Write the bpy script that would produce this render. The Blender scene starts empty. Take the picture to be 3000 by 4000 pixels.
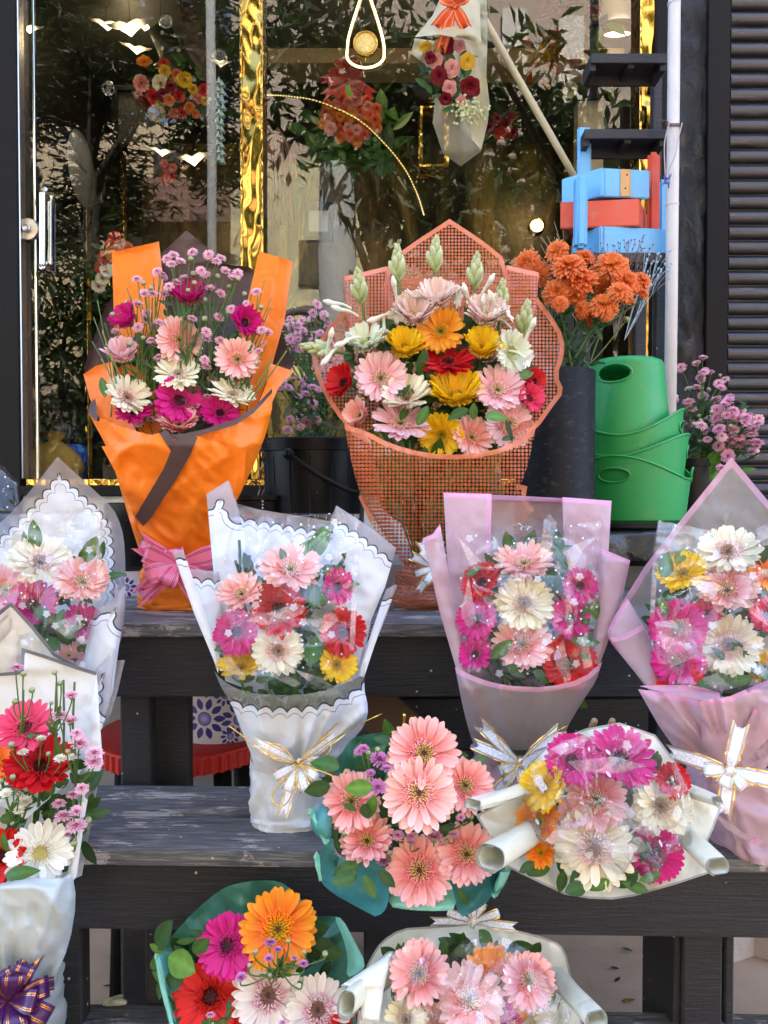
import bpy, bmesh, math, random
import numpy as np
from mathutils import Vector, Matrix, Quaternion, noise
from mathutils.geometry import delaunay_2d_cdt
R = math.radians
rng = random.Random(7)
scene = bpy.context.scene
COL = scene.collection
# ------------------------------------------------------------------ camera
CAM = Vector((0, 0, 1.25)); PITCH = R(1.3); FPX = 3000.0
cd = bpy.data.cameras.new('camera'); cam = bpy.data.objects.new('camera', cd); COL.objects.link(cam)
cam.location = CAM; cam.rotation_euler = (R(90) - PITCH, 0, 0)
cd.sensor_fit = 'VERTICAL'; cd.sensor_height = 36; cd.lens = 36 * FPX / 4000; cd.clip_start = 0.02; cd.clip_end = 400
scene.camera = cam
CP, SP = math.cos(PITCH), math.sin(PITCH)
def P(px, py, Y):
    """world point seen at photo pixel (px,py) whose world depth is Y"""
    x = (px - 1500) / FPX; z = -(py - 2000) / FPX
    t = Y / (CP + z * SP)
    return Vector((x * t, Y, CAM.z + (z * CP - SP) * t))
def PM(px, py, Yv, G=3.0):
    """point across the street whose mirror image in the glass falls at that pixel"""
    v = P(px, py, Yv); return Vector((v.x, 2 * G - Yv, v.z))
def Pn(px, py, Y):
    x = (px - 1500) / FPX; z = -(py - 2000) / FPX
    t = Y / (CP + z * SP)
    return np.stack([x * t, Y + 0 * t, CAM.z + (z * CP - SP) * t], 1)
def hx(h, k=1.0):
    h = h.lstrip('#'); o = []
    for i in (0, 2, 4):
        c = int(h[i:i + 2], 16) / 255
        o.append(k * (c / 12.92 if c <= .04045 else ((c + .055) / 1.055) ** 2.4))
    return tuple(o)
def lerp(a, b, t): return tuple(x + (y - x) * t for x, y in zip(a, b))
# ------------------------------------------------------------------ objects
ORG = {}
def tag(o, label=None, cat=None, group=None, kind=None):
    if label: o['label'] = label
    if cat: o['category'] = cat
    if group: o['group'] = group
    if kind: o['kind'] = kind
    return o
def thing(name, label, cat, loc, group=None):
    o = bpy.data.objects.new(name, None); COL.objects.link(o)
    o.location = loc; o.empty_display_size = .05; ORG[o] = Vector(loc)
    return tag(o, label, cat, group)
def mobj(name, verts, faces, mat, parent=None, smooth=True, col=None, attrs=None, uv=None, org=None):
    """mesh object from world-space vertices"""
    if org is None: org = ORG[parent] if parent is not None else Vector((0, 0, 0))
    org = Vector(org); po = ORG[parent] if parent is not None else Vector((0, 0, 0))
    V = np.array([tuple(v) for v in verts], dtype=float) - np.array(org)
    me = bpy.data.meshes.new(name); me.from_pydata(V.tolist(), [], [tuple(f) for f in faces]); me.update()
    if smooth: me.polygons.foreach_set('use_smooth', [True] * len(me.polygons))
    if col is not None:
        a = me.color_attributes.new('col', 'FLOAT_COLOR', 'POINT')
        a.data.foreach_set('color', np.array([(*c[:3], 1) for c in col], dtype=np.float32).ravel())
    for k, v in (attrs or {}).items():
        a = me.attributes.new(k, 'FLOAT', 'POINT'); a.data.foreach_set('value', np.array(v, dtype=np.float32))
    if uv is not None:
        a = me.attributes.new('puv', 'FLOAT_VECTOR', 'POINT'); a.data.foreach_set('vector', np.array([(u[0], u[1], 0) for u in uv], dtype=np.float32).ravel())
    o = bpy.data.objects.new(name, me); COL.objects.link(o)
    for m in (mat if isinstance(mat, (list, tuple)) else [mat]): me.materials.append(m)
    if parent is not None: o.parent = parent
    o.location = org - po; ORG[o] = org
    return o
def inst(name, me, parent, loc, quat, scale=1.0):
    """object with shared mesh, placed in world space under an unrotated parent"""
    o = bpy.data.objects.new(name, me); COL.objects.link(o)
    po = ORG[parent] if parent is not None else Vector((0, 0, 0))
    o.parent = parent; o.location = Vector(loc) - po
    o.rotation_mode = 'QUATERNION'; o.rotation_quaternion = quat; o.scale = (scale,) * 3
    ORG[o] = Vector(loc); return o
class MB:
    def __init__(s): s.v = []; s.f = []; s.c = []
    def add(s, v, f, c=None):
        b = len(s.v); s.v += [tuple(x) for x in v]; s.f += [tuple(i + b for i in q) for q in f]
        if c is not None: s.c += list(c)
    def box(s, lo, hi, M=None, bev=.003, seg=1):
        bm = bmesh.new(); bmesh.ops.create_cube(bm, size=1)
        c = [(a + b) / 2 for a, b in zip(lo, hi)]; d = [abs(b - a) for a, b in zip(lo, hi)]
        for v in bm.verts: v.co = Vector((c[i] + v.co[i] * d[i] for i in range(3)))
        if bev: bmesh.ops.bevel(bm, geom=bm.edges[:], offset=min(bev, min(d) * .45), segments=seg, affect='EDGES')
        if M is not None: bm.transform(M)
        bm.verts.index_update(); s.add([v.co.copy() for v in bm.verts], [[v.index for v in f.verts] for f in bm.faces]); bm.free()
    def quadbox(s, q, thick):
        """slab whose top is quad q (4 world points, ccw from above)"""
        q = [Vector(x) for x in q]; n = (q[1] - q[0]).cross(q[3] - q[0]).normalized() * thick
        bm = bmesh.new(); a = [bm.verts.new(x) for x in q]; b = [bm.verts.new(x - n) for x in q]
        bm.faces.new(a); bm.faces.new(b[::-1])
        for i in range(4): bm.faces.new((a[i], b[i], b[(i + 1) % 4], a[(i + 1) % 4]))
        bmesh.ops.recalc_face_normals(bm, faces=bm.faces[:])
        bmesh.ops.bevel(bm, geom=bm.edges[:], offset=.003, segments=2, affect='EDGES')
        bm.verts.index_update(); s.add([v.co.copy() for v in bm.verts], [[v.index for v in f.verts] for f in bm.faces]); bm.free()
    def tube(s, pts, rad, n=6, cap=True, col=None):
        pts = [Vector(p) for p in pts]; m = len(pts)
        if not isinstance(rad, (list, tuple)): rad = [rad] * m
        t0 = (pts[1] - pts[0]).normalized()
        u = t0.orthogonal().normalized(); V = []; F = []
        for i, p in enumerate(pts):
            t = (pts[min(i + 1, m - 1)] - pts[max(i - 1, 0)])
            t = t.normalized() if t.length > 1e-9 else t0
            u = (u - t * u.dot(t)); u = u.normalized() if u.length > 1e-6 else t.orthogonal().normalized()
            w = t.cross(u)
            for k in range(n):
                a = 2 * math.pi * k / n; V.append(p + (u * math.cos(a) + w * math.sin(a)) * rad[i])
        for i in range(m - 1):
            for k in range(n):
                F.append((i * n + k, i * n + (k + 1) % n, (i + 1) * n + (k + 1) % n, (i + 1) * n + k))
        if cap: F.append(tuple(range(n))[::-1]); F.append(tuple((m - 1) * n + k for k in range(n)))
        s.add(V, F, [col] * len(V) if col is not None else None)
    def lathe(s, c, prof, n=32, closed=False, axis=None, sq=None):
        """prof: list of (r,z) about vertical axis through c"""
        V = []; F = []; c = Vector(c); q = axis or Quaternion()
        for r, z in prof:
            for k in range(n):
                a = 2 * math.pi * k / n; V.append(c + q @ Vector((r * math.cos(a), r * math.sin(a), z)))
        for i in range(len(prof) - 1):
            for k in range(n): F.append((i * n + k, i * n + (k + 1) % n, (i + 1) * n + (k + 1) % n, (i + 1) * n + k))
        if closed: F.append(tuple(range(n))[::-1]); F.append(tuple((len(prof) - 1) * n + k for k in range(n)))
        s.add(V, F)
    def obj(s, name, mat, parent=None, smooth=False, **k):
        return mobj(name, s.v, s.f, mat, parent, smooth, col=s.c if s.c else None, **k)
def shade_auto(o, ang=35):
    me = o.data; me.polygons.foreach_set('use_smooth', [True] * len(me.polygons))
    bm = bmesh.new(); bm.from_mesh(me)
    for e in bm.edges: e.smooth = (len(e.link_faces) == 2 and e.calc_face_angle(0) < R(ang))
    bm.to_mesh(me); bm.free(); return o
def smooth_path(pts, n=6):
    pts = [Vector(p) for p in pts]; out = []
    for i in range(len(pts) - 1):
        p0 = pts[max(i - 1, 0)]; p1 = pts[i]; p2 = pts[i + 1]; p3 = pts[min(i + 2, len(pts) - 1)]
        for k in range(n):
            t = k / n
            out.append(.5 * ((2 * p1) + (p2 - p0) * t + (2 * p0 - 5 * p1 + 4 * p2 - p3) * t * t + (3 * p1 - p0 - 3 * p2 + p3) * t ** 3))
    out.append(pts[-1]); return out
# ------------------------------------------------------------------ node helpers
class NT:
    def __init__(s, name):
        s.m = bpy.data.materials.new(name); s.m.use_nodes = True; s.t = s.m.node_tree; s.t.nodes.clear()
        s.out = s.t.nodes.new('ShaderNodeOutputMaterial')
    def n(s, typ, **kw):
        nd = s.t.nodes.new(typ)
        for k, v in kw.items():
            if k.startswith('i_'): s.set(nd, k[2:].replace('_', ' '), v)
            else: setattr(nd, k, v)
        return nd
    def set(s, nd, key, v):
        sock = nd.inputs[key] if not (isinstance(key, str) and key.isdigit()) else nd.inputs[int(key)]
        if isinstance(v, bpy.types.NodeSocket): s.t.links.new(v, sock)
        elif isinstance(v, (tuple, list)) and len(v) == 3 and sock.type == 'RGBA': sock.default_value = (*v, 1)
        else: sock.default_value = v
    def math(s, op, a, b=None, c=None):
        nd = s.t.nodes.new('ShaderNodeMath'); nd.operation = op
        for i, v in enumerate((a, b, c)):
            if v is not None: s.set(nd, str(i), v)
        return nd.outputs[0]
    def mix(s, fac, a, b):
        nd = s.t.nodes.new('ShaderNodeMix'); nd.data_type = 'RGBA'
        s.set(nd, '0', fac)
        for i, v in ((6, a), (7, b)):
            if isinstance(v, bpy.types.NodeSocket): s.t.links.new(v, nd.inputs[i])
            else: nd.inputs[i].default_value = (*v[:3], 1)
        return nd.outputs[2]
    def ramp(s, fac, stops, interp='LINEAR'):
        nd = s.t.nodes.new('ShaderNodeValToRGB'); s.t.links.new(fac, nd.inputs[0]); cr = nd.color_ramp; cr.interpolation = interp
        while len(cr.elements) < len(stops): cr.elements.new(.5)
        for e, (p, c) in zip(cr.elements, stops):
            e.position = p; e.color = (*c, 1) if isinstance(c, tuple) else (c, c, c, 1)
        return nd.outputs[0]
    def noise(s, scale, detail=4, rough=.55, vec=None, dist=0):
        nd = s.n('ShaderNodeTexNoise'); nd.inputs['Scale'].default_value = scale; nd.inputs['Detail'].default_value = detail
        nd.inputs['Roughness'].default_value = rough; nd.inputs['Distortion'].default_value = dist
        if vec is not None: s.t.links.new(vec, nd.inputs['Vector'])
        return nd.outputs[0]
    def coord(s, kind='Object', scale=(1, 1, 1)):
        tc = s.n('ShaderNodeTexCoord'); mp = s.n('ShaderNodeMapping'); mp.inputs['Scale'].default_value = scale
        s.t.links.new(tc.outputs[kind], mp.inputs[0]); return mp.outputs[0]
    def attr(s, name, out='Fac'):
        nd = s.n('ShaderNodeAttribute'); nd.attribute_name = name; return nd.outputs[out]
    def bump(s, h, strength=.3, dist=.01):
        nd = s.n('ShaderNodeBump'); nd.inputs['Strength'].default_value = strength; nd.inputs['Distance'].default_value = dist
        s.t.links.new(h, nd.inputs['Height']); return nd.outputs[0]
    def pbr(s, col, rough=.5, metal=0, normal=None, spec=.5, emit=None, estr=0, coat=0, alpha=None):
        b = s.n('ShaderNodeBsdfPrincipled')
        s.set(b, 'Base Color', col); s.set(b, 'Roughness', rough); s.set(b, 'Metallic', metal); s.set(b, 'Specular IOR Level', spec)
        if normal is not None: s.set(b, 'Normal', normal)
        if emit is not None: s.set(b, 'Emission Color', emit); b.inputs['Emission Strength'].default_value = estr
        if coat: b.inputs['Coat Weight'].default_value = coat; b.inputs['Coat Roughness'].default_value = .15
        if alpha is not None: s.set(b, 'Alpha', alpha)
        return b.outputs[0]
    def mixs(s, fac, a, b):
        nd = s.n('ShaderNodeMixShader'); s.set(nd, '0', fac); s.t.links.new(a, nd.inputs[1]); s.t.links.new(b, nd.inputs[2]); return nd.outputs[0]
    def transp(s, col=(1, 1, 1)):
        nd = s.n('ShaderNodeBsdfTransparent'); s.set(nd, 'Color', col); return nd.outputs[0]
    def transl(s, col, normal=None):
        nd = s.n('ShaderNodeBsdfTranslucent'); s.set(nd, 'Color', col); return nd.outputs[0]
    def glossy(s, rough=.05, col=(1, 1, 1), normal=None):
        nd = s.n('ShaderNodeBsdfAnisotropic'); s.set(nd, 'Color', col); s.set(nd, 'Roughness', rough)
        if normal is not None: s.set(nd, 'Normal', normal)
        return nd.outputs[0]
    def fres(s, blend=.3, normal=None):
        nd = s.n('ShaderNodeLayerWeight'); nd.inputs['Blend'].default_value = blend
        if normal is not None: s.set(nd, 'Normal', normal)
        return nd.outputs['Fresnel']
    def end(s, sh): s.t.links.new(sh, s.out.inputs[0]); return s.m
# ------------------------------------------------------------------ materials
def m_plain(name, col, rough=.5, metal=0, var=.12, scale=30, bump=.15, spec=.5, coat=0):
    n = NT(name); c = n.coord()
    f = n.noise(scale, 5, .6, c)
    k = n.mix(f, tuple(x * (1 - var) for x in col), tuple(min(1, x * (1 + var)) for x in col))
    nb = n.bump(n.noise(scale * 4, 3, .6, c), bump, .004) if bump else None
    rr = n.math('ADD', rough - .08, n.math('MULTIPLY', f, .16))
    return n.end(n.pbr(k, rr, metal, nb, spec, coat=coat))
def m_emit(name, col, s):
    n = NT(name); e = n.n('ShaderNodeEmission'); n.set(e, 'Color', col); e.inputs[1].default_value = s; return n.end(e.outputs[0])
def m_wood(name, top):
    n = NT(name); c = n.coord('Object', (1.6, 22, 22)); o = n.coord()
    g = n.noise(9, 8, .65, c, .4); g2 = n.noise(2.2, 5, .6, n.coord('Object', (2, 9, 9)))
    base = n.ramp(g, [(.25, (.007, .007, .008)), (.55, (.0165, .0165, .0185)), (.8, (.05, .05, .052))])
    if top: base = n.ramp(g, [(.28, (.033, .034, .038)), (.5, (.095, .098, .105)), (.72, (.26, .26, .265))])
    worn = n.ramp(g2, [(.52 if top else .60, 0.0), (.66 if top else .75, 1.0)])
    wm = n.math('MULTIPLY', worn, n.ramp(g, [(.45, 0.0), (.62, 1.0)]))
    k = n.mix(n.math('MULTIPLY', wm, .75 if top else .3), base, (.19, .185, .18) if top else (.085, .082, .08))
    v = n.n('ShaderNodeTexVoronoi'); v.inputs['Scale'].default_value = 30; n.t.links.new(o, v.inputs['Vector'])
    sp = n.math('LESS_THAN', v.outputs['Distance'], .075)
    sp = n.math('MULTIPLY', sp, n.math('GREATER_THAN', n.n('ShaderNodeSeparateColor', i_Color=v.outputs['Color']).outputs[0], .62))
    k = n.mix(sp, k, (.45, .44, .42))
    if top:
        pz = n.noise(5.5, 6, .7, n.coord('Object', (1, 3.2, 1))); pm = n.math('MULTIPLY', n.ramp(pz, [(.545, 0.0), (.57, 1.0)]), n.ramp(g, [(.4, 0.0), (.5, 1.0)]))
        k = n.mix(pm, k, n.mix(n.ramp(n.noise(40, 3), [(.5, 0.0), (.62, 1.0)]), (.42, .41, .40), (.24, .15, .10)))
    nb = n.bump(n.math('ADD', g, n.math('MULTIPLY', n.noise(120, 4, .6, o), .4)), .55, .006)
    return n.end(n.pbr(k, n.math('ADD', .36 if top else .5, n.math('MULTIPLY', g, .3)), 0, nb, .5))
def m_ground():
    n = NT('concrete_floor'); o = n.coord()
    a = n.noise(1.6, 8, .62, o); b = n.noise(45, 5, .6, o); d = n.noise(7, 6, .7, o)
    k = n.ramp(a, [(.3, (.27, .175, .105)), (.55, (.43, .29, .185)), (.75, (.53, .38, .26))])
    k = n.mix(n.math('MULTIPLY', b, .35), k, (.54, .43, .33))
    k = n.mix(n.ramp(d, [(.66, 0.0), (.74, .7)]), k, (.10, .085, .07))
    return n.end(n.pbr(k, .85, 0, n.bump(b, .4, .004), .3))
def m_petal(name='petal', tr=.22, rough=.5):
    n = NT(name); c = n.attr('col', 'Color')
    p = n.pbr(c, rough, spec=.35); t = n.transl(c)
    return n.end(n.mixs(tr, p, t))
def m_leaf():
    n = NT('leaf'); c = n.attr('col', 'Color'); o = n.coord()
    k = n.mix(n.math('MULTIPLY', n.noise(60, 4, .6, o), .5), c, (.012, .03, .008))
    return n.end(n.mixs(.18, n.pbr(k, .42, spec=.28, normal=n.bump(n.noise(120, 3, .6, o), .25, .002)), n.transl(n.mix(.5, c, (.12, .25, .02)))))
def m_paper(name, col, opac=1.0, trans=.25, rough=.45, border=None, spec=.4, gloss=0, inside=None, mott=.05):
    """wrapping paper / frosted film. border=(width_m, colour, opacity); ed = distance from the trimmed edge"""
    n = NT(name); o = n.coord()
    f = n.noise(14, 4, .6, o)
    k = n.mix(f, tuple(x * (1 - mott) for x in col), tuple(min(.95, x * (1 + mott)) for x in col)); al = opac
    if inside is not None:
        bf = n.n('ShaderNodeNewGeometry').outputs['Backfacing']; k = n.mix(bf, k, inside)
    if border:
        m = n.math('LESS_THAN', n.attr('ed'), border[0]); k = n.mix(m, k, border[1])
        al = n.math('ADD', opac, n.math('MULTIPLY', m, border[2] - opac))
    rd = n.math('ABSOLUTE', n.math('SUBTRACT', n.noise(17, 3, .5, o, .6), .5)); rd2 = n.math('ABSOLUTE', n.math('SUBTRACT', n.noise(38, 3, .5, o, .4), .5))
    nb = n.bump(n.math('ADD', n.math('MULTIPLY', rd, 1.0), n.math('MULTIPLY', rd2, .35)), .5, .010)
    s = n.mixs(trans, n.pbr(k, rough, spec=spec, normal=nb), n.transl(k))
    if border or opac < 1: s = n.mixs(al, n.transp(), s)
    if gloss: s = n.mixs(n.math('MULTIPLY', n.fres(.25), gloss), s, n.glossy(.12))
    return n.end(s)
def m_scallop(name, col=(.73, .775, .84), out_col=(.42, .385, .395), out_op=.6, d0=.030):
    n = NT(name); o = n.coord(); ed = n.attr('ed'); es = n.attr('es')
    sc = n.math('ABSOLUTE', n.math('SINE', n.math('MULTIPLY', es, math.pi / .023)))
    def line(off, amp): return n.math('SUBTRACT', d0 + off, n.math('MULTIPLY', n.math('POWER', sc, .75), amp))
    f1 = line(0, .0095); f2 = line(.0105, .0085)
    ins = n.math('GREATER_THAN', ed, f1)
    l1 = n.math('LESS_THAN', n.math('ABSOLUTE', n.math('SUBTRACT', ed, f1)), .0015)
    l2 = n.math('LESS_THAN', n.math('ABSOLUTE', n.math('SUBTRACT', ed, f2)), .0010)
    k = n.mix(ins, out_col, n.mix(n.noise(9, 4, .6, o), tuple(x * .94 for x in col), col))
    k = n.mix(n.math('MULTIPLY', l2, .75), k, (.2, .17, .17)); k = n.mix(l1, k, (.02, .035, .05))
    al = n.math('MAXIMUM', n.math('ADD', out_op, n.math('MULTIPLY', ins, .98 - out_op)), n.math('MULTIPLY', l1, .95))
    s = n.mixs(.15, n.pbr(k, .5, spec=.4, normal=n.bump(n.noise(30, 4, .6, o), .12, .006)), n.transl(k))
    return n.end(n.mixs(al, n.transp(), s))
def m_cello(name='cellophane', haze=.02, prints=True, tint=(.86, .9, .98)):
    n = NT(name); o = n.coord(); uv = n.attr('puv', 'Vector')
    h = n.noise(11, 4, .55, n.coord('Object', (1, 1, .5)), .9); h2 = n.noise(60, 3, .6, o, .6)
    cr = n.math('ABSOLUTE', n.math('SUBTRACT', h, .5))
    nb = n.bump(n.math('ADD', n.math('MULTIPLY', cr, .5), n.math('MULTIPLY', h2, .05)), .35, .02)
    base = n.mixs(haze, n.transp((.99, .992, .994)), n.mixs(.5, n.pbr(tint, .4), n.transl(tint)))
    g = n.glossy(.07, (1, 1, 1), nb)
    wl = n.noise(11, 3, .6, n.coord('Object', (1.2, 1, .5)), 1.6); wl = n.math('MULTIPLY', n.math('LESS_THAN', n.math('ABSOLUTE', n.math('SUBTRACT', wl, .5)), .0035), n.math('GREATER_THAN', h2, .5))
    base = n.mixs(n.math('MULTIPLY', wl, .4), base, n.pbr((.85, .88, .92), .3))
    s = n.mixs(n.math('MINIMUM', .8, n.math('ADD', .04, n.math('MULTIPLY', n.fres(.2, nb), .7))), base, g)
    if prints:
        def vor(scale, rnd, loc=(0, 0, 0)):
            mp = n.n('ShaderNodeMapping'); mp.inputs['Location'].default_value = loc; n.t.links.new(uv, mp.inputs[0])
            v = n.n('ShaderNodeTexVoronoi'); v.voronoi_dimensions = '2D'; v.inputs['Scale'].default_value = scale; v.inputs['Randomness'].default_value = rnd
            n.t.links.new(mp.outputs[0], v.inputs['Vector']); return v, mp.outputs[0]
        v, _ = vor(44, .75); rr = n.n('ShaderNodeSeparateColor', i_Color=v.outputs['Color'])
        dots = n.math('MULTIPLY', n.math('LESS_THAN', v.outputs['Distance'], .085), n.math('GREATER_THAN', rr.outputs[0], .6))
        def rose(loc, scale, keep, rad):
            v2, vec = vor(scale, .8, loc); sub = n.n('ShaderNodeVectorMath', operation='SUBTRACT'); n.t.links.new(vec, sub.inputs[0])
            sc2 = n.n('ShaderNodeVectorMath', operation='SCALE'); n.t.links.new(v2.outputs['Position'], sc2.inputs[0]); sc2.inputs['Scale'].default_value = 1.0
            n.t.links.new(sc2.outputs[0], sub.inputs[1]); sp = n.n('ShaderNodeSeparateXYZ'); n.t.links.new(sub.outputs[0], sp.inputs[0])
            ang = n.math('ARCTAN2', sp.outputs[1], sp.outputs[0]); ln = n.n('ShaderNodeVectorMath', operation='LENGTH'); n.t.links.new(sub.outputs[0], ln.inputs[0]); d = ln.outputs['Value']
            edge = n.math('ADD', rad * .82, n.math('MULTIPLY', n.math('SINE', n.math('MULTIPLY', ang, 5)), rad * .12))
            k2 = n.n('ShaderNodeSeparateColor', i_Color=v2.outputs['Color'])
            ok = n.math('GREATER_THAN', k2.outputs[0], keep)
            m = n.math('MULTIPLY', n.math('LESS_THAN', d, edge), ok)
            sw = n.math('GREATER_THAN', n.math('SINE', n.math('ADD', n.math('MULTIPLY', d, 2300), n.math('MULTIPLY', ang, 2))), -.55)
            return m, sw
        m1, sw = rose((0, 0, 0), 17, .45, .0075)
        m2, sw2 = rose((.37, .21, 0), 15, .6, .0060)
        wm = n.math('MAXIMUM', dots, n.math('MULTIPLY', m1, n.math('ADD', .45, n.math('MULTIPLY', sw, .3))))
        wsh = n.mixs(.35, n.pbr((.85, .87, .92), .5), n.transl((.8, .85, .92)))
        s = n.mixs(n.math('MULTIPLY', wm, .85), s, wsh)
        t = n.math('MULTIPLY', n.math('MULTIPLY', m2, n.math('SUBTRACT', 1, sw2)), .75)
        s = n.mixs(t, s, n.pbr((.03, .27, .25), .4))
    return n.end(s)
def m_mesh_wrap():
    n = NT('dotted_wrap'); uv = n.attr('puv', 'Vector'); o = n.coord()
    pit = .0083
    def grid(loc):
        mp = n.n('ShaderNodeMapping'); mp.inputs['Location'].default_value = loc; mp.inputs['Scale'].default_value = (1 / pit, 1 / (pit * 1.0), 1); n.t.links.new(uv, mp.inputs[0])
        f = n.n('ShaderNodeVectorMath', operation='FRACTION'); n.t.links.new(mp.outputs[0], f.inputs[0])
        s = n.n('ShaderNodeVectorMath', operation='SUBTRACT'); n.t.links.new(f.outputs[0], s.inputs[0]); s.inputs[1].default_value = (.5, .5, 0)
        mk = n.n('ShaderNodeVectorMath', operation='MULTIPLY'); n.t.links.new(s.outputs[0], mk.inputs[0]); mk.inputs[1].default_value = (1, 1, 0)
        l = n.n('ShaderNodeVectorMath', operation='LENGTH'); n.t.links.new(mk.outputs[0], l.inputs[0]); return l.outputs['Value']
    m = n.math('LESS_THAN', grid((0, 0, 0)), .40)
    bd = n.math('LESS_THAN', n.attr('ed'), .0105)
    k = n.mix(bd, (.61, .16, .055), (.78, .235, .11))
    al = n.math('MAXIMUM', n.math('MULTIPLY', m, .93), n.math('MULTIPLY', bd, .92)); al = n.math('MAXIMUM', al, .05)
    ink = n.mixs(.28, n.pbr(k, .4), n.transl(k))
    s = n.mixs(al, n.transp((.99, .97, .96)), ink)
    nb = n.bump(n.noise(26, 4, .6, o, .8), .4, .01)
    return n.end(n.mixs(n.math('ADD', .006, n.math('MULTIPLY', n.fres(.14, nb), .35)), s, n.glossy(.1, (1, 1, 1), nb)))
def m_ribbon(name, col, line, gold=True, opac=1.0, lines=(.16, .24, .76, .84), lw=.022, floral=False):
    n = NT(name); rv = n.attr('rv'); o = n.coord(); m = None
    for c in lines:
        k = n.math('LESS_THAN', n.math('ABSOLUTE', n.math('SUBTRACT', rv, c)), lw); m = k if m is None else n.math('MAXIMUM', m, k)
    nb = n.bump(n.noise(40, 3, .6, o), .25, .01)
    base = n.mixs(.25, n.pbr(col, .28, normal=nb, spec=.6), n.transl(col))
    if opac < 1: base = n.mixs(opac, n.transp(), base)
    if floral:
        v = n.n('ShaderNodeTexVoronoi', feature='DISTANCE_TO_EDGE'); v.inputs['Scale'].default_value = 130; n.t.links.new(o, v.inputs['Vector'])
        mid = n.math('LESS_THAN', n.math('ABSOLUTE', n.math('SUBTRACT', rv, .5)), .3)
        base = n.mixs(n.math('MULTIPLY', mid, n.math('SUBTRACT', .95, n.math('MULTIPLY', n.math('LESS_THAN', v.outputs['Distance'], .05), .4))), base, n.pbr((.84, .85, .9), .4))
    l = n.pbr(line, .22, 1 if gold else 0)
    return n.end(n.mixs(m, base, l))
def m_glass():
    n = NT('window_glass'); o = n.coord()
    nb = n.bump(n.noise(1.3, 2, .5, o), .012, .05)
    return n.end(n.mixs(n.math('ADD', .043, n.math('MULTIPLY', n.fres(.25, nb), .45)), n.transp((.86, .88, .86)), n.glossy(.004, (1, 1, 1), nb)))
def m_gold(name, sc=9, st=.9):
    n = NT(name); c = n.coord('Object', (1, 1, .6))
    h = n.noise(sc, 1, .4, c, .8)
    return n.end(n.pbr((.46, .29, .07), .09, 1, n.bump(h, st, .03) if st else None))
def m_stone():
    n = NT('black_stone'); o = n.coord('Object', (1, 1, .55))
    h = n.noise(14, 7, .62, o, .8); k = n.ramp(h, [(.35, (.008, .008, .009)), (.6, (.02, .02, .021)), (.68, (.06, .05, .042))])
    return n.end(n.pbr(k, .5, 0, n.bump(h, 1, .03), .25))
def m_pipe():
    n = NT('pvc_pipe'); o = n.coord()
    k = n.mix(n.ramp(n.noise(6, 6, .7, o), [(.45, 0.0), (.75, .55)]), (.52, .495, .475), (.36, .31, .27))
    k = n.mix(n.ramp(n.noise(38, 4, .7, n.coord('Object', (1, 1, 3))), [(.70, 0.0), (.74, .7)]), k, (.2, .18, .17))
    return n.end(n.pbr(k, .5, 0, n.bump(n.noise(50, 3), .1, .003)))
def m_paint(name, col, worn=(.42, .25, .11)):
    n = NT(name); o = n.coord()
    k = n.mix(n.noise(8, 5, .6, n.coord('Object', (1, 1, 6))), tuple(x * .88 for x in col), col)
    w = n.ramp(n.noise(24, 6, .75, o), [(.64, 0.0), (.68, .8)]); k = n.mix(n.ramp(n.noise(14, 6, .7, o), [(.45, 0.0), (.75, .3)]), k, (.25, .22, .2))
    k = n.mix(w, k, worn)
    return n.end(n.pbr(k, .48, 0, n.bump(n.noise(20, 5, .6, n.coord('Object', (1, 1, 8))), .18, .004)))
def m_bin():
    n = NT('green_plastic'); o = n.coord()
    k = n.mix(n.noise(5, 5, .65, o), (.014, .26, .06), (.022, .34, .09))
    k = n.mix(n.ramp(n.noise(22, 7, .8, o), [(.52, 0.0), (.66, .45)]), k, (.13, .26, .1)); k = n.mix(n.ramp(n.noise(60, 6, .8, n.coord('Object', (1, 1, .3))), [(.62, 0.0), (.70, .35)]), k, (.25, .38, .2))
    return n.end(n.mixs(.08, n.pbr(k, .48, 0, n.bump(n.noise(70, 3), .06, .003)), n.transl((.03, .5, .1))))
def m_blackplastic(name='black_plastic', rough=.38, scuff=.5, th=.62):
    n = NT(name); o = n.coord()
    sc = n.ramp(n.noise(28, 7, .8, n.coord('Object', (1, 1, 2.5))), [(th, 0.0), (th + .13, scuff)])
    v = n.n('ShaderNodeTexVoronoi'); v.inputs['Scale'].default_value = 45; n.t.links.new(o, v.inputs['Vector'])
    sp = n.math('MULTIPLY', n.math('LESS_THAN', v.outputs['Distance'], .08), n.math('GREATER_THAN', n.n('ShaderNodeSeparateColor', i_Color=v.outputs['Color']).outputs[0], .8))
    k = n.mix(sc, (.006, .006, .0066), (.055, .055, .057)); k = n.mix(n.math('MULTIPLY', sp, .7), k, (.3, .32, .34))
    return n.end(n.pbr(k, rough, 0, n.bump(n.noise(40, 4), .15, .004), .18))
M = {}
M['wood_top'] = m_wood('worn_black_wood_top', True); M['wood'] = m_wood('black_painted_wood', False)
M['ground'] = m_ground(); M['petal'] = m_petal(); M['leaf'] = m_leaf(); M['stem'] = m_petal('stem', .1, .45)
M['orange'] = m_paper('orange_paper', (.92, .215, .008), 1, .18, .38, inside=None)
M['brown'] = m_paper('dark_brown_paper', (.075, .042, .038), 1, .04, .5)
M['mesh'] = m_mesh_wrap()
M['scallop'] = m_scallop('scalloped_white_paper'); M['scallop_f'] = m_scallop('scalloped_white_paper_front', out_op=.42, out_col=(.40, .42, .38))
M['scallop_r'] = m_scallop('scalloped_white_roll', d0=.024)
PB = (.0085, (.78, .43, .60), .93)
M['pinkfilm'] = m_paper('frosted_pink_film', (.73, .51, .59), .80, .35, .38, border=(.0085, (.80, .42, .59), .95))
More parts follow.
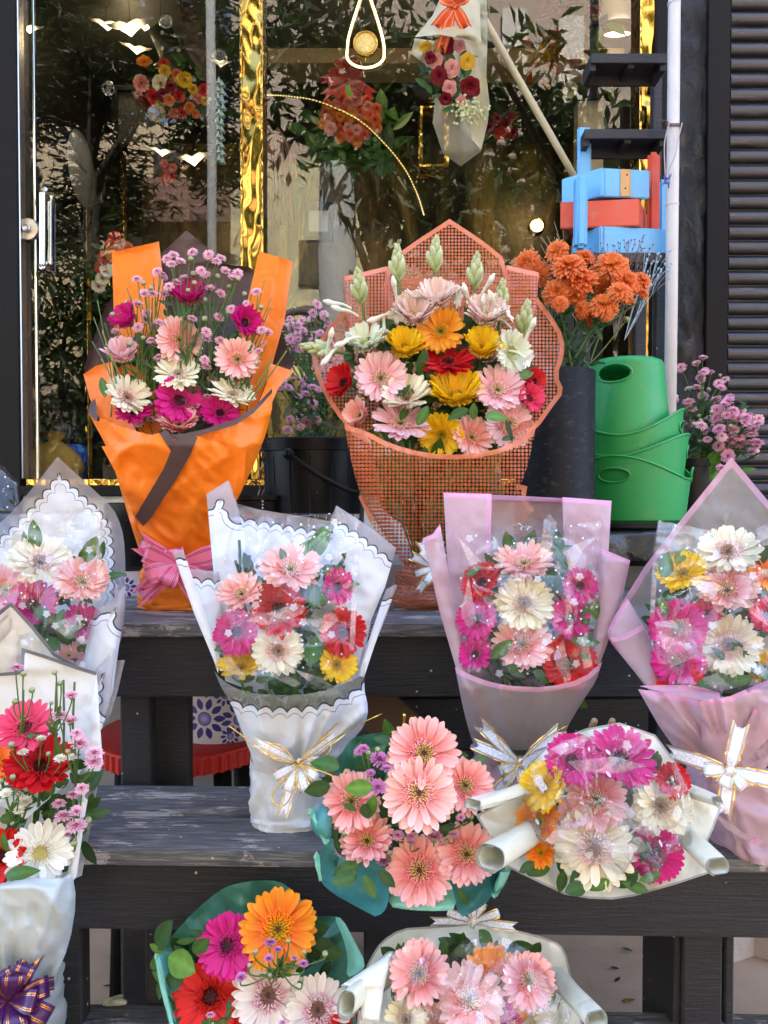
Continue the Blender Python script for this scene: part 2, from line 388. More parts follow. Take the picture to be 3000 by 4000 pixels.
M['pinkclear'] = m_paper('clear_pink_film', (.66, .52, .55), .52, .4, .35, border=(.0085, (.78, .42, .58), .92))
M['greyfilm'] = m_paper('frosted_grey_film', (.36, .355, .37), .93, .3, .42, border=(.0105, (.74, .47, .62), .95))
M['silver'] = m_paper('silver_edged_paper', (.74, .74, .70), .97, .2, .45, border=(.0055, (.18, .18, .19), 1))
M['cream'] = m_paper('cream_paper', (.80, .82, .72), .985, .1, .4, border=(.003, (.42, .41, .40), 1), gloss=.3)
M['creamroll'] = m_paper('cream_paper_roll', (.68, .69, .55), .98, .15, .35, border=(.0022, (.36, .34, .33), 1), gloss=.3)
M['whitewrap'] = m_paper('pale_translucent_wrap', (.64, .72, .71), .93, .35, .35, gloss=.4)
M['teal'] = m_paper('teal_paper', (.06, .26, .25), .97, .2, .42, inside=None, gloss=.3)
M['tealback'] = m_paper('deep_teal_paper', (.05, .185, .115), .97, .2, .42, gloss=.3)
M['mint'] = m_paper('mint_paper', (.24, .62, .48), .97, .3, .38, gloss=.3)
M['cello'] = m_cello(); M['cello_plain'] = m_cello('plain_cellophane', .02, False); M['cello_hazy'] = m_cello('printed_cellophane_dome', .03)
n = NT('painted_sheen_film'); o_ = n.coord(); hz = n.math('MAXIMUM', .02, n.math('MULTIPLY', n.math('SUBTRACT', n.noise(13, 3, .5, n.coord('Object', (1, 1, .4))), .22), .55))
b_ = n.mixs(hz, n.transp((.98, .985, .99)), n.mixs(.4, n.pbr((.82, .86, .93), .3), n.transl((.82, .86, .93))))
M['fold'] = n.end(n.mixs(n.math('ADD', .05, n.math('MULTIPLY', n.fres(.2), .5)), b_, n.glossy(.09)))  # whitish haze in the colour stands in for sheen on clear film
M['glass'] = m_glass(); M['gold'] = m_gold('hammered_gold', 10, 0); M['goldtrim'] = m_gold('gold_trim', 30, .25)
M['stone'] = m_stone(); M['pipe'] = m_pipe(); M['bin'] = m_bin(); M['bplastic'] = m_blackplastic(); M['bplastic2'] = m_blackplastic('scuffed_black_tube', .55, .6, .54)
M['blue'] = m_paint('blue_paint', (.12, .42, .78)); M['redp'] = m_paint('red_paint', (.66, .075, .035)); M['bareply'] = m_plain('bare_plywood', (.52, .30, .12), .6)
M['frame'] = m_plain('black_frame', (.007, .0064, .0062), .55, spec=.12); M['shutter'] = m_plain('shutter_steel', (.022, .022, .025), .35, .3, .3, 12)
M['cream_wall'] = m_plain('cream_wall', (.55, .53, .46), .8); M['dark_in'] = m_plain('dark_interior', (.022, .019, .017), .7)
M['chrome'] = m_plain('polished_steel', (.75, .74, .73), .12, 1, .05, 10, 0); M['brushed'] = m_plain('brushed_steel', (.45, .42, .40), .3, 1, .1, 60)
M['tan'] = m_plain('tan_soffit', (.20, .15, .085), .7); M['redplastic'] = m_plain('red_plastic', (.55, .018, .012), .4)
M['rib_pink'] = m_ribbon('pink_ribbon', (.95, .22, .38), (.12, .02, .04), False, lw=.016)
M['rib_white'] = m_ribbon('white_gold_edged_ribbon', (.78, .80, .85), (.85, .5, .08), True, .4, lines=(.035, .965), lw=.035, floral=True)
M['rib_purple'] = m_ribbon('purple_ribbon', (.06, .008, .10), (.6, .28, .10), True)
M['gold_thin'] = m_plain('gold_cord', (.8, .5, .1), .25, 1, .05, 10, 0)
M['brownwood'] = m_plain('raw_brown_wood', (.13, .065, .03), .7, 0, .3, 12)
M['concrete'] = m_plain('concrete_ledge', (.22, .22, .225), .8, 0, .2, 8)
# ------------------------------------------------------------------ flowers
PAL = {  # outer ray: base, mid, tip ; inner ray ; florets: core, ring, outer
 'peach':   (hx('e8645c'), hx('f6a89c'), hx('fbd4c8'), hx('ee8078'), hx('3a2a14'), hx('e8c88a'), hx('e8705c')),
 'coral':   (hx('dc4240'), hx('f2948e'), hx('f9c6c0'), hx('e8645e'), hx('2e2210'), hx('d8c878'), hx('dc4a3e')),
 'pink':    (hx('f09aa0'), hx('f6bcc0'), hx('f9d6d8'), hx('f2a0a4'), hx('5a3a20'), hx('e8cfa0'), hx('f0b0a0')),
 'blush':   (hx('f2c0b0'), hx('f7d8ce'), hx('f9e2d4'), hx('f2c4b8'), hx('8a7a40'), hx('e8dca0'), hx('f0d0c0')),
 'magenta': (hx('b50c66'), hx('d4107c'), hx('dc1f88'), hx('b8106a'), hx('14060a'), hx('4a0c24'), hx('c84a86')),
 'rose':    (hx('d8204e'), hx('ea3a66'), hx('f0527a'), hx('d83058'), hx('2a0810'), hx('8a1a30'), hx('f0808a')),
 'red':     (hx('a80812'), hx('c80d18'), hx('d6141c'), hx('a80a14'), hx('160406'), hx('4a0a08'), hx('b8222a')),
 'scarlet': (hx('c80e08'), hx('dc1408'), hx('e41c0c'), hx('c01008'), hx('120404'), hx('3a0a06'), hx('b82018')),
 'cream':   (hx('eda2b2'), hx('f5ecca'), hx('f9f4d8'), hx('eda0b4'), hx('4a3428'), hx('c8a484'), hx('f0c8c0')),
 'creampink': (hx('d45a9a'), hx('f2e6dc'), hx('f7f2e6'), hx('d8589c'), hx('2a1210'), hx('9a6850'), hx('d8b0b0')),
 'ivory':   (hx('f0d8c0'), hx('f5eec6'), hx('f8f3d2'), hx('ecc8c0'), hx('5a4a38'), hx('c8b090'), hx('e8c8b8')),
 'white':   (hx('f0f0d8'), hx('f4f3e6'), hx('f8f7ee'), hx('f2f0de'), hx('c4c860'), hx('d8c47a'), hx('f0e8c8')),
 'green':   (hx('d0dca0'), hx('e4eacc'), hx('f0f2de'), hx('d8e2b0'), hx('a0b050'), hx('c8d080'), hx('e0e4b0')),
 'yellow':  (hx('eca800'), hx('f6c408'), hx('fad41c'), hx('f0b404'), hx('6a5a10'), hx('c89a10'), hx('f4c830')),
 'orange':  (hx('f0560a'), hx('f67a10'), hx('fca81c'), hx('f47014'), hx('2c1a08'), hx('d8b810'), hx('f6961c')),
 'amber':   (hx('f28c0c'), hx('f8a01c'), hx('fab02c'), hx('f0a420'), hx('1c1206'), hx('d8b030'), hx('f4c040')),
}
def petal_geo(mb, ang, r0, L, W, e0, curl, c0, c1, c2, rnd, rows=6, cols=5, chan=.16, split=.0, tw=0.0, z0=0.0):
    ca, sa = math.cos(ang), math.sin(ang); V = []; C = []; F = []
    r = r0; z = z0; ts = [0, .2, .48, .76, .90, .97, 1.0] if rows == 6 else [0, .35, .75, 1.0]; pt = 0
    tint = rnd.uniform(.90, 1.06)
    for i, t in enumerate(ts):
        e = e0 + curl * t
        r += (t - pt) * L * math.cos(e); z += (t - pt) * L * math.sin(e); pt = t
        w = W * (.42 + .58 * min(1, t / .62) ** .8) * (1 if t < .78 else math.sqrt(max(.10, 1 - ((t - .78) / .225) ** 2)))
        for j in range(cols):
            s = j / (cols - 1) * 2 - 1
            x = r - (abs(s) ** 2.2) * L * .02 * (t > .8); y = s * w * .5
            zz = z + chan * W * (s * s) * (1 - .4 * t) + (.05 * W if (cols == 5 and j in (1, 3)) else 0) + tw * s * w * .5 * t
            nx = -math.sin(e) * (zz - z); nz = math.cos(e) * (zz - z)
            x += nx; zz = z + nz
            V.append((x * ca - y * sa, x * sa + y * ca, zz))
            k = lerp(c0, c1, min(1, t / .5)) if t < .5 else lerp(c1, c2, (t - .5) / .5)
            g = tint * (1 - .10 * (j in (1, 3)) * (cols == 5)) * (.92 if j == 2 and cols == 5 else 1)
            C.append(tuple(min(1, q * g) for q in k))
    m = len(ts)
    for i in range(m - 1):
        for j in range(cols - 1): F.append((i * cols + j, i * cols + j + 1, (i + 1) * cols + j + 1, (i + 1) * cols + j))
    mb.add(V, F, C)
def gerbera_geo(Rr, kind, cup, rnd):
    p = PAL[kind]; a = MB(); b = MB(); n1 = rnd.choice((22, 24, 26, 27)); e = R(cup)
    ph = rnd.random() * 6; wob = rnd.uniform(0, .13)
    for ring, (n, L, dz, off, de) in enumerate(((n1, .90, -.015, 0, 0), (n1 - 1, .87, .012, .5, .06), (n1 // 2, .80, .03, .25, .10))):
        if ring == 2 and rnd.random() < .55: continue
        for k in range(n):
            if rnd.random() < .035: continue
            an = ph + (k + off + rnd.uniform(-.2, .2)) * 2 * math.pi / n
            petal_geo(a, an, Rr * .12, Rr * L * rnd.uniform(.93, 1.06), Rr * rnd.uniform(.195, .245) * (1 if ring < 2 else .85), e + de + rnd.gauss(0, .07) + wob * math.sin(an + ph), -.18 + rnd.gauss(0, .12) + .15 * (cup > 35),
                      p[0], p[1], p[2], rnd, tw=rnd.uniform(-.15, .15), z0=Rr * dz)
    for n, L, W, dz, de in ((28, .44, .085, .03, .22), (30, .35, .07, .04, .34), (26, .27, .06, .045, .5)):
        for k in range(n):
            an = (k + rnd.uniform(-.3, .3)) * 2 * math.pi / n
            petal_geo(a, an, Rr * .13, Rr * L * rnd.uniform(.85, 1.1), Rr * W, e * .7 + de + rnd.uniform(-.15, .15), -.25, p[3], p[3], lerp(p[3], p[1], .55), rnd, rows=3, cols=3, z0=Rr * dz)
    # calyx
    V = []; F = []; C = []
    for i, (r, z) in enumerate(((.03, -.2), (.10, -.17), (.17, -.08), (.2, .01))):
        for k in range(10):
            q = k * math.pi / 5; V.append((r * Rr * math.cos(q), r * Rr * math.sin(q), z * Rr)); C.append((.07, .15, .03))
    for i in range(3):
        for k in range(10): F.append((i * 10 + k, i * 10 + (k + 1) % 10, i * 10 + 10 + (k + 1) % 10, i * 10 + 10 + k))
    a.add(V, F, C)
    # centre: packed florets
    V = []; F = []; C = []
    for i, (r, z) in enumerate(((.26, .0), (.2, .07), (.1, .085), (.0, .08))):
        for k in range(12):
            q = k * math.pi / 6; V.append((r * Rr * math.cos(q), r * Rr * math.sin(q), z * Rr + Rr * .03)); C.append(lerp(p[4], p[6], min(1, max(0, (r - .04) / .14)) * .75))
    for i in range(3):
        for k in range(12): F.append((i * 12 + k, i * 12 + (k + 1) % 12, i * 12 + 12 + (k + 1) % 12, i * 12 + 12 + k))
    b.add(V, F, C)
    N = 230
    for i in range(N):
        t = (i + .5) / N; r = Rr * (.03 + .38 * t ** .62); q = i * 2.39996 + rnd.uniform(-.15, .15)
        rr = r / Rr; z = Rr * (.10 - .10 * (rr / .3) ** 2 + (.06 if rr > .17 else 0) + .05 * max(0, rr - .22)) + e * r * .3
        c = p[4] if rr < .075 else (p[5] if rr < .19 else p[6]); c = tuple(x * rnd.uniform(.75, 1.15) for x in c)
        tip = lerp(c, p[2] if rr > .2 else p[5], .75 if rr > .10 else .1)
        h = Rr * (.045 if rr < .12 else .075 + .03 * rnd.random()); s = Rr * .016 * (1.25 if rr > .15 else 1)
        lean = .55 * rr / .3; dx, dy = math.cos(q), math.sin(q); bx, by = r * dx, r * dy
        v = []; cc = []
        for k in range(4):
            g = k * math.pi / 2 + q; v.append((bx + s * math.cos(g), by + s * math.sin(g), z)); cc.append(c)
        for k in range(4):
            g = k * math.pi / 2 + q; v.append((bx + dx * h * lean + s * 1.1 * math.cos(g), by + dy * h * lean + s * 1.1 * math.sin(g), z + h)); cc.append(tip)
        v.append((bx + dx * h * lean * 1.1, by + dy * h * lean * 1.1, z + h * 1.12)); cc.append(tuple(min(1, x * 1.1) for x in tip))
        f = [(k, (k + 1) % 4, 4 + (k + 1) % 4, 4 + k) for k in range(4)] + [(4 + k, 4 + (k + 1) % 4, 8) for k in range(4)]
        b.add(v, f, cc)
    return a, b
COLNAME = {'blush': 'blush white', 'peach': 'pale peach', 'coral': 'coral pink', 'pink': 'pale pink', 'magenta': 'magenta', 'rose': 'deep rose', 'red': 'crimson', 'scarlet': 'scarlet', 'cream': 'cream and pink', 'creampink': 'white and pink', 'ivory': 'ivory', 'white': 'white', 'green': 'greenish white', 'yellow': 'yellow', 'orange': 'orange', 'amber': 'amber'}
def normal_at(px, py, Y, up=0, side=0):
    """direction towards the photographer's side, tilted up and sideways (degrees)"""
    v = (CAM - P(px, py, Y)).normalized()
    az = math.atan2(v.x, -v.y) + R(side); el = math.asin(v.z) + R(up)
    return Vector((math.sin(az) * math.cos(el), -math.cos(az) * math.cos(el), math.sin(el)))
def gerbera(b, px, py, d, kind, Y, up=0, side=0, cup=14, tie=None, stem=True):
    if 20 <= up < 48: up *= 1.2; cup = max(cup, 24)
    Rr = d * .5 * Y / FPX * 1.04
    a, c = gerbera_geo(Rr / max(.55, math.cos(R(max(0, cup - 12)))), kind, cup, rng)
    n = normal_at(px, py, Y, up + rng.uniform(-7, 7), side + rng.uniform(-9, 9)); q = n.to_track_quat('Z', 'Y') @ Quaternion((0, 0, 1), rng.uniform(0, 6.28))
    loc = P(px, py, Y)
    def mk(nm, g, par):
        o = mobj(nm, g.v, g.f, M['petal'], None, True, col=g.c); o.parent = par; return o
    o = mk('gerbera', a, b); o.location = loc - ORG[b]; o.rotation_mode = 'QUATERNION'; o.rotation_quaternion = q; ORG[o] = loc
    o['label'] = COLNAME[kind] + ' gerbera'
    mk('flower_centre', c, o)
    if stem and tie is not None:
        T = Vector(tie); S = loc - n * Rr * .15
        mid = S - n * (S - T).length * .35
        pts = smooth_path([S, S - n * .03, mid * .6 + (S + T) * .2, T], 5); qi = q.inverted()
        s = MB(); s.tube([qi @ (p_ - loc) for p_ in pts], .0026, 6, col=(.10, .20, .04))
        mk('stem', s, o)
    return o
# --- daisies -------------------------------------------------------
def daisy_geo(Rr, rnd, cup=10, c_in=None, c_out=None, core=None):
    c_in = c_in or hx('d06c92'); c_out = c_out or hx('f2c8d2'); core = core or hx('a03458'); a = MB()
    for n, L, e, z in ((20, .92, cup, 0), (17, .8, cup + 14, .06), (13, .58, cup + 32, .11), (9, .38, cup + 50, .14)):
        for k in range(n):
            petal_geo(a, (k + rnd.random() * .5) * 6.283 / n, Rr * .1, Rr * L * rnd.uniform(.9, 1.08), Rr * .22, R(e + rnd.uniform(-8, 8)), -.3, c_in, lerp(c_in, c_out, .6), c_out, rnd, rows=3, cols=3, z0=Rr * z)
    V = []; F = []; C = []
    for r, z, c in ((.04, -.55, (.10, .17, .04)), (.28, -.42, (.12, .2, .05)), (.42, -.15, (.16, .24, .07)), (.45, .04, (.2, .25, .1)), (.26, .24, core), (.0, .27, core)):
        for k in range(9):
            q = k * 6.283 / 9; V.append((r * Rr * math.cos(q), r * Rr * math.sin(q), z * Rr)); C.append(c)
    for i in range(5):
        for k in range(9): F.append((i * 9 + k, i * 9 + (k + 1) % 9, i * 9 + 9 + (k + 1) % 9, i * 9 + 9 + k))
    a.add(V, F, C); return a
def bud_geo(Rr, rnd, c=(.20, .29, .08)):
    a = MB(); V = []; F = []; C = []
    for r, z, cc in ((.15, -1.0, (.10, .18, .04)), (.8, -.6, (.13, .22, .05)), (1.0, 0, c), (.75, .6, lerp(c, (.62, .55, .40), .5)), (.3, .82, lerp(c, (.6, .45, .4), .7)), (0, .7, c)):
        for k in range(9):
            q = k * 6.283 / 9; w = r * (1 + .07 * (k % 2)); V.append((w * Rr * .72 * math.cos(q), w * Rr * .72 * math.sin(q), z * Rr * .78)); C.append(cc)
    for i in range(5):
        for k in range(9): F.append((i * 9 + k, i * 9 + (k + 1) % 9, i * 9 + 9 + (k + 1) % 9, i * 9 + 9 + k))
    a.add(V, F, C); return a
def to_me(a, name, mat):
    me = bpy.data.meshes.new(name); me.from_pydata(a.v, [], a.f); me.polygons.foreach_set('use_smooth', [True] * len(a.f))
    ca = me.color_attributes.new('col', 'FLOAT_COLOR', 'POINT'); ca.data.foreach_set('color', np.array([(*c[:3], 1) for c in a.c], dtype=np.float32).ravel())
    me.materials.append(mat); return me
DAISY = {
 'lilac': [to_me(daisy_geo(1, rng, c), 'daisy_head', M['petal']) for c in (4, 10, 18, 30)],
 'purple': [to_me(daisy_geo(1, rng, c, hx('b03c92'), hx('d894c0'), hx('7a1854')), 'daisy_head', M['petal']) for c in (8, 16, 26)],
 'mauve': [to_me(daisy_geo(1, rng, c, hx('c4588c'), hx('eab4c8'), hx('8a2450')), 'daisy_head', M['petal']) for c in (6, 14, 24)],
 'white': [to_me(daisy_geo(1, rng, c, hx('e8e4c0'), hx('f4f2e4'), hx('d8d890')), 'daisy_head', M['petal']) for c in (20, 36)],
 'faded': [to_me(daisy_geo(1, rng, c, hx('b87a80'), hx('d8a8a4'), hx('906050')), 'daisy_head', M['petal']) for c in (-20, 8)],
}
BUD = [to_me(bud_geo(1, rng), 'daisy_bud', M['petal']) for _ in range(2)]
def spray(parent, base, heads, kind='lilac', name='daisy_spray', top=None, fork=.45, leaves=True):
    """one stem of button daisies: base (world), heads [(px,py,diam_px,Y,up,side,isbud)]. top: dict for a top-level thing"""
    base = Vector(base); s = MB(); pts = []
    H = [P(h[0], h[1], h[3]) for h in heads]; cen = sum(H, Vector()) / len(H)
    node = base.lerp(cen, .62) + Vector((rng.uniform(-.01, .01), rng.uniform(-.01, .01), 0))
    gcol = (.085, .17, .035)
    s.tube(smooth_path([base, base.lerp(node, .5) + Vector((rng.uniform(-.006, .006), 0, 0)), node], 4), .0017, 5, col=gcol)
    dirs = []
    for h, p in zip(heads, H):
        n = normal_at(h[0], h[1], h[3], h[4], h[5]); back = p - n * .012
        s0 = base.lerp(node, rng.uniform(.72, 1.0)); s.tube(smooth_path([s0, s0.lerp(back, .55) + n * -.004 + Vector((0, 0, -.002)), back, p], 4), .0011, 5, col=gcol); dirs.append(n)
    if leaves:
        for _ in range(3 + len(heads) // 2):
            t = rng.uniform(.2, 1); q = base.lerp(node, t); d = Vector((rng.uniform(-1, 1), rng.uniform(-.8, .3), rng.uniform(.1, .9)))
            leaf_geo(s, q, d, rng.uniform(.015, .035), .32, lobed=True, col=(.04, .095, .025))
    if top:
        root = thing(name, top['label'], 'flower spray', base, top.get('group')); par = root
        mobj('stem', s.v, s.f, M['stem'], root, True, col=s.c)
    else:
        par = mobj(name, s.v, s.f, M['stem'], parent, True, col=s.c)
    for h, p, n in zip(heads, H, dirs):
        sc = h[2] * .5 * h[3] / FPX
        q = n.to_track_quat('Z', 'Y') @ Quaternion((0, 0, 1), rng.uniform(0, 6.28))
        if len(h) > 6 and h[6]: inst('daisy_bud', rng.choice(BUD), par, p, q, sc)
        else: inst('daisy_head', rng.choice(DAISY[h[7] if len(h) > 7 else kind]), par, p, q, sc)
    return par
# --- leaves --------------------------------------------------------
def leaf_geo(mb, p, d, L, wr=.5, lobed=False, col=None, nrm=None, bend=None):
    d = Vector(d).normalized(); p = Vector(p)
    nrm = Vector(nrm) if nrm is not None else Vector((rng.uniform(-.5, .5), -1, rng.uniform(.1, 1)))
    w = d.cross(nrm); w = w.normalized() if w.length > 1e-4 else d.orthogonal().normalized(); n = w.cross(d).normalized()
    bend = rng.uniform(-.5, .35) if bend is None else bend; fold = rng.uniform(.05, .3); V = []; F = []; C = []
    col = col or lerp((.016, .055, .010), (.055, .16, .02), rng.random()); rows = 7
    for i in range(rows):
        t = i / (rows - 1); hw = L * wr * .5 * (math.sin(math.pi * min(1, t * .98 + .02) ** .85)) ** .8 * (1 if not lobed else (1 if i % 2 else .5))
        c = p + d * (L * t) + n * (bend * L * t * t)
        for j in (-1, -.5, 0, .5, 1):
            V.append(c + w * (hw * j) + n * (abs(j) * hw * fold + (0.01 * L if abs(j) == .5 else 0)))
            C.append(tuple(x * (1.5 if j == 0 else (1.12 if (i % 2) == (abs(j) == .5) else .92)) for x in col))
    for i in range(rows - 1):
        for j in range(4): F.append((i * 5 + j, i * 5 + j + 1, i * 5 + 6 + j, i * 5 + 5 + j))
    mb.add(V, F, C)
def foliage(b, specs, rand=None, name='foliage', tie=None):
    """specs: (px,py,len_px,angle_deg(0=right,90=up),Y,wr,bright) ; rand: (n,(x0,y0,x1,y1),Y,(len0,len1))"""
    mb = MB(); s = list(specs)
    for (n, (x0, y0, x1, y1), Y, (l0, l1)) in (rand or []):
        for _ in range(n):
            a = rng.uniform(0, 6.283); r = math.sqrt(rng.random())
            s.append(((x0 + x1) / 2 + (x1 - x0) / 2 * r * math.cos(a), (y0 + y1) / 2 + (y1 - y0) / 2 * r * math.sin(a), rng.uniform(l0, l1), rng.uniform(0, 360), Y + rng.uniform(-.02, .03), rng.uniform(.42, .62), rng.random() * .5))
    for px, py, L, a, Y, wr, br in s:
        d = Vector((math.cos(R(a)), rng.uniform(-.35, .15), math.sin(R(a))))
        leaf_geo(mb, P(px, py, Y), d, L * Y / FPX, wr, col=lerp((.016, .05, .014), (.11, .26, .035), br))
        if tie is not None and rng.random() < .5: mb.tube([P(px, py, Y), P(px, py, Y).lerp(Vector(tie), .5)], .0012, 4, col=(.06, .11, .025))
    return mobj(name, mb.v, mb.f, M['leaf'], b, True, col=mb.c)
# ------------------------------------------------------------------ sheets of paper and film
def pip(pts, poly):
    x, y = pts[:, 0], pts[:, 1]; ins = np.zeros(len(pts), bool); n = len(poly)
    for i in range(n):
        x1, y1 = poly[i]; x2, y2 = poly[(i + 1) % n]
        if y1 == y2: continue
        c = ((y1 > y) != (y2 > y)) & (x < (x2 - x1) * (y - y1) / (y2 - y1) + x1); ins ^= c
    return ins
def segdist(pts, a, b):
    ab = b - a; L2 = max(1e-9, ab @ ab); t = np.clip(((pts - a) @ ab) / L2, 0, 1); q = a + t[:, None] * ab
    return np.hypot(*(pts - q).T), t
def sheet(name, parent, mat, outline, ys, bulge=0, folds=None, grid=15, stripe=None, chaikin=0, bowl=0, wr=0.0035, yfn=None, seed=None, cr=.004):
    """thin paper whose outline was traced; depth comes from ys (piecewise in py), a transverse bulge, an optional bowl and folds"""
    seed = seed if seed is not None else rng.uniform(0, 50); n0 = len(outline)
    st = set(range(n0)) if stripe == 'all' else set(stripe or [])
    pl = [(float(o[0]), float(o[1]), len(o) > 2, i in st) for i, o in enumerate(outline)]
    for _ in range(chaikin):
        out = []; m = len(pl)
        for i in range(m):
            p, q, r = pl[i - 1], pl[i], pl[(i + 1) % m]
            if q[2]: out.append(q); continue
            out.append((q[0] * .75 + p[0] * .25, q[1] * .75 + p[1] * .25, False, q[3] or p[3])); out.append((q[0] * .75 + r[0] * .25, q[1] * .75 + r[1] * .25, False, q[3]))
        pl = out
    dp = []; m = len(pl); Ym = np.mean([y for _, y in ys]) if isinstance(ys, (list, tuple)) else ys; mpp = Ym / FPX
    segs = []; arc = 0
    for i in range(m):
        a = np.array(pl[i][:2]); b = np.array(pl[(i + 1) % m][:2]); L = float(np.hypot(*(b - a))); k = max(1, int(L / grid + .5))
        for j in range(k): dp.append(a + (b - a) * j / k)
        if pl[i][3]: segs.append((a, b, arc, L)); arc += L
    dp = np.array(dp); lo = dp.min(0); hi = dp.max(0)
    gx, gy = np.meshgrid(np.arange(lo[0], hi[0], grid), np.arange(lo[1], hi[1], grid * .87)); gx = gx + (np.arange(gx.shape[0]) % 2)[:, None] * grid * .5
    g = np.stack([gx.ravel(), gy.ravel()], 1); g = g[pip(g, dp)]
    dmin = np.full(len(g), 1e9)
    for i in range(len(dp)): dmin = np.minimum(dmin, segdist(g, dp[i], dp[(i + 1) % len(dp)])[0])
    g = g[dmin > grid * .55]; pts = np.concatenate([dp, g]); nb = len(dp)
    vs, es_, fs, *_ = delaunay_2d_cdt([Vector(p) for p in pts], [(i, (i + 1) % nb) for i in range(nb)], [], 1, 1e-4)
    V2 = np.array([tuple(v) for v in vs]); x, y = V2.T
    # depth
    Y = np.interp(y, [a for a, _ in sorted(ys)], [b for _, b in sorted(ys)]) if isinstance(ys, (list, tuple)) else np.full(len(x), float(ys))
    xl = np.full(len(x), 1e9); xr = np.full(len(x), -1e9); yc = np.clip(y, lo[1] + .7, hi[1] - .7)
    for i in range(nb):
        (x1, y1), (x2, y2) = dp[i], dp[(i + 1) % nb]
        if abs(y1 - y2) < 1e-6: continue
        c = (np.minimum(y1, y2) <= yc) & (yc <= np.maximum(y1, y2)); xx = x1 + (yc - y1) / (y2 - y1) * (x2 - x1)
        xl = np.where(c, np.minimum(xl, xx), xl); xr = np.where(c, np.maximum(xr, xx), xr)
    w = np.maximum(xr - xl, 1); s = np.clip(2 * (x - xl) / w - 1, -1, 1); wmax = hi[0] - lo[0]
    if bulge: Y = Y - bulge * np.sqrt(np.clip(1 - s * s, 0, 1)) * (w / wmax)
    dall = np.full(len(x), 1e9)
    if bowl:
        for i in range(nb): dall = np.minimum(dall, segdist(V2, dp[i], dp[(i + 1) % nb])[0])
        k = np.clip(dall / (dall.max() + 1e-9), 0, 1); Y = Y + bowl * (1 - (1 - k) ** 1.6)
    if yfn is not None: Y = Y + yfn(x, y)
    if folds:
        fx, fy = folds['tie']; an = np.arctan2(y - fy, x - fx); rr = np.hypot(x - fx, y - fy); fr = folds.get('n', 5); am = folds.get('amp', .012)
        nz = np.array([noise.noise(Vector((a * fr, seed, r_ / 900))) for a, r_ in zip(an, rr)])
        Y = Y + am * (np.abs(nz) * 2.2 - .5) * np.minimum(1, rr / 220)
    if wr:
        nz = np.array([noise.noise(Vector((a / 130, b / 130, seed))) + .5 * noise.noise(Vector((a / 48, b / 48, seed + 9))) for a, b in V2]); Y = Y + wr * nz
    if cr and wr:
        nz = np.array([abs(noise.noise(Vector((a / 150 + b / 400, b / 190 - a / 500, seed + 4)))) + .45 * abs(noise.noise(Vector((a / 70 - b / 160, b / 80, seed + 7)))) for a, b in V2]); Y = Y + cr * (2.4 * nz - .7)
    ed = np.full(len(x), 9.0); es = np.zeros(len(x))
    for a, b, ar, L in segs:
        d, t = segdist(V2, a, b); d = d * mpp; k = d < ed; es = np.where(k, (ar + t * L) * mpp, es); ed = np.where(k, d, ed)
    W = Pn(x, y, Y); fs = [tuple(f)[::-1] for f in fs]
    return mobj(name, W, fs, mat, parent, True, attrs={'ed': ed, 'es': es}, uv=np.stack([x * mpp, y * mpp], 1))
def cello_dome(name, parent, mat, outline, Yrim, depth, grid=14, crease=.012, chaikin=2, seed=3, flat=.55):
    def f(x, y): return 0
    o = sheet(name, parent, mat, outline, Yrim, grid=grid, chaikin=chaikin, wr=0, bowl=0)
    me = o.data; org = ORG[o]
    n = len(me.vertices); co = np.empty(n * 3); me.vertices.foreach_get('co', co); co = co.reshape(-1, 3)
    c = co.mean(0); ext = np.abs(co - c).max(0)
    for i in range(n):
        q = (co[i] - c) / ext; r = min(1, math.hypot(q[0], q[2])); k = (1 - r ** 3.0)
        fo = fold_field(q[0] * 330, q[2] * 330, seed, crease, 120)
        co[i][1] -= depth * k * flat + depth * (1 - flat) * k * (1 if r < .8 else 1) - fo * min(1, (1 - r) * 6)
    me.vertices.foreach_set('co', co.ravel()); me.update(); return o
def tri(t): t = t % 1.0; return abs(2 * t - 1) - .5
def fold_field(x, y, seed, k, sx):
    """piecewise flat folds with sharp connected creases, as in stiff clear film (x,y in photo pixels)"""
    v = Vector((x / 320, y / 320, seed)); w1 = noise.noise(v) * .9; w2 = noise.noise(v + Vector((7, 3, 1))) * .9; w3 = noise.noise(v + Vector((1, 9, 4))) * .8
    return k * (tri((x + .25 * y) / (sx * 1.5) + w1 + seed) * 1.0 + tri((y * .9 - .35 * x) / (sx * 2.1) + w2) * 1.25 + tri((x * .6 - .75 * y) / (sx * .95) + w3 + seed * 2) * .5)
def crease_film(name, parent, mat, outline, ys, bulge=.03, crease=.010, grid=13, chaikin=0, seed=1, sx=150, sy=330):
    def f(x, y): return np.array([fold_field(a, b, seed, crease, sx) + .0012 * noise.noise(Vector((a / 40, b / 40, seed))) for a, b in zip(x, y)])
    return sheet(name, parent, mat, outline, ys, bulge=bulge, grid=grid, chaikin=chaikin, wr=0, yfn=f)
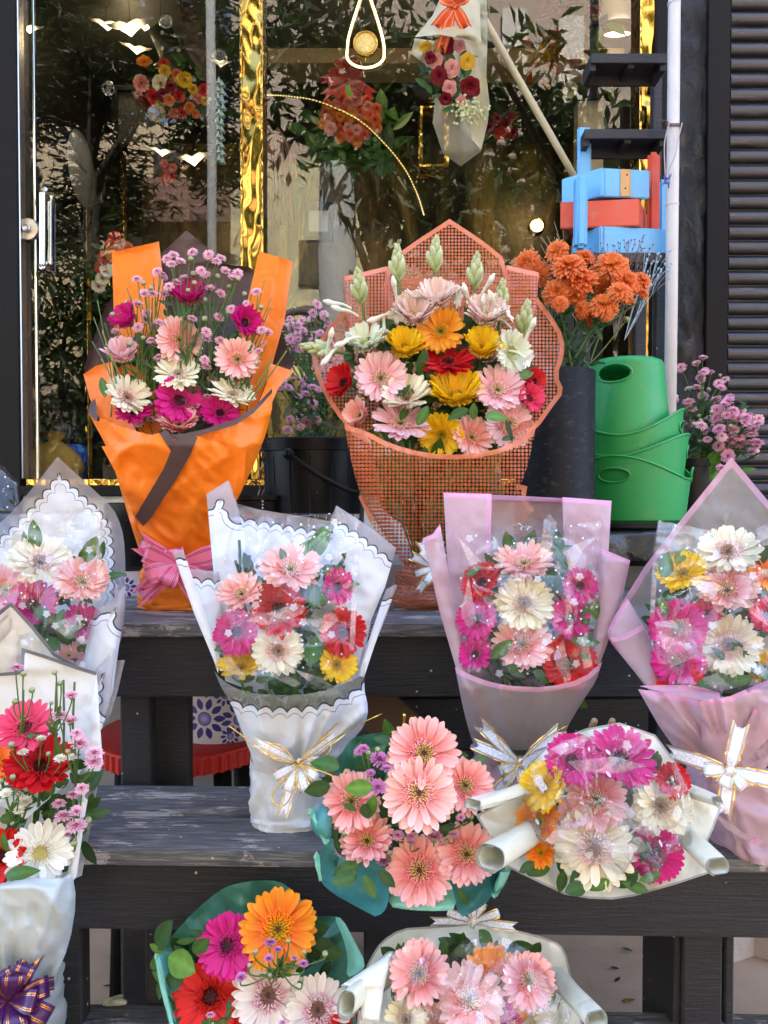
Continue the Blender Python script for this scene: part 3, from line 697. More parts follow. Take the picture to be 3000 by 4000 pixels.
def roll(name, parent, mat, mouth, tail, r0, r1, turns=1.12, bev=0.0, n=44, m=12, sq=.58, cut=0.0, start=0.0):
    """a rolled corner of paper: mouth and tail are world points"""
    r0 *= .8; r1 *= .60; turns = 1.55; a = Vector(mouth); b = Vector(tail); ax = (b - a).normalized(); u = ax.cross(Vector((0, 0, 1))).normalized(); w = ax.cross(u); L = (b - a).length
    V = []; F = []; ed = []
    for i in range(m + 1):
        t = i / m
        for k in range(n + 1):
            q = start + 2 * math.pi * turns * k / n; r = (r0 + (r1 - r0) * t) * (1 - .30 * k / n) * (1 + .05 * math.sin(2 * q + 3 * t)); off = (cut + .006) * (1 - t) * math.cos(q + 1)
            V.append(a + ax * (L * t + off) + u * (r * math.cos(q)) + w * (r * sq * math.sin(q) + .0015 * math.sin(5 * t + 3 * q))); ed.append(L * t)
    for i in range(m):
        for k in range(n): F.append((i * (n + 1) + k, i * (n + 1) + k + 1, (i + 1) * (n + 1) + k + 1, (i + 1) * (n + 1) + k))
    return mobj(name, V, F, mat, parent, True, attrs={'ed': ed, 'es': [0] * len(ed)})
# ------------------------------------------------------------------ ribbons
def band_geo(acc, pts, side, width, notch=False, taper=None):
    """acc: dict v,f,rv"""
    b = len(acc['v']); n = len(pts); K = 9
    for i, p in enumerate(pts):
        sd = Vector(side[i] if isinstance(side, list) else side); w = width * (taper[i] if taper else 1)
        for j in range(K):
            t = j / (K - 1); q = Vector(p)
            if notch and i == n - 1: q = q - (Vector(pts[-1]) - Vector(pts[-2])).normalized() * width * .8 * (1 - abs(2 * t - 1))
            acc['v'].append(q + sd * (w * (t - .5))); acc['rv'].append(t)
    for i in range(n - 1):
        for j in range(K - 1): acc['f'].append((b + i * K + j, b + i * K + j + 1, b + (i + 1) * K + j + 1, b + (i + 1) * K + j))
def bow(parent, px, py, Y, mat, loops, tails, width, knot=.012, name='ribbon_bow', cord=None, up=0):
    """loops: (angle_deg,len_m,height_m) in the picture plane; tails: (angle_deg,len_m,droop)"""
    c = P(px, py, Y); n = normal_at(px, py, Y, up); ex = n.cross(Vector((0, 0, 1))).normalized() * -1; ey = n.cross(ex).normalized()
    if ey.z < 0: ey = -ey
    if ex.x < 0: ex = -ex
    acc = {'v': [], 'f': [], 'rv': []}
    for a, L, h in loops:
        d = ex * math.cos(R(a)) + ey * math.sin(R(a)); s = (n.cross(d)).normalized(); pts = []; sd = []; tp = []
        tw = rng.uniform(-.5, .5)
        for i in range(15):
            t = i / 14; al = math.sin(math.pi * t) ** .8
            pts.append(c + d * (L * al) + n * (h * (.15 + .85 * t) * (.35 + math.sin(math.pi * t) * .65) + .004 + .3 * h * math.sin(2 * math.pi * t) * -1))
            sd.append((s + n * tw * math.sin(math.pi * t)).normalized()); tp.append(.35 + .65 * min(1, al * 1.6))
        band_geo(acc, pts, sd, width, taper=tp)
    for a, L, dr in tails:
        d = ex * math.cos(R(a)) + ey * math.sin(R(a)); s = n.cross(d).normalized(); pts = []; sd = []; tp = []
        tw = rng.uniform(-.7, .7)
        for i in range(9):
            t = i / 8; pts.append(c + d * (L * t) + n * (.006 + .012 * math.sin(3 * t)) + Vector((0, 0, -dr * t * t))); sd.append((s + n * tw * t).normalized()); tp.append(.45 + .55 * min(1, t * 2.5))
        band_geo(acc, pts, sd, width, notch=True, taper=tp)
    for ang in (20, 75):
        d = ex * math.cos(R(ang)) + ey * math.sin(R(ang)); s = n.cross(d).normalized()
        band_geo(acc, [c + d * knot * math.cos(t) * .8 + n * (.008 + knot * math.sin(t)) for t in np.linspace(-.6, 3.7, 9)], s, width * .5)
    o = mobj(name, acc['v'], acc['f'], mat, parent, True, attrs={'rv': acc['rv']})
    if cord:
        m = MB()
        for a, L, h in cord:
            d = ex * math.cos(R(a)) + ey * math.sin(R(a)); s = n.cross(d).normalized()
            if h > 0: m.tube([c + d * L * math.sin(math.pi * t) ** .8 + s * h * math.sin(2 * math.pi * t) + n * (.022 + .01 * math.sin(math.pi * t)) for t in np.linspace(0, 1, 20)], .0011, 5)
            else: m.tube([c + d * L * t + n * (.02 + .004 * math.sin(5 * t)) + s * .006 * math.sin(3 * t) for t in np.linspace(0, 1, 9)], .0011, 5)
        m.obj('gold_cord', M['gold_thin'], o, True)
    return o
# ------------------------------------------------------------------ world and light
w = bpy.data.worlds.new('World'); scene.world = w; w.use_nodes = True
wt = w.node_tree; bg = wt.nodes['Background']; sky = wt.nodes.new('ShaderNodeTexSky'); sky.sky_type = 'NISHITA'; sky.sun_disc = False
SUN_EL, SUN_AZ = 52, 12     # sun stands behind the shop, so its front lies in open shade
sky.sun_elevation = R(SUN_EL); sky.sun_rotation = R(SUN_AZ); sky.dust_density = 4.5; sky.air_density = .85; sky.ozone_density = .45; sky.altitude = 600
wt.links.new(sky.outputs[0], bg.inputs[0]); bg.inputs[1].default_value = .15
sd = bpy.data.lights.new('sun', 'SUN'); so = bpy.data.objects.new('sun', sd); COL.objects.link(so)
sd.energy = 4.0; sd.angle = R(.5); sd.color = (1, .94, .85)
dv = Vector((math.sin(R(SUN_AZ)) * math.cos(R(SUN_EL)), math.cos(R(SUN_AZ)) * math.cos(R(SUN_EL)), math.sin(R(SUN_EL))))
so.rotation_euler = dv.to_track_quat('Z', 'Y').to_euler(); so.location = (0, 0, 12)
scene.view_settings.view_transform = 'Standard'; scene.view_settings.look = 'None'; scene.view_settings.exposure = 3.5; scene.view_settings.gamma = 1
cy = scene.cycles; cy.transparent_max_bounces = 24; cy.max_bounces = 8; cy.diffuse_bounces = 4; cy.glossy_bounces = 3; cy.transmission_bounces = 6; cy.sample_clamp_indirect = 6; cy.caustics_reflective = False; cy.caustics_refractive = False
try: cy.use_denoising = True
except Exception: pass
# ------------------------------------------------------------------ ground
def plane(name, x0, x1, y0, y1, z, mat, kind='structure'):
    o = mobj(name, [(x0, y0, z), (x1, y0, z), (x1, y1, z), (x0, y1, z)], [(0, 1, 2, 3)], mat, None, False); return tag(o, kind=kind)
M['asphalt'] = m_plain('asphalt', (.075, .07, .066), .9, 0, .3, 20, .4)
plane('ground', -60, 60, -60, 12, -.012, M['asphalt'])
plane('forecourt_pavement', -6, 6, -3.0, 2.30, 0, M['ground'])
# raised ledge and plinth below the shop front
LZ = 1.055
m = MB(); m.box((-4, 2.24, -.005), (4, 3.4, LZ), bev=.01); tag(m.obj('raised_ledge', M['concrete']), kind='structure')
# broken kerb stone on the right, seen below the steps
kv = []
for i in range(13):
    xx = .93 + i * .07; kv.append((xx, 2.02 + .012 * math.sin(i * 2.1) + .02 * (i % 3 == 1)))
V = [(x, y, .001) for x, y in kv] + [(x, y - .004, .075 + .006 * math.sin(i * 1.7)) for i, (x, y) in enumerate(kv)] + [(x, 2.23, .085) for x, y in kv]
F = []
for i in range(12): F += [(i, i + 1, 13 + i + 1, 13 + i), (13 + i, 14 + i, 27 + i, 26 + i)]
M['kerb'] = m_plain('kerb_stone', (.42, .37, .32), .85, 0, .25, 14, .6)
tag(mobj('kerb_slab', V, F, M['kerb'], None, False), kind='structure')
# ------------------------------------------------------------------ wooden steps
def bench(label, Z, yl, yr, depth, planks, fasc, legs, x0=-1.35, x1=1.45, thick=.026, gap=.006, name='wooden_bench'):
    """stepped display bench whose front edge runs from (x0,yl) to (x1,yr)"""
    root = thing(name, label, 'bench', (0, (yl + yr) / 2 + depth / 2, Z)); dirv = Vector((x1 - x0, yr - yl, 0)).normalized(); nv = Vector((-dirv.y, dirv.x, 0))
    A = Vector((x0, yl, Z)); Bv = Vector((x1, yr, Z)); off = 0
    for i, wd in enumerate(planks):
        a = A + nv * off; b = Bv + nv * off; c = Bv + nv * (off + wd - gap); d = A + nv * (off + wd - gap); dz = rng.uniform(-.002, .002) * (i > 0)
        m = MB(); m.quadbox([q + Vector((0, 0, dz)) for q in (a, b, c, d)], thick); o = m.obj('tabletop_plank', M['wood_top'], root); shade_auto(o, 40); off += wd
    m = MB(); t = .022; fo = .016
    a = A + nv * fo + Vector((0, 0, -thick)); b = Bv + nv * fo + Vector((0, 0, -thick))
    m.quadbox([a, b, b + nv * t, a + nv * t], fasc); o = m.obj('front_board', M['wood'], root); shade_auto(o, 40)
    for (px0, px1, yoff, yw, ztop) in legs:
        Yl = yl + (yr - yl) * ((P((px0 + px1) / 2, 2000, yl).x - x0) / (x1 - x0)) + yoff
        xa = P(px0, 3000, Yl).x; xb = P(px1, 3000, Yl).x
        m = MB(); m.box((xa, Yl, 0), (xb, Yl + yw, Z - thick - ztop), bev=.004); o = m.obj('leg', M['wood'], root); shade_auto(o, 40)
    return root
bench('upper black wooden step behind, carrying the orange and the dotted coral bouquets', .99, 1.535, 1.535, .62, [.20, .21, .21], .125,
      [(470, 590, .05, .04, .0), (596, 738, .095, .04, .0), (2560, 2700, .06, .05, .0), (1500, 1560, .5, .05, .0)])
bench('middle black wooden step with scuffed worn planks under the white wrapped bouquet', .67, 1.262, 1.195, .28, [.14, .145], .115,
      [(160, 312, .04, .04, 0), (560, 640, .10, .06, 0), (2640, 2672, .06, .16, 0), (2674, 2832, .05, .04, 0), (2838, 2878, .07, .12, .07), (1420, 1520, .06, .04, 0)])
bench('lowest front black wooden step whose rear plank edge crosses the bottom of the photo', .35, 1.045, .99, .31, [.155, .16], .11,
      [(150, 300, .04, .04, 0), (2650, 2800, .05, .04, 0)], x0=-1.2, x1=1.3)
# small upright post under the middle step
m = MB(); a = P(480, 3660, 1.72); m.box((P(482, 3700, 1.62).x, 1.60, .0), (P(520, 3700, 1.62).x, 1.68, .335), bev=.004)
tag(m.obj('short_wooden_post', M['wood']), 'short black wooden prop standing on the concrete behind the middle step', 'post')
# brown board under the upper step
m = MB(); A = P(1390, 2690, 1.86); Bq = P(1620, 2900, 1.80); dd = (Bq - A).normalized(); w_ = dd.cross(Vector((0, 1, 0))).normalized() * .055
m.quadbox([A - dd * .2 - w_, A - dd * .2 + w_, Bq + dd * .35 + w_, Bq + dd * .35 - w_], .02)
tag(m.obj('loose_board', M['brownwood']), 'raw brown board leaning slantwise under the upper step', 'board')
# back board and black plastic sheeting in the dark under the upper step
m = MB()
for k, zz in enumerate((.985, .84, .70, .56)): m.box((P(1430, 2700, 2.1).x, 2.10 + .006 * (k % 2), zz - .15), (1.3, 2.125, zz - .012), bev=.003)
tag(m.obj('slatted_back_board', M['wood']), 'dark horizontal slats closing the space under the upper step on the right', 'board')
# ------------------------------------------------------------------ the shop
G = 3.0
shop = thing('flower_shop', 'flower shop front with glass door, gold columns, black frames and grey roller shutter', 'shop', (0, G, LZ))
def bxp(px0, px1, z0, z1, Y, dY, name, mat, parent=shop, bev=.003, auto=True):
    m = MB(); m.box((P(px0, 1932, Y).x, Y, z0), (P(px1, 1932, Y).x, Y + dY, z1), bev=bev); o = m.obj(name, mat, parent)
    return o
ZS = 1.31; ZT = 3.6
bxp(-250, 78, LZ, ZT, 2.94, .10, 'door_frame', M['frame'])
bxp(78, 2640, LZ, 1.245, 2.965, .2, 'plinth', M['cream_wall'])
bxp(78, 2640, 1.2455, 1.283, 2.93, .1, 'door_sill', M['frame'])
bxp(100, 2640, 1.2835, ZS, 2.955, .09, 'threshold', M['goldtrim'])
bxp(78, 90, ZS, ZT, 2.955, .05, 'frame_edge', M['brushed'])
door = mobj('glass_door', [P(88, 1932, G).xy.to_3d() + Vector((0, 0, ZS)), P(944, 1932, G).xy.to_3d() + Vector((0, 0, ZS)), P(944, 1932, G).xy.to_3d() + Vector((0, 0, ZT)), P(88, 1932, G).xy.to_3d() + Vector((0, 0, ZT))], [(0, 1, 2, 3)], M['glass'], shop, False)
m = MB(); m.box((P(146, 1932, G).x, 2.992, ZS), (P(154, 1932, G).x, 2.999, ZT), bev=.001); m.obj('glass_edge', M['chrome'], door)
for (pa, pb, yy) in ((166, 0, 2.955), (194, 0, 3.05)):
    a = P(pa, 760, yy); b = P(pa, 1042, yy); m = MB(); r = .0125 * 1.0
    m.tube(smooth_path([Vector((a.x, 2.998 if yy < 3 else 3.002, a.z)), Vector((a.x, yy, a.z)), Vector((a.x, yy, a.z - .03)), Vector((b.x, yy, b.z + .03)), Vector((b.x, yy, b.z)), Vector((b.x, 2.998 if yy < 3 else 3.002, b.z))], 8), r, 12)
    m.obj('door_handle', M['chrome'], door, True)
c = P(105, 893, 2.975); m = MB()
m.lathe((c.x, 2.996, c.z), [(.044, 0), (.044, .012), (.040, .018), (.016, .019), (.016, .03), (.012, .034), (.007, .030), (.0, .030)], 32, axis=Quaternion((1, 0, 0), R(90)))
o = m.obj('door_lock', M['brushed'], door); shade_auto(o, 40)
win = mobj('display_window', [P(1035, 1932, G).xy.to_3d() + Vector((0, 0, ZS)), P(2480, 1932, G).xy.to_3d() + Vector((0, 0, ZS)), P(2480, 1932, G).xy.to_3d() + Vector((0, 0, ZT)), P(1035, 1932, G).xy.to_3d() + Vector((0, 0, ZT))], [(0, 1, 2, 3)], M['glass'], shop, False)
def goldcol(p0, p1):
    x0, x1 = P(p0, 1932, 2.96).x, P(p1, 1932, 2.96).x; n = 21; k = 330; V = []; F = []
    for i in range(k):
        for j in range(n):
            z = ZS + (ZT - ZS) * i / (k - 1); x = x0 + .009 + (x1 - x0 - .018) * j / (n - 1)
            h = noise.noise(Vector((x * 20, z * 11, 3))) * .008 + noise.noise(Vector((x * 9, z * 5, 8))) * .010
            V.append((x, 2.955 + h, z))
    for i in range(k - 1):
        for j in range(n - 1): F.append((i * n + j, i * n + j + 1, (i + 1) * n + j + 1, (i + 1) * n + j))
    o = mobj('gold_column', V, F, M['gold'], shop, True)
    m = MB(); m.box((x0, 2.945, ZS), (x0 + .0085, 3.06, ZT), bev=.001); m.box((x1 - .0085, 2.945, ZS), (x1, 3.06, ZT), bev=.001); m.obj('column_trim', M['goldtrim'], o)
goldcol(946, 1034); goldcol(2482, 2552)
bxp(2552, 2646, LZ, ZT, 2.93, .14, 'window_frame', M['frame'])
# rough black stone pilaster
x0, x1 = P(2646, 1932, 2.9).x, P(2752, 1932, 2.9).x; n = 14; k = 150; V = []; F = []
for i in range(k):
    for j in range(n):
        z = LZ + (ZT - LZ) * i / (k - 1); x = x0 + (x1 - x0) * j / (n - 1)
        h = abs(noise.noise(Vector((x * 14, z * 7, 1)))) * .028 + noise.noise(Vector((x * 40, z * 30, 5))) * .006; V.append((x, 2.925 - h, z))
for i in range(k - 1):
    for j in range(n - 1): F.append((i * n + j, i * n + j + 1, (i + 1) * n + j + 1, (i + 1) * n + j))
mobj('stone_pilaster', V, F, M['stone'], shop, True)
bxp(2752, 2836, LZ, ZT, 2.90, .14, 'shutter_post', M['frame'])
# roller shutter: rolled slats
prof = []; pitch = .0575; z = LZ + .02
while z < ZT:
    for t, d in ((0, 0), (.06, .014), (.2, .021), (.45, .024), (.72, .018), (.86, .008), (.94, 0)): prof.append((z + t * pitch, d))
    z += pitch
x0 = P(2836, 1932, 2.95).x; V = []; F = []; nx = 6
for zz, d in prof:
    for j in range(nx): V.append((x0 + 1.6 * j / (nx - 1), 2.965 - d + .0015 * noise.noise(Vector((j * 3.1, zz * 9, 0))), zz))
for i in range(len(prof) - 1):
    for j in range(nx - 1): F.append((i * nx + j, i * nx + j + 1, (i + 1) * nx + j + 1, (i + 1) * nx + j))
def m_shutter():
    n = NT('roller_shutter'); o = n.coord()
    k = n.mix(n.noise(5, 6, .7, n.coord('Object', (1, 1, 8))), (.013, .0135, .016), (.035, .036, .042))
    k = n.mix(n.ramp(n.noise(9, 6, .75, n.coord('Object', (1.3, 1, 16))), [(.69, 0.0), (.70, 1.0)]), k, (.42, .41, .40))
    k = n.mix(n.ramp(n.noise(7, 4, .6, n.coord('Object', (.8, 1, 5))), [(.58, 0.0), (.7, .6)]), k, (.10, .075, .065))
    return n.end(n.pbr(k, .33, .2, n.bump(n.noise(30, 4), .1, .004)))
sh = mobj('roller_shutter', V, F, m_shutter(), shop, False); shade_auto(sh, 50)
# body of the building (keeps the sun off the forecourt)
m = MB(); m.box((-9, 3.0, ZT + .001), (9, 8.5, 9.5), bev=0); m.box((-9, 2.96, LZ), (P(-250, 0, 2.94).x - .001, 3.3, ZT), bev=0); m.box((x0 + 1.6, 2.93, LZ), (9, 3.3, ZT), bev=0)
m.obj('upper_wall', M['dark_in'], shop)
# interior
n = NT('gold_panelling'); o_ = n.coord('Object', (1, 1, .35)); kk = n.ramp(n.noise(2.6, 5, .7, o_, .8), [(.38, (.02, .016, .01)), (.5, (.12, .085, .03)), (.56, (.30, .21, .07)), (.62, (.035, .03, .015)), (.75, (.10, .09, .04))]); M['goldwall'] = n.end(n.pbr(kk, .3, .5))
IB = 5.2
m = MB(); m.box((-3.2, IB, ZS), (3.2, IB + .1, ZT), bev=0); m.obj('interior_back_wall', M['goldwall'], shop)
m = MB(); m.box((-3.3, 3.05, ZS - .1), (3.3, IB, ZS - .002), bev=0); m.obj('interior_floor', M['dark_in'], shop)
for sx in (-1.62, 1.3):
    m = MB(); m.box((sx - .05 if sx < 0 else sx, 3.07, ZS), (sx if sx < 0 else sx + .05, IB - .001, ZT), bev=0); m.obj('interior_side_wall', M['frame'], shop)
m = MB(); m.box((P(1045, 160, 4.1).x, 4.1, P(0, 245, 4.1).z), (P(2440, 160, 4.1).x, 4.3, P(0, 85, 4.1).z), bev=.004); m.obj('interior_soffit', M['tan'], shop)
for z_ in (1100, 1232):
    m = MB(); m.box((P(120, z_, 3.7).x, 3.7, P(0, z_ + 18, 3.7).z), (P(560, z_, 3.7).x, 4.0, P(0, z_ - 16, 3.7).z), bev=.002); m.obj('interior_gold_shelf', M['goldtrim'], shop)
m = MB(); m.box((P(326, 900, 3.5).x, 3.5, ZS), (P(338, 900, 3.5).x, 3.55, P(0, 640, 3.5).z), bev=.002); m.box((P(470, 900, 4.4).x, 4.4, ZS), (P(484, 900, 4.4).x, 4.45, ZT - .05), bev=.002); m.obj('interior_gold_post', M['goldtrim'], shop)
m = MB(); m.box((P(2260, 100, 4.6).x, 4.6, P(0, 900, 4.6).z), (P(2470, 100, 4.6).x, 4.7, ZT - .02), bev=.0); m.obj('interior_pale_panel', M['cream_wall'], shop)
# ---- lamps
M['warm'] = m_emit('lamp_glow', (1, .74, .30), .8); M['warm2'] = m_emit('lamp_white_glow', (1, .86, .62), 2.2); M['lampbody'] = m_plain('lamp_brass', (.75, .5, .15), .25, 1, .05, 10, 0)
def m_birdlamp():
    n = NT('bird_lamp_shell'); e = n.n('ShaderNodeEmission'); n.set(e, 'Color', (1, .8, .45)); n.set(e, 'Strength', n.math('MULTIPLY', n.attr('glow'), .55))
    ad = n.n('ShaderNodeAddShader'); n.t.links.new(n.pbr((.75, .68, .55), .4), ad.inputs[0]); n.t.links.new(e.outputs[0], ad.inputs[1]); return n.end(ad.outputs[0])
M['bird'] = m_birdlamp()
def bird(px, py, Y, span, label, a=0, hang=True):
    c = P(px, py, Y); S = span * Y / FPX; root = thing('bird_pendant_lamp', label, 'lamp', c, 'bird pendant lamps in the shop'); V = []; F = []; gl = []; n = 17
    for i in range(n):
        u = i / (n - 1) * 2 - 1; ws = S * .5 * u; zz = S * (.22 * abs(u) ** 1.4 + .05 * math.sin(5 * abs(u)) - .06); ch = S * (.16 * (1 - abs(u)) ** .7 + .02)
        for j in range(8):
            q = j * math.pi / 4; V.append(c + Vector((ws * math.cos(a), ws * math.sin(a), 0)) + Vector((0, ch * math.cos(q), zz + (ch * .45 if abs(u) < .5 else ch * .12) * math.sin(q)))); gl.append(max(0, 1 - abs(u) * 1.5) * max(.0, -math.sin(q) * .7 + .4))
    for i in range(n - 1):
        for j in range(8): F.append((i * 8 + j, i * 8 + (j + 1) % 8, i * 8 + 8 + (j + 1) % 8, i * 8 + 8 + j))
    mobj('lamp_shade', V, F, M['bird'], root, True, attrs={'glow': gl})
    if hang: mm = MB(); mm.tube([c + Vector((0, 0, .0)), Vector((c.x, c.y, ZT))], .0012, 4); mm.obj('hanging_wire', M['frame'], root)
bird(415, 95, 3.75, 130, 'lit bird lamp at upper left, its wing nearest the door handle', .3); bird(505, 105, 3.65, 200, 'lit bird lamp with wide white wings at top of the door glass', -.2); bird(560, 92, 3.9, 150, 'lit bird lamp overlapping the wide winged one', .5)
bird(630, 592, 3.6, 110, 'glowing bird lamp low over the pale bouquet sheets', .4); bird(755, 620, 3.7, 170, 'unlit looking white bird lamp lowest behind the door glass', -.3)
bird(860, 245, 3.8, 90, 'small bird lamp above the string of white paper bells', .2); bird(110, 110, 3.5, 110, 'yellow glowing bird lamp at the top left door edge', .2, False); bird(530, 190, 4.0, 120, 'dim bird lamp under the wide winged one', .4)
# teardrop pendant
Yd = 3.45; c = P(1428, 170, Yd); s = Yd / FPX
root = thing('teardrop_pendant_lamp', 'gold teardrop ring pendant lamp with round glass disc', 'lamp', c)
path = []
for i in range(49):
    t = i / 48 * 2 * math.pi; k = max(0, math.cos(t)); path.append(Vector((c.x + s * 72 * math.sin(t) * (1 - .72 * k ** 1.2), Yd, c.z - s * 0 + s * (48 * (math.cos(t) - 1) * (1 if math.cos(t) < 0 else .4) + 210 * k))))
mm = MB(); mm.tube(path, .0105, 8); mm.obj('ring', M['lampbody'], root, True)
mm = MB(); mm.tube([p + Vector((0, -.006, 0)) for p in path], .0062, 6); mm.obj('light_strip', M['warm'], root, True)
cc = P(1428, 172, Yd); mm = MB(); mm.lathe(cc, [(0, .02), (.025, .018), (.042, .008), (.046, 0), (.046, -.01), (0, -.01)], 28, axis=Quaternion((1, 0, 0), R(90))); 
n = NT('bubbled_glass_disc'); nb = n.bump(n.noise(90, 2, .5, n.coord()), 1, .01); M['disc'] = n.end(n.pbr((.62, .48, .2), .15, .4, nb, .6, (1, .75, .3), .06)); mm.obj('glass_disc', M['disc'], root, True)
mm = MB(); mm.lathe(cc, [(.047, -.014), (.054, -.012), (.054, .012), (.047, .014), (.047, -.014)], 28, axis=Quaternion((1, 0, 0), R(90))); mm.tube([P(1428, 222, Yd), P(1428, 244, Yd)], .004, 6); mm.obj('disc_rim', M['lampbody'], root, True)
def disc_lamp(px, py, Y, r, label, nm, q):
    c = P(px, py, Y); root = thing(nm, label, 'lamp', c); mm = MB(); mm.lathe(c, [(0, 0), (r, 0), (r, .012), (0, .012)], 24, axis=q); mm.obj('diffuser', M['warm2'], root, True)
    mm = MB(); mm.lathe(c, [(r + .001, -.004), (r + .012, -.004), (r + .012, .05), (r + .001, .05)], 24, axis=q); mm.obj('lamp_body', M['lampbody'], root, True)
disc_lamp(1166, 22, 4.4, .04, 'bright round spotlight in the shop beside the left gold column', 'spotlight', Quaternion((1, 0, 0), R(55)))
disc_lamp(2412, 132, 3.9, .062, 'flat round ceiling lamp glowing above the pale panel at right', 'ceiling_lamp', Quaternion((1, 0, 0), R(18)))
disc_lamp(2092, 893, 4.3, .032, 'small bright spot lamp glowing low behind the dotted bouquet', 'spotlight', Quaternion((1, 0, 0), R(90)))
for px, py, Y, pw in ((1166, 60, 4.2, 5), (2412, 170, 3.85, 6), (2092, 860, 4.2, 3), (500, 160, 3.8, 5), (1428, 260, 3.7, 3)):
    ld = bpy.data.lights.new('lamp_light', 'POINT'); ld.energy = pw * .085; ld.color = (1, .76, .42); ld.shadow_soft_size = .05; lo = bpy.data.objects.new('lamp_light', ld); COL.objects.link(lo); lo.location = P(px, py, Y)
# black picture frame, round sign, lantern, floodlight
def simple(name, label, cat, parts, loc, group=None):
    r = thing(name, label, cat, loc, group)
    for nm, mb, mt, sm in parts: mb.obj(nm, mt, r, sm)
    return r
a = P(435, 580, 3.9); b = P(655, 330, 3.9); f = MB(); p_ = MB()
f.box((a.x, 3.9, a.z), (a.x + .03, 3.94, b.z)); f.box((b.x - .03, 3.9, a.z), (b.x, 3.94, b.z)); f.box((a.x + .03, 3.9, a.z), (b.x - .03, 3.94, a.z + .03)); f.box((a.x + .03, 3.9, b.z - .03), (b.x - .03, 3.94, b.z)); p_.box((a.x + .03, 3.92, a.z + .03), (b.x - .03, 3.93, b.z - .03), bev=0)
simple('picture_frame', 'black square picture frame hanging behind the hanging gerberas', 'frame', [('frame', f, M['frame'], False), ('panel', p_, M['dark_in'], False)], a)
c = P(285, 660, 3.3); q = Quaternion((0, 0, 1), R(90)) @ Quaternion((1, 0, 0), R(90)); rim = MB(); fc = MB()
rim.lathe(c, [(.155, -.04), (.16, -.04), (.16, .04), (.155, .04), (.155, -.04)], 40, axis=q); fc.lathe(c, [(0, .036), (.154, .036), (.154, .03), (0, .03)], 40, axis=q)
M['signface'] = m_plain('sign_face', (.23, .21, .16), .5)
sg = simple('round_sign', 'round grey hanging sign with a thick black rim behind the door handle', 'sign', [('sign_rim', rim, M['frame'], False), ('sign_face', fc, M['signface'], True)], c)
lt = MB(); nrm = q @ Vector((0, 0, 1)); ex = Vector((-nrm.y, nrm.x, 0)).normalized()
for i in range(9):   # a blurred, unreadable word of small strokes
    h = (.016, .011, .011, .016, .011, .016, .011, .011, .014)[i]; k0 = c + nrm * .0375 + ex * (-.055 + i * .013); lt.tube([k0, k0 + Vector((0, 0, h)) + ex * .003], .0016, 4)
lt.obj('lettering', M['frame'], sg)
a = P(1640, 640, 3.5); b = P(1755, 395, 3.5); f = MB(); t = .013
for xx in (a.x, b.x - t):
    for yy in (3.5, 3.62): f.box((xx, yy, a.z), (xx + t, yy + t, b.z - .03), bev=.001)
f.box((a.x, 3.5, a.z - t), (b.x, 3.633, a.z), bev=.001); f.box((a.x, 3.5, b.z - .03), (b.x, 3.633, b.z - .02), bev=.001)
tp = MB(); tp.lathe(((a.x + b.x) / 2, 3.566, b.z - .02), [(.08, 0), (.05, .03), (.03, .05), (.03, .06), (0, .06)], 4, axis=Quaternion((0, 0, 1), R(45)))
simple('gold_lantern', 'empty gold framed lantern behind the hanging cream bouquet', 'lantern', [('frame', f, M['goldtrim'], False), ('roof', tp, M['goldtrim'], False)], a)
a = P(1188, 932, 3.2); b = P(1300, 785, 3.2); f = MB(); f.box((a.x, 3.2, a.z), (b.x, 3.26, b.z), bev=.006); g = MB(); g.box((a.x + .018, 3.193, a.z + .025), (b.x - .018, 3.2005, b.z - .04), bev=.002); h = MB(); h.tube([Vector((a.x + .06, 3.23, b.z)), Vector((a.x + .06, 3.23, b.z + .07)), Vector((a.x + .06, 3.45, b.z + .07))], .008, 6)
M['lens'] = m_plain('floodlight_lens', (.12, .12, .115), .15)
simple('floodlight', 'unlit black square floodlight behind the window glass', 'floodlight', [('housing', f, M['frame'], False), ('lens', g, M['lens'], False), ('bracket', h, M['frame'], False)], a)
# arc of gold fairy lights
pts = smooth_path([P(1040, 373, 3.6), P(1130, 378, 3.6), P(1250, 400, 3.6), P(1400, 470, 3.6), P(1500, 560, 3.6), P(1580, 660, 3.6), P(1630, 760, 3.6), P(1655, 840, 3.6)], 10); f = MB(); f.tube(pts, .006, 6); g = MB()
for i in range(0, len(pts), 1): g.lathe(pts[i] + Vector((0, -.009, -.002)), [(0, -.004), (.004, 0), (0, .004)], 5)
M['fairy'] = m_emit('fairy_lights', (1, .8, .35), .16)
simple('light_arch', 'curved gold arch set with tiny fairy lights behind the window', 'arch', [('arch_tube', f, M['goldtrim'], True), ('fairy_light_beads', g, M['fairy'], True)], pts[-1])
# string of white paper bells
f = MB(); g = MB(); Yb = 3.3
M['bell'] = m_petal('paper_bell', .35, .6)
for px in (853, 870): f.tube([P(px, 270, Yb), P(px + 2, 640, Yb)], .0008, 4)
for i in range(11):
    for px in (852, 868):
        c = P(px + rng.uniform(-4, 4), 318 + i * 30 + (10 if px > 860 else 0), Yb); g.lathe(c, [(.001, .02), (.006, .008), (.008, 0), (.014, -.012)], 8, axis=Quaternion((0, 1, 0), rng.uniform(-.3, .3)))
for i in range(len(g.v)): g.c.append((.62, .74, .66))
simple('paper_bell_string', 'double string of pale white paper bells hanging beside the left gold column', 'garland', [('string', f, M['frame'], True), ('bells', g, M['bell'], True)], P(860, 640, Yb))
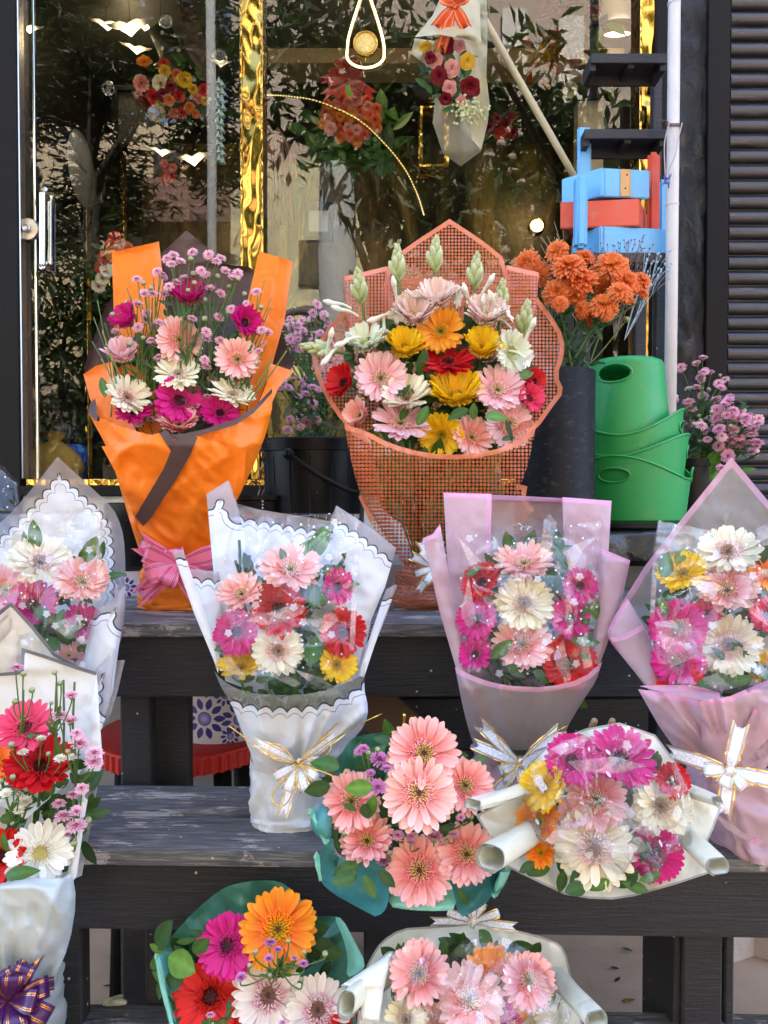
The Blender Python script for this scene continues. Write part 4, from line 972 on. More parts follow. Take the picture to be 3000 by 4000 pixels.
# glass baubles
n = NT('clear_glass_ball'); M['ball'] = n.end(n.mixs(n.math('ADD', .03, n.math('MULTIPLY', n.fres(.35), .8)), n.transp(), n.glossy(.03)))
for px, py, r, lab in ((647, 82, .03, 'clear glass ball beside the wide winged bird lamp'), (424, 345, .03, 'clear glass ball left of the black picture frame'), (858, 222, .034, 'clear glass ball above the paper bells'), (1310, 875, .018, 'tiny clear glass ball beside the floodlight')):
    c = P(px, py, 3.4); m = MB(); m.lathe(c, [(r * math.sin(t), -r * math.cos(t)) for t in np.linspace(0, math.pi, 13)], 20); o = mobj('glass_ball', m.v, m.f, M['ball'], None, True, org=c); tag(o, lab, 'bauble')
# dried palm skirt
f = MB(); c0 = P(1085, 500, 3.3)
for i in range(90):
    q = rng.uniform(0, 6.283); r = rng.uniform(.02, .055); e = c0 + Vector((r * math.cos(q) * 1.3, r * math.sin(q), -rng.uniform(.3, .42))); f.tube(smooth_path([c0 + Vector((0, 0, 0)), c0.lerp(e, .35) + Vector((math.cos(q) * .045, math.sin(q) * .04, 0)), c0.lerp(e, .7) + Vector((math.cos(q) * .02, math.sin(q) * .02, 0)), e], 3), .004, 4)
M['dried'] = m_plain('dried_fibre', (.16, .075, .04), .75, 0, .3)
o = mobj('dried_grass_bundle', f.v, f.f, M['dried'], None, True, org=c0); tag(o, 'brown dried grass bundle hanging just right of the left gold column', 'dried flowers')
# bamboo pole
m = MB(); a = P(1905, 100, 2.95); b = P(2262, 722, 2.93); m.tube([a + (a - b) * .4] + [a.lerp(b, t) for t in (0, .25, .5, .75, 1)], [.014, .0145, .013, .0135, .013, .012], 10); 
# (the pole stands outside, in front of the glass)
M['bamboo'] = m_plain('bamboo', (.42, .36, .22), .5, 0, .2, 14); o = m.obj('bamboo_pole', M['bamboo'], None, True); tag(o, 'pale bamboo pole slanting down in front of the window to the blue boxes', 'pole')
# things at the door foot
c = P(215, 1800, 3.25); bag = MB(); nn = 16
for i, (r, z) in enumerate(((0, 0), (.09, .0), (.115, .05), (.11, .10), (.07, .15), (.025, .175), (.045, .21), (.05, .215))):
    for k in range(nn): q = k * 6.283 / nn; rr = r * (1 + .12 * math.sin(3 * q + i)); bag.v.append((c.x + rr * math.cos(q), c.y + rr * math.sin(q) * .7, ZS + z * .95))
for i in range(7):
    for k in range(nn): bag.f.append((i * nn + k, i * nn + (k + 1) % nn, i * nn + nn + (k + 1) % nn, i * nn + nn + k))
M['yellowbag'] = m_plain('yellow_bag', (.42, .24, .03), .6, 0, .2, 20, .5); o = mobj('yellow_bag', bag.v, bag.f, M['yellowbag'], None, True, org=c); tag(o, 'dusty yellow tied bag on the floor just inside the glass door', 'bag')
c = P(272, 1790, 3.4); m = MB(); m.lathe((c.x, c.y, ZS), [(0, 0), (.07, 0), (.075, .14), (.06, .16), (0, .16)], 20); n = NT('blue_white_tin'); M['tin'] = n.end(n.pbr(n.ramp(n.noise(7, 2, .5, n.coord()), [(.45, (.02, .06, .4)), (.5, (.04, .3, .6)), (.55, (.6, .62, .62))], 'CONSTANT'), .4)); o = m.obj('blue_tin', M['tin'], None, True); tag(o, 'blue and white round tin behind the yellow bag', 'tin')
pl_ = [(190, 1600), (200, 1575), (225, 1590), (250, 1625), (242, 1650), (290, 1665), (318, 1720), (312, 1735), (270, 1715), (230, 1710), (200, 1690), (190, 1640)]
r_ = thing('crumpled_plastic_bag', 'crumpled clear plastic bag lying on top of the yellow bag', 'bag', P(220, 1700, 3.2)); crease_film('film', r_, M['cello_hazy'], pl_, 3.18, .05, .02, 10, 1, 5, 40, 60)
# ------------------------------------------------------------------ across the street (seen mirrored in the glass)
def pmbox(px0, px1, py0, py1, Yv, dY, mat, name, parent, z0=None):
    a = PM(px0, py1, Yv); b = PM(px1, py0, Yv); m = MB(); m.box((a.x, a.y - dY, z0 if z0 is not None else a.z), (b.x, a.y, b.z), bev=.0); return m.obj(name, mat, parent)
M['render_wall'] = m_plain('cream_render', (.50, .40, .255), .9, 0, .12, 3, .5); M['pinkwall'] = m_plain('pink_siding', (.36, .29, .23), .8); M['rooftile'] = m_plain('brown_roof_tile', (.17, .10, .085), .8, 0, .25, 6, .5); M['palewall'] = m_plain('pale_yellow_wall', (.50, .47, .30), .9, 0, .1, 3, .3)
hs = thing('cream_house', 'cream rendered house across the street with brown stepped roof tiles', 'house', (PM(700, 1932, 14).x, -8.5, 0))
pmbox(-900, 905, 480, 1932, 14, 3, M['render_wall'], 'wall', hs, 0)
rt = MB()
for i in range(6):
    a = PM(340 - i * 4 + 30 * (5 - i), 705 + i * 26, 13.4 - i * .12); b = PM(930, 660 + i * 26, 13.4 - i * .12); a2 = PM(340 + 30 * (5 - i), 715 + i * 26 + 14, 13.4 - i * .12)
    rt.box((a.x, a.y - .35, a.z - .18), (b.x, a.y + .1, a.z + .02), bev=.02)
rt.obj('roof', M['rooftile'], hs); 
for (p0, p1, q0, q1) in ((60, 150, 650, 900), (600, 700, 560, 700)): pmbox(p0, p1, q0, q1, 13.95, .02, M['dark_in'], 'window', hs)
h2 = thing('pink_house', 'pinkish sided house across the street behind leafy branches', 'house', (PM(2200, 1932, 15).x, -9.5, 0))
pmbox(910, 3900, -500, 1932, 15, 3, M['pinkwall'], 'wall', h2, 0)
sl = MB()
for i in range(22):
    a = PM(1640, 560 + i * 52, 14.95); b = PM(3900, 560 + i * 52, 14.95); sl.box((a.x, a.y - .02, a.z - .05), (b.x, a.y + .03, a.z), bev=0)
sl.obj('siding', M['rooftile'], h2)
for (p0, p1, q0, q1) in ((1960, 2060, 30, 290), (2180, 2280, 60, 420)): pmbox(p0, p1, q0, q1, 14.9, .03, M['cream_wall'], 'window', h2)
h3 = thing('pale_wall', 'pale yellow garden wall across the street', 'wall', (PM(1380, 1932, 12.5).x, -6.6, 0)); pmbox(906, 1609, 640, 1932, 12.5, .4, M['palewall'], 'wall_face', h3, 0)
for p0, p1, q in ((1170, 1260, 940), (1490, 1570, 980), (1180, 1270, 1190)): pmbox(p0, p1, q, q + 170, 12.45, .02, M['dark_in'], 'opening', h3)
def post(px, py, w, Yv, mat, nm, lab):
    c = PM(px, py, Yv); m = MB(); m.tube([Vector((c.x, c.y, 0)), Vector((c.x, c.y, c.z))], [w * Yv / FPX / 2 * 1.1, w * Yv / FPX / 2], 16); tag(m.obj(nm, mat, None, True), lab, 'pole')
M['polegrey'] = m_plain('grey_concrete_pole', (.30, .32, .32), .8, 0, .15, 5, .3)
post(1318, 655, 140, 8.5, M['polegrey'], 'concrete_pole', 'thick grey concrete pole across the road'); post(822, -200, 36, 8, M['polegrey'], 'utility_pole', 'slim grey utility pole across the road')
M['bark'] = m_plain('dark_bark', (.035, .027, .02), .9, 0, .3, 9, .6)
def tree(nm, label, c, trunk_h, crown, n, leaf, wr, cols, droop=.3, conif=False, seed=1):
    r = random.Random(seed); root = thing(nm, label, 'tree', (c[0], c[1], 0)); tr = MB(); cr = MB(); base = Vector((c[0], c[1], 0)); top = Vector((c[0], c[1], trunk_h))
    tr.tube(smooth_path([base, base.lerp(top, .5) + Vector((.1, .05, 0)), top], 6), [.16 * (1 - .6 * i / 12) for i in range(13)], 9); clumps = []
    for (x, y, z, rx, ry, rz, k) in crown:
        for _ in range(k):
            u = Vector((r.gauss(0, 1), r.gauss(0, 1), r.gauss(0, 1))).normalized() * r.uniform(.25, 1) ; clumps.append(Vector((x + u.x * rx, y + u.y * ry, z + u.z * rz)))
    for i, q in enumerate(clumps):
        if i % 8 == 0: s0 = base.lerp(top, r.uniform(.55, 1)); tr.tube(smooth_path([s0, s0.lerp(q, .5) + Vector((0, 0, .15)), q], 4), [.045 * (1 - .8 * j / 8) + .006 for j in range(9)], 5)
    old = rng.getstate(); rng.seed(seed)
    for q in clumps:
        tone = r.random()
        for _ in range(n):
            o = Vector((r.gauss(0, .22), r.gauss(0, .22), r.gauss(0, .2))); d = Vector((r.uniform(-1, 1), r.uniform(-1, 1), r.uniform(-1.2, .3) if not conif else r.uniform(-.5, .2)))
            p = q + o; dd = d.normalized(); w_ = dd.orthogonal().normalized(); w_ = Quaternion(dd, r.uniform(0, 6.28)) @ w_; L = leaf * r.uniform(.6, 1.2); b = len(cr.v)
            col = lerp(cols[0], cols[1], min(1, max(0, tone * .6 + r.random() * .4)))
            nn = dd.cross(w_); cr.add([p, p + dd * L * .5 + w_ * L * wr * .5 + nn * L * .05, p + dd * L - nn * L * .1, p + dd * L * .5 - w_ * L * wr * .5 + nn * L * .05], [(0, 1, 2, 3)], [col] * 4)
    rng.setstate(old)
    tr.obj('trunk', M['bark'], root, True); mobj('crown', cr.v, cr.f, M['petal_leaf'], root, False, col=cr.c); return root
n = NT('tree_leaf'); c_ = n.attr('col', 'Color'); M['petal_leaf'] = n.end(n.mixs(.3, n.pbr(c_, .5), n.transl(n.mix(.5, c_, (.14, .26, .03)))))
a = PM(330, 200, 10); tree('dark_conifer', 'dark dense conifer across the street left', a, 7.5, [(PM(150, 100, 10).x, a.y, PM(0, 120, 10).z, 1.7, .8, 1.3, 62), (PM(600, 60, 10).x, a.y, PM(0, 120, 10).z, 1.4, .8, 1.3, 56), (PM(300, 330, 10).x, a.y, PM(0, 330, 10).z, 1.6, .7, .6, 36), (PM(380, 620, 10).x, a.y - .4, PM(0, 700, 10).z, .5, .5, .9, 16), (PM(800, 560, 10).x, a.y - .4, PM(0, 560, 10).z, .5, .5, .5, 12), (PM(100, 900, 10).x, a.y - .4, PM(0, 900, 10).z, .5, .5, .8, 12)], 90, .22, .2, ((.006, .014, .008), (.018, .034, .014)), conif=True, seed=3)
a = PM(1450, 300, 8.5); tree('mango_tree', 'broad leafed dark green tree across the street', a, 5.5, [(PM(1250, 150, 8.5).x, a.y, PM(0, 150, 8.5).z, 1.0, .7, 1.0, 24), (PM(1750, 250, 8.5).x, a.y - .3, PM(0, 300, 8.5).z, 1.1, .8, 1.1, 30), (PM(1450, 520, 8.5).x, a.y, PM(0, 480, 8.5).z, 1.0, .6, .55, 22), (PM(2150, 500, 8.5).x, a.y, PM(0, 550, 8.5).z, .9, .7, 1.0, 20), (PM(1850, 900, 8.5).x, a.y, PM(0, 850, 8.5).z, .9, .6, .7, 26), (PM(2250, 850, 8.5).x, a.y, PM(0, 850, 8.5).z, .7, .6, .7, 18), (PM(1550, 760, 8.5).x, a.y, PM(0, 760, 8.5).z, .5, .4, .4, 9)], 30, .26, .36, ((.008, .02, .006), (.035, .07, .02)), seed=5)
a = PM(2350, 1000, 9); tree('garden_shrub', 'green bushy shrub across the street right', a, 2.0, [(PM(2350, 1100, 9).x, a.y, PM(0, 1100, 9).z, .9, .6, .8, 20), (PM(1480, 1000, 10).x, a.y, PM(0, 900, 10).z, .3, .3, .5, 5)], 30, .2, .3, ((.015, .04, .01), (.05, .11, .02)), seed=9)
a = PM(200, 1400, 9.5); tree('added_hedge', 'added dark hedge at the left that darkens the door reflection', a, 1.6, [(PM(150, 1250, 9.5).x, a.y, PM(0, 1250, 9.5).z, .9, .5, .8, 26), (PM(500, 1150, 9.5).x, a.y, PM(0, 1200, 9.5).z, .9, .5, .9, 28), (PM(330, 1600, 9.5).x, a.y, PM(0, 1600, 9.5).z, 1.5, .5, .7, 26)], 40, .18, .35, ((.008, .018, .006), (.03, .06, .014)), seed=13)  # hedge added to darken the reflection low in the door glass
# ------------------------------------------------------------------ buckets, bins, boxes
UZ = .99
def pipe():
    a = P(2621, 1420, 2.52); root = thing('drain_pipe', 'scuffed white plastic drain pipe standing before the black stone pilaster', 'pipe', (a.x, 2.52, LZ)); m = MB()
    zj = [LZ, P(0, 800, 2.52).z, P(0, 14, 2.52).z]
    m.tube([Vector((a.x - .004, 2.52, LZ)), Vector((a.x, 2.52, 1.9)), Vector((a.x + .002, 2.52, 3.5))], .0195, 24); m.obj('pipe', M['pipe'], root, True)
    for z in zj[1:]: m = MB(); m.lathe((a.x, 2.52, z), [(.0195, -.004), (.021, -.002), (.021, .002), (.0195, .004)], 24); m.obj('pipe_joint', M['pipe'], root, True)
    m = MB(); z = P(0, 492, 2.52).z
    for dz in (0, .006): m.tube([Vector((a.x + .0225 * math.cos(t), 2.52 + .0225 * math.sin(t), z + dz + .01 * math.sin(t))) for t in np.linspace(-3.6, .6, 16)], .0018, 5)
    p0 = Vector((a.x - .02, 2.497, z)); m.tube(smooth_path([p0, p0 + Vector((-.03, -.005, .006)), p0 + Vector((-.038, -.005, -.004)), p0 + Vector((-.012, -.01, .004))], 5), .0018, 5); M['wire'] = m_plain('rusty_wire', (.06, .035, .025), .6); m.obj('tie_wire', M['wire'], root, True)
    m = MB(); m.tube(smooth_path([Vector((a.x - .021, 2.495, z)), P(2596, 560, 2.49), P(2598, 660, 2.49), P(2600, 690, 2.49)], 6), .002, 5); m.tube(smooth_path([Vector((a.x + .022, 2.50, z)), P(2650, 540, 2.49), P(2636, 610, 2.48), P(2600, 690, 2.485)], 6), .002, 5)
    M['string'] = m_plain('pinkish_string', (.42, .33, .30), .8); m.obj('string_loop', M['string'], root, True)
    m = MB()
    for _ in range(10): q = P(2602 + rng.uniform(-8, 14), 700 + rng.uniform(-12, 25), 2.48); m.tube(smooth_path([q, q + Vector((rng.uniform(-.012, .012), rng.uniform(-.01, .01), rng.uniform(-.015, .015))), q + Vector((rng.uniform(-.01, .01), 0, rng.uniform(-.015, .015)))], 4), .0018, 4)
    M['bluestr'] = m_plain('blue_string', (.10, .13, .36), .8); m.obj('string_knot', M['bluestr'], root, True)
pipe()
# black slatted rack fixed behind the pipe
rack = thing('shelf_rack', 'black wooden rack with two small tray shelves behind the pipe', 'rack', P(2450, 1400, 2.7))
def tray(py0, py1, px0, px1, Y, lab):
    a = P(px0, py1, Y); b = P(px1, py0, Y); m = MB(); h = .05; d = .09; a.z = b.z - h
    m.box((a.x, Y, b.z - .02), (b.x, Y + d, b.z), bev=.002)            # boards seen from below
    m.box((a.x, Y - .012, b.z - .03), (b.x, Y, b.z + .002), bev=.002)
    m.box((a.x, Y, a.z), (a.x + .02, Y + d, b.z - .021), bev=.002); m.box((b.x - .02, Y, a.z), (b.x, Y + d, b.z - .021), bev=.002)
    m.box(((a.x + b.x) / 2, Y, a.z + .01), ((a.x + b.x) / 2 + .022, Y + d, b.z - .021), bev=.002); m.box((a.x, Y + d, a.z), (b.x, Y + d + .014, b.z), bev=.002)
    return m.obj('tray_shelf', M['wood'], rack)
tray(218, 300, 2305, 2602, 2.62, 0); tray(512, 592, 2280, 2600, 2.60, 0)
m = MB(); m.box((P(2556, 0, 2.80).x, 2.80, LZ), (P(2590, 0, 2.80).x, 2.84, P(0, 215, 2.8).z)); m.obj('rack_post', M['wood'], rack)
# black stand below the boxes
st = thing('black_stand', 'black table stand carrying the stacked blue and red boxes', 'stand', P(2440, 1400, 2.6)); ZB = P(0, 992, 2.55).z
m = MB(); m.box((P(2195, 0, 2.6).x, 2.53, ZB - .035), (P(2606, 0, 2.6).x, 2.84, ZB - .001)); m.obj('tabletop', M['wood'], st)
for xa in (2255, 2560):
    for yy in (2.56, 2.78): m = MB(); m.box((P(xa, 0, 2.6).x, yy, LZ), (P(xa, 0, 2.6).x + .04, yy + .04, ZB - .036)); m.obj('leg', M['wood'], st)
m = MB(); m.box((P(2240, 0, 2.6).x, 2.80, P(0, 1400, 2.6).z), (P(2430, 0, 2.6).x, 2.815, ZB - .04)); m.obj('back_panel', M['frame'], st)
# three wooden carrier boxes with upright handles
def wbox(label, cor, py0, py1, mat, ups, strip=False, grp='stacked wooden carrier boxes'):
    """box whose near corner, left end and right end are (px,Y); its top and base heights are read at the near corner"""
    C, Lf, Rt = [P(px, 1932, Y) for px, Y in cor]; zt = P(0, py0, cor[0][1]).z; zb = P(0, py1, cor[0][1]).z; t = .013
    xy = lambda v, z: Vector((v.x, v.y, z)); B = Lf + Rt - C; root = thing('wooden_box', label, 'box', xy((Lf + Rt) / 2, zb), grp)
    dl = (Lf - C).normalized(); dr = (Rt - C).normalized(); m = MB()
    def wall(a, b, inn):
        m.quadbox([xy(a, zt), xy(b, zt), xy(b + inn * t, zt), xy(a + inn * t, zt)], zt - zb)
    wall(Lf, C, dr); wall(C + dl * t * 1.02, Rt + dl * t * 1.02, dl) if False else wall(C + dr * t * 1.02, Rt, dl); wall(Rt + dl * t * 1.02, B, -dr); wall(B - dr * t * 1.02, Lf + dr * t * 1.02, -dl)
    m.quadbox([xy(Lf + dr * t - dl * t, zb + .011), xy(C + dr * t + dl * t, zb + .011), xy(Rt - dr * t + dl * t, zb + .011), xy(B - dr * t - dl * t, zb + .011)], .008)
    o = m.obj('box_sides', mat, root); shade_auto(o, 40)
    for (p0, p1, pt_, Y, dY) in ups:
        z2 = P(0, pt_, Y).z; m = MB(); m.box((P(p0, 1932, Y).x, Y, zb + .004), (P(p1, 1932, Y).x, Y + dY, z2), bev=.011, seg=3); o = m.obj('upright', mat, root); shade_auto(o, 40)
    if strip:
        nn = Vector((dr.y, -dr.x, 0)); a = C.lerp(Rt, .39); b = C.lerp(Rt, .60); m = MB(); m.quadbox([xy(a + nn * .002, zt - .002), xy(b + nn * .002, zt - .002), xy(b + nn * .0003, zt - .002), xy(a + nn * .0003, zt - .002)], zt - zb - .004); o = m.obj('bare_wood_strip', M['bareply'], root); o['label'] = 'unpainted strip with two nail holes'
        m = MB()
        for zz, k in ((zt - .020, .52), (zb + .028, .49)): m.lathe(xy(C.lerp(Rt, k) + nn * .0026, zz), [(0, 0), (.0028, 0), (.0028, .0008), (0, .0008)], 8, axis=Quaternion((1, 0, 0), R(90)))
        m.obj('nail_hole', M['frame'], o)
    return root
wbox('blue wooden box lowest in the stack beside the white pipe', ((2336, 2.53), (2228, 2.64), (2600, 2.56)), 882, 990, M['blue'], [(2245, 2292, 677, 2.475, .05), (2566, 2598, 697, 2.70, .02)])
wbox('red wooden box in the middle of the blue box stack', ((2488, 2.53), (2182, 2.56), (2520, 2.68)), 775, 881, M['redp'], [(2524, 2572, 588, 2.60, .025)])
wbox('topmost blue wooden box with a bare strip down its end', ((2339, 2.53), (2186, 2.62), (2530, 2.55)), 655, 766, M['blue'], [(2249, 2303, 494, 2.64, .014)], strip=True)
# ---------------- green bins
def bin_(label, cx, Y, zb, H, r0, r1, wav, phi, inv=False, tilt=(0, 0), holes=()):
    c = P(cx, 1932, Y); root = thing('green_bin', label, 'bin', (c.x, Y, zb), 'stacked green plastic bins'); n = 120; k = 34; V = []; F = []
    q = Quaternion((1, 0, 0), R(tilt[0])) @ Quaternion((0, 1, 0), R(tilt[1]))
    def pt(r, a, z): return Vector((c.x, Y, zb)) + q @ Vector((r * math.cos(a), r * math.sin(a), z))
    def zt(a): return H + wav * math.cos(2 * (a - phi))
    def rad(z): return r0 + (r1 - r0) * z / H
    def row(i, a):
        t = i / (k - 1)
        if inv: z = H * (1 - t) if t < 1 else 0
        return t * zt(a)
    ok = lambda a, z: all(((((a - ha + math.pi) % (2 * math.pi) - math.pi) * rad(z) / hw) ** 2 + ((z - hz) / hh) ** 2) > 1 for ha, hz, hw, hh in holes)
    for i in range(k):
        for j in range(n):
            a = j / n * 2 * math.pi; z = row(i, a)
            if inv:      # wavy mouth down, rounded base up
                z = H - z * 1.0; zz = z; r = r1 + (r0 - r1) * z / H
                if H - z < .02: r -= .02 - math.sqrt(max(0, .02 ** 2 - (.02 - (H - z)) ** 2))
                V.append(pt(r, a, zz))
            else: V.append(pt(rad(z), a, z))
    for i in range(k - 1):
        for j in range(n):
            a = (j + .5) / n * 2 * math.pi; z = row(i + .5, a); z = H - z if inv else z
            if ok(a, z): F.append((i * n + j, i * n + (j + 1) % n, (i + 1) * n + (j + 1) % n, (i + 1) * n + j))
    F.append(tuple(range(n))[::-1])
    mobj('bin_body', V, F, M['bin'], root, True)
    m = MB(); rim = [pt((rad(zt(a)) if not inv else r1) , a, zt(a) if not inv else H - row(k - 1, a)) for a in np.linspace(0, 2 * math.pi, 97)]; m.tube(rim, .0038, 6, cap=False); m.obj('rim', M['bin'], root, True)
    for ha, hz, hw, hh in holes:
        m = MB(); rr = (lambda z: rad(z)) if not inv else (lambda z: r1 + (r0 - r1) * z / H)
        m.tube([pt(rr(hz + hh * math.sin(t)) + .001, ha + hw * math.cos(t) / rr(hz), hz + hh * math.sin(t)) for t in np.linspace(0, 2 * math.pi, 49)], .0034, 6, cap=False); m.obj('handle_opening', M['bin'], root, True)
    return root
YB = 2.27
zt0 = P(0, 2030, YB).z
F_ = -math.pi / 2
bin_('lowest green bin with a dark oval handle hole at its front', 2468, YB, zt0, .150, .148, .166, .032, F_ - .62, holes=((F_ - .62, .128, .045, .02), (F_ + 1.22, .132, .03, .02)))
bin_('second green bin, nested in the lowest one', 2462, YB + .001, zt0 + .066, .150, .140, .158, .030, F_ + .95, tilt=(2, -1), holes=((F_ + 1.25, .13, .035, .018),))
bin_('third green bin whose high curved rim rises at the right', 2455, YB + .002, zt0 + .118, .160, .134, .153, .036, F_ + 1.15, tilt=(0, -2), holes=((F_ + 1.1, .145, .035, .018),))
bin_('topmost green bin, turned upside down with its base up', 2442, YB + .001, P(0, 1712, YB).z, P(0, 1408, YB).z - P(0, 1712, YB).z, .104, .126, .0, 0, True, holes=((F_ - .62, .178, .05, .026),))
# tub under the bins
def tub(name, label, cat, c, prof, mat=None, n=56, parts=True, group=None):
    root = thing(name, label, cat, c, group); m = MB(); m.lathe(c, prof, n); o = m.obj('tub_body', mat or M['bplastic'], root, True); shade_auto(o, 50); return root
c = Vector((P(2480, 1932, YB).x, YB, LZ)); hz = zt0 - LZ
tub('black_tub', 'wide black tub upside down beneath the green bins', 'tub', c, [(.0, hz - .001), (.185, hz - .001), (.205, hz - .004), (.208, hz - .016), (.196, hz - .022), (.19, 0)])
tb = bpy.data.objects['black_tub']; M['blackfilm'] = m_plain('crumpled_black_film', (.012, .012, .014), .22, 0, .2, 20, .8)
s_ = crease_film('black_plastic_film', tb, M['blackfilm'], [(2290, 2080), (2600, 2070), (2620, 2190), (2290, 2190)], 2.05, .03, .025, 10, 0, 4, 220, 22)
# black tube vase with orange chrysanthemums
YT = 2.06; c = Vector((P(2166, 1932, YT).x, YT, UZ)); zt = P(0, 1430, YT - .10).z; r = .1045
tb = thing('tube_vase', 'tall scuffed black tube vase holding the orange chrysanthemums', 'vase', c); m = MB(); m.lathe(c, [(0, .0), (r, 0), (r, zt - UZ - .002), (r - .002, zt - UZ), (r - .007, zt - UZ), (r - .008, .3), (0, .29)], 56); o = m.obj('tube', M['bplastic2'], tb, True); shade_auto(o, 50)
m = MB(); m.lathe(c, [(0, zt - UZ - .06), (r - .0085, zt - UZ - .06)], 40); M['water'] = m_plain('dark_water', (.01, .012, .01), .1); m.obj('water', M['water'], tb, True)
def chrys_geo(Rr, rnd, cup=0, deep=0.0):
    a = MB(); oc = lerp(hx('e05a2a'), hx('cc401c'), rnd.random()); ic = lerp(hx('f2a838'), hx('ea8438'), rnd.random()); tipc = lerp(hx('ea8040'), hx('f09a58'), rnd.random())
    for n, L, e, z in ((24, 1.0, cup - 10, -.06), (24, .95, cup - 2, -.01), (22, .84, cup + 6, .04), (20, .66, cup + 15, .08), (16, .44, cup + 28, .11)):
        k2 = 1 - L
        for k in range(n): petal_geo(a, (k + rnd.random() * .6) * 6.283 / n, Rr * .06, Rr * L * rnd.uniform(.88, 1.08), Rr * .25, R(e + rnd.uniform(-9, 9)), -.35 + .5 * (L < .5), lerp(oc, ic, .35 + k2 * .5), lerp(oc, ic, k2 * .45), tipc, rnd, rows=3, cols=3, chan=.35, z0=Rr * z)
    V = []; F = []; C = []
    for rr, z in ((.05, -.4), (.2, -.34), (.3, -.2), (.3, -.08)):
        for k in range(9): q = k * 6.283 / 9; V.append((rr * Rr * math.cos(q), rr * Rr * math.sin(q), z * Rr)); C.append((.07, .13, .03))
    for i in range(3):
        for k in range(9): F.append((i * 9 + k, i * 9 + (k + 1) % 9, i * 9 + 9 + (k + 1) % 9, i * 9 + 9 + k))
    a.add(V, F, C)
    for i in range(40):
        q = i * 2.4; rr = Rr * .2 * math.sqrt(i / 40); v = [(rr * math.cos(q) + Rr * .02 * math.cos(t), rr * math.sin(q) + Rr * .02 * math.sin(t), Rr * .17) for t in (0, 2.1, 4.2)] + [(rr * math.cos(q), rr * math.sin(q), Rr * .25)]
        a.add(v, [(0, 1, 3), (1, 2, 3), (2, 0, 3)], [hx('e8a810')] * 4)
    return a
CHR = [to_me(chrys_geo(1, rng, c), 'flower_head', M['petal']) for c in (0, 6, 14, 24, 2, 10)]
CH = [(310, 195, 210, 35, -20, 'topmost orange chrysanthemum at the left of the vase, tilted backwards'), (110, 440, 250, -8, 0, 'orange chrysanthemum facing front beside the dotted wrap'), (440, 360, 290, 55, 0, 'flat topped orange chrysanthemum below the topmost one'), (600, 275, 170, 50, 20, 'orange chrysanthemum bud just opening behind the upper row'), (860, 335, 300, 40, 0, 'large deep orange chrysanthemum in the upper middle'), (530, 490, 320, 58, -5, 'wide orange chrysanthemum seen edge on in the centre'), (770, 440, 260, 25, 10, 'orange chrysanthemum drooping its petals in the centre'), (320, 620, 250, 10, -10, 'orange chrysanthemum with yellow heart low on the left'), (500, 650, 200, -35, 5, 'orange chrysanthemum hanging with its petals down'), (780, 590, 230, -20, 15, 'drooping orange chrysanthemum under the central ones'), (350, 725, 150, 25, 0, 'small half open yellowish chrysanthemum at lower left'), (1010, 510, 250, 30, 35, 'orange chrysanthemum right of centre with raised petals'), (1170, 490, 190, 40, 40, 'rightmost large orange chrysanthemum'), (945, 600, 210, 50, 10, 'flat orange chrysanthemum right of centre, lower row'), (1170, 625, 120, 55, 30, 'half closed orange chrysanthemum at far right'), (1010, 685, 140, 50, 20, 'small orange chrysanthemum below the right ones'), (790, 730, 260, 45, 8, 'broad orange chrysanthemum in the lower middle'), (650, 870, 215, 0, -5, 'lowest orange chrysanthemum with long open petals'), (555, 790, 160, 10, -40, 'orange chrysanthemum partly hidden above the lowest one'), (830, 830, 150, -10, 30, 'orange chrysanthemum tucked under the broad lower one'), (20, 330, 240, 25, -20, 'orange chrysanthemum glimpsed through the dotted wrap')]
basep = Vector((c.x, YT, zt - .05))
for i, (cx, cy, d, up, sd_, lab) in enumerate(CH):
    px, py = 2050 + .3918 * cx, 900 + .3918 * cy; Yh = YT - .05 + .07 * math.sin(i * 2.3) - (.03 if cy > 500 else 0); p = P(px, py, Yh); b0 = basep + Vector((rng.uniform(-.06, .06), rng.uniform(-.05, .05), 0))
    root = thing('chrysanthemum', lab, 'chrysanthemum', b0, 'orange chrysanthemums in the tube vase'); n = normal_at(px, py, Yh, up, sd_); rad_ = d * .3918 * .5 * Yh / FPX * 1.22
    inst('flower_head', CHR[i % 6], root, p, n.to_track_quat('Z', 'Y') @ Quaternion((0, 0, 1), rng.uniform(0, 6.28)), rad_)
    s = MB(); q = p - n * rad_ * .35; pth = smooth_path([b0 - Vector((0, 0, .02)), b0.lerp(q, .45) + Vector((0, 0, .012)), q - n * .02, q], 5); s.tube(pth, .0024, 6, col=(.09, .16, .05)); s.obj('stem', M['stem'], root, True)
    lf = MB()
    for _ in range(6):
        k = rng.randrange(2, len(pth) - 6); leaf_geo(lf, pth[k], Vector((rng.uniform(-1, 1), rng.uniform(-.9, .3), rng.uniform(-.3, .6))), rng.uniform(.03, .055), .5, lobed=True, col=lerp((.02, .055, .022), (.045, .10, .035), rng.random()))
    mobj('leaves', lf.v, lf.f, M['leaf'], root, True, col=lf.c)
def plain_stem(label, px, py, d, Y, b0, name='chrysanthemum_bud'):
    p = P(px, py, Y); root = thing(name, label, 'chrysanthemum bud', b0); inst('bud', BUD[0], root, p, Vector((.3, -.3, 1)).to_track_quat('Z', 'Y'), d * .5 * Y / FPX); s = MB(); s.tube(smooth_path([b0, b0.lerp(p, .5) + Vector((.01, 0, -.01)), p], 6), .0022, 6, col=(.10, .18, .05)); s.obj('stem', M['stem'], root, True)
plain_stem('green yellow unopened chrysanthemum bud right of the orange heads', 2447, 1248, 36, YT, basep)
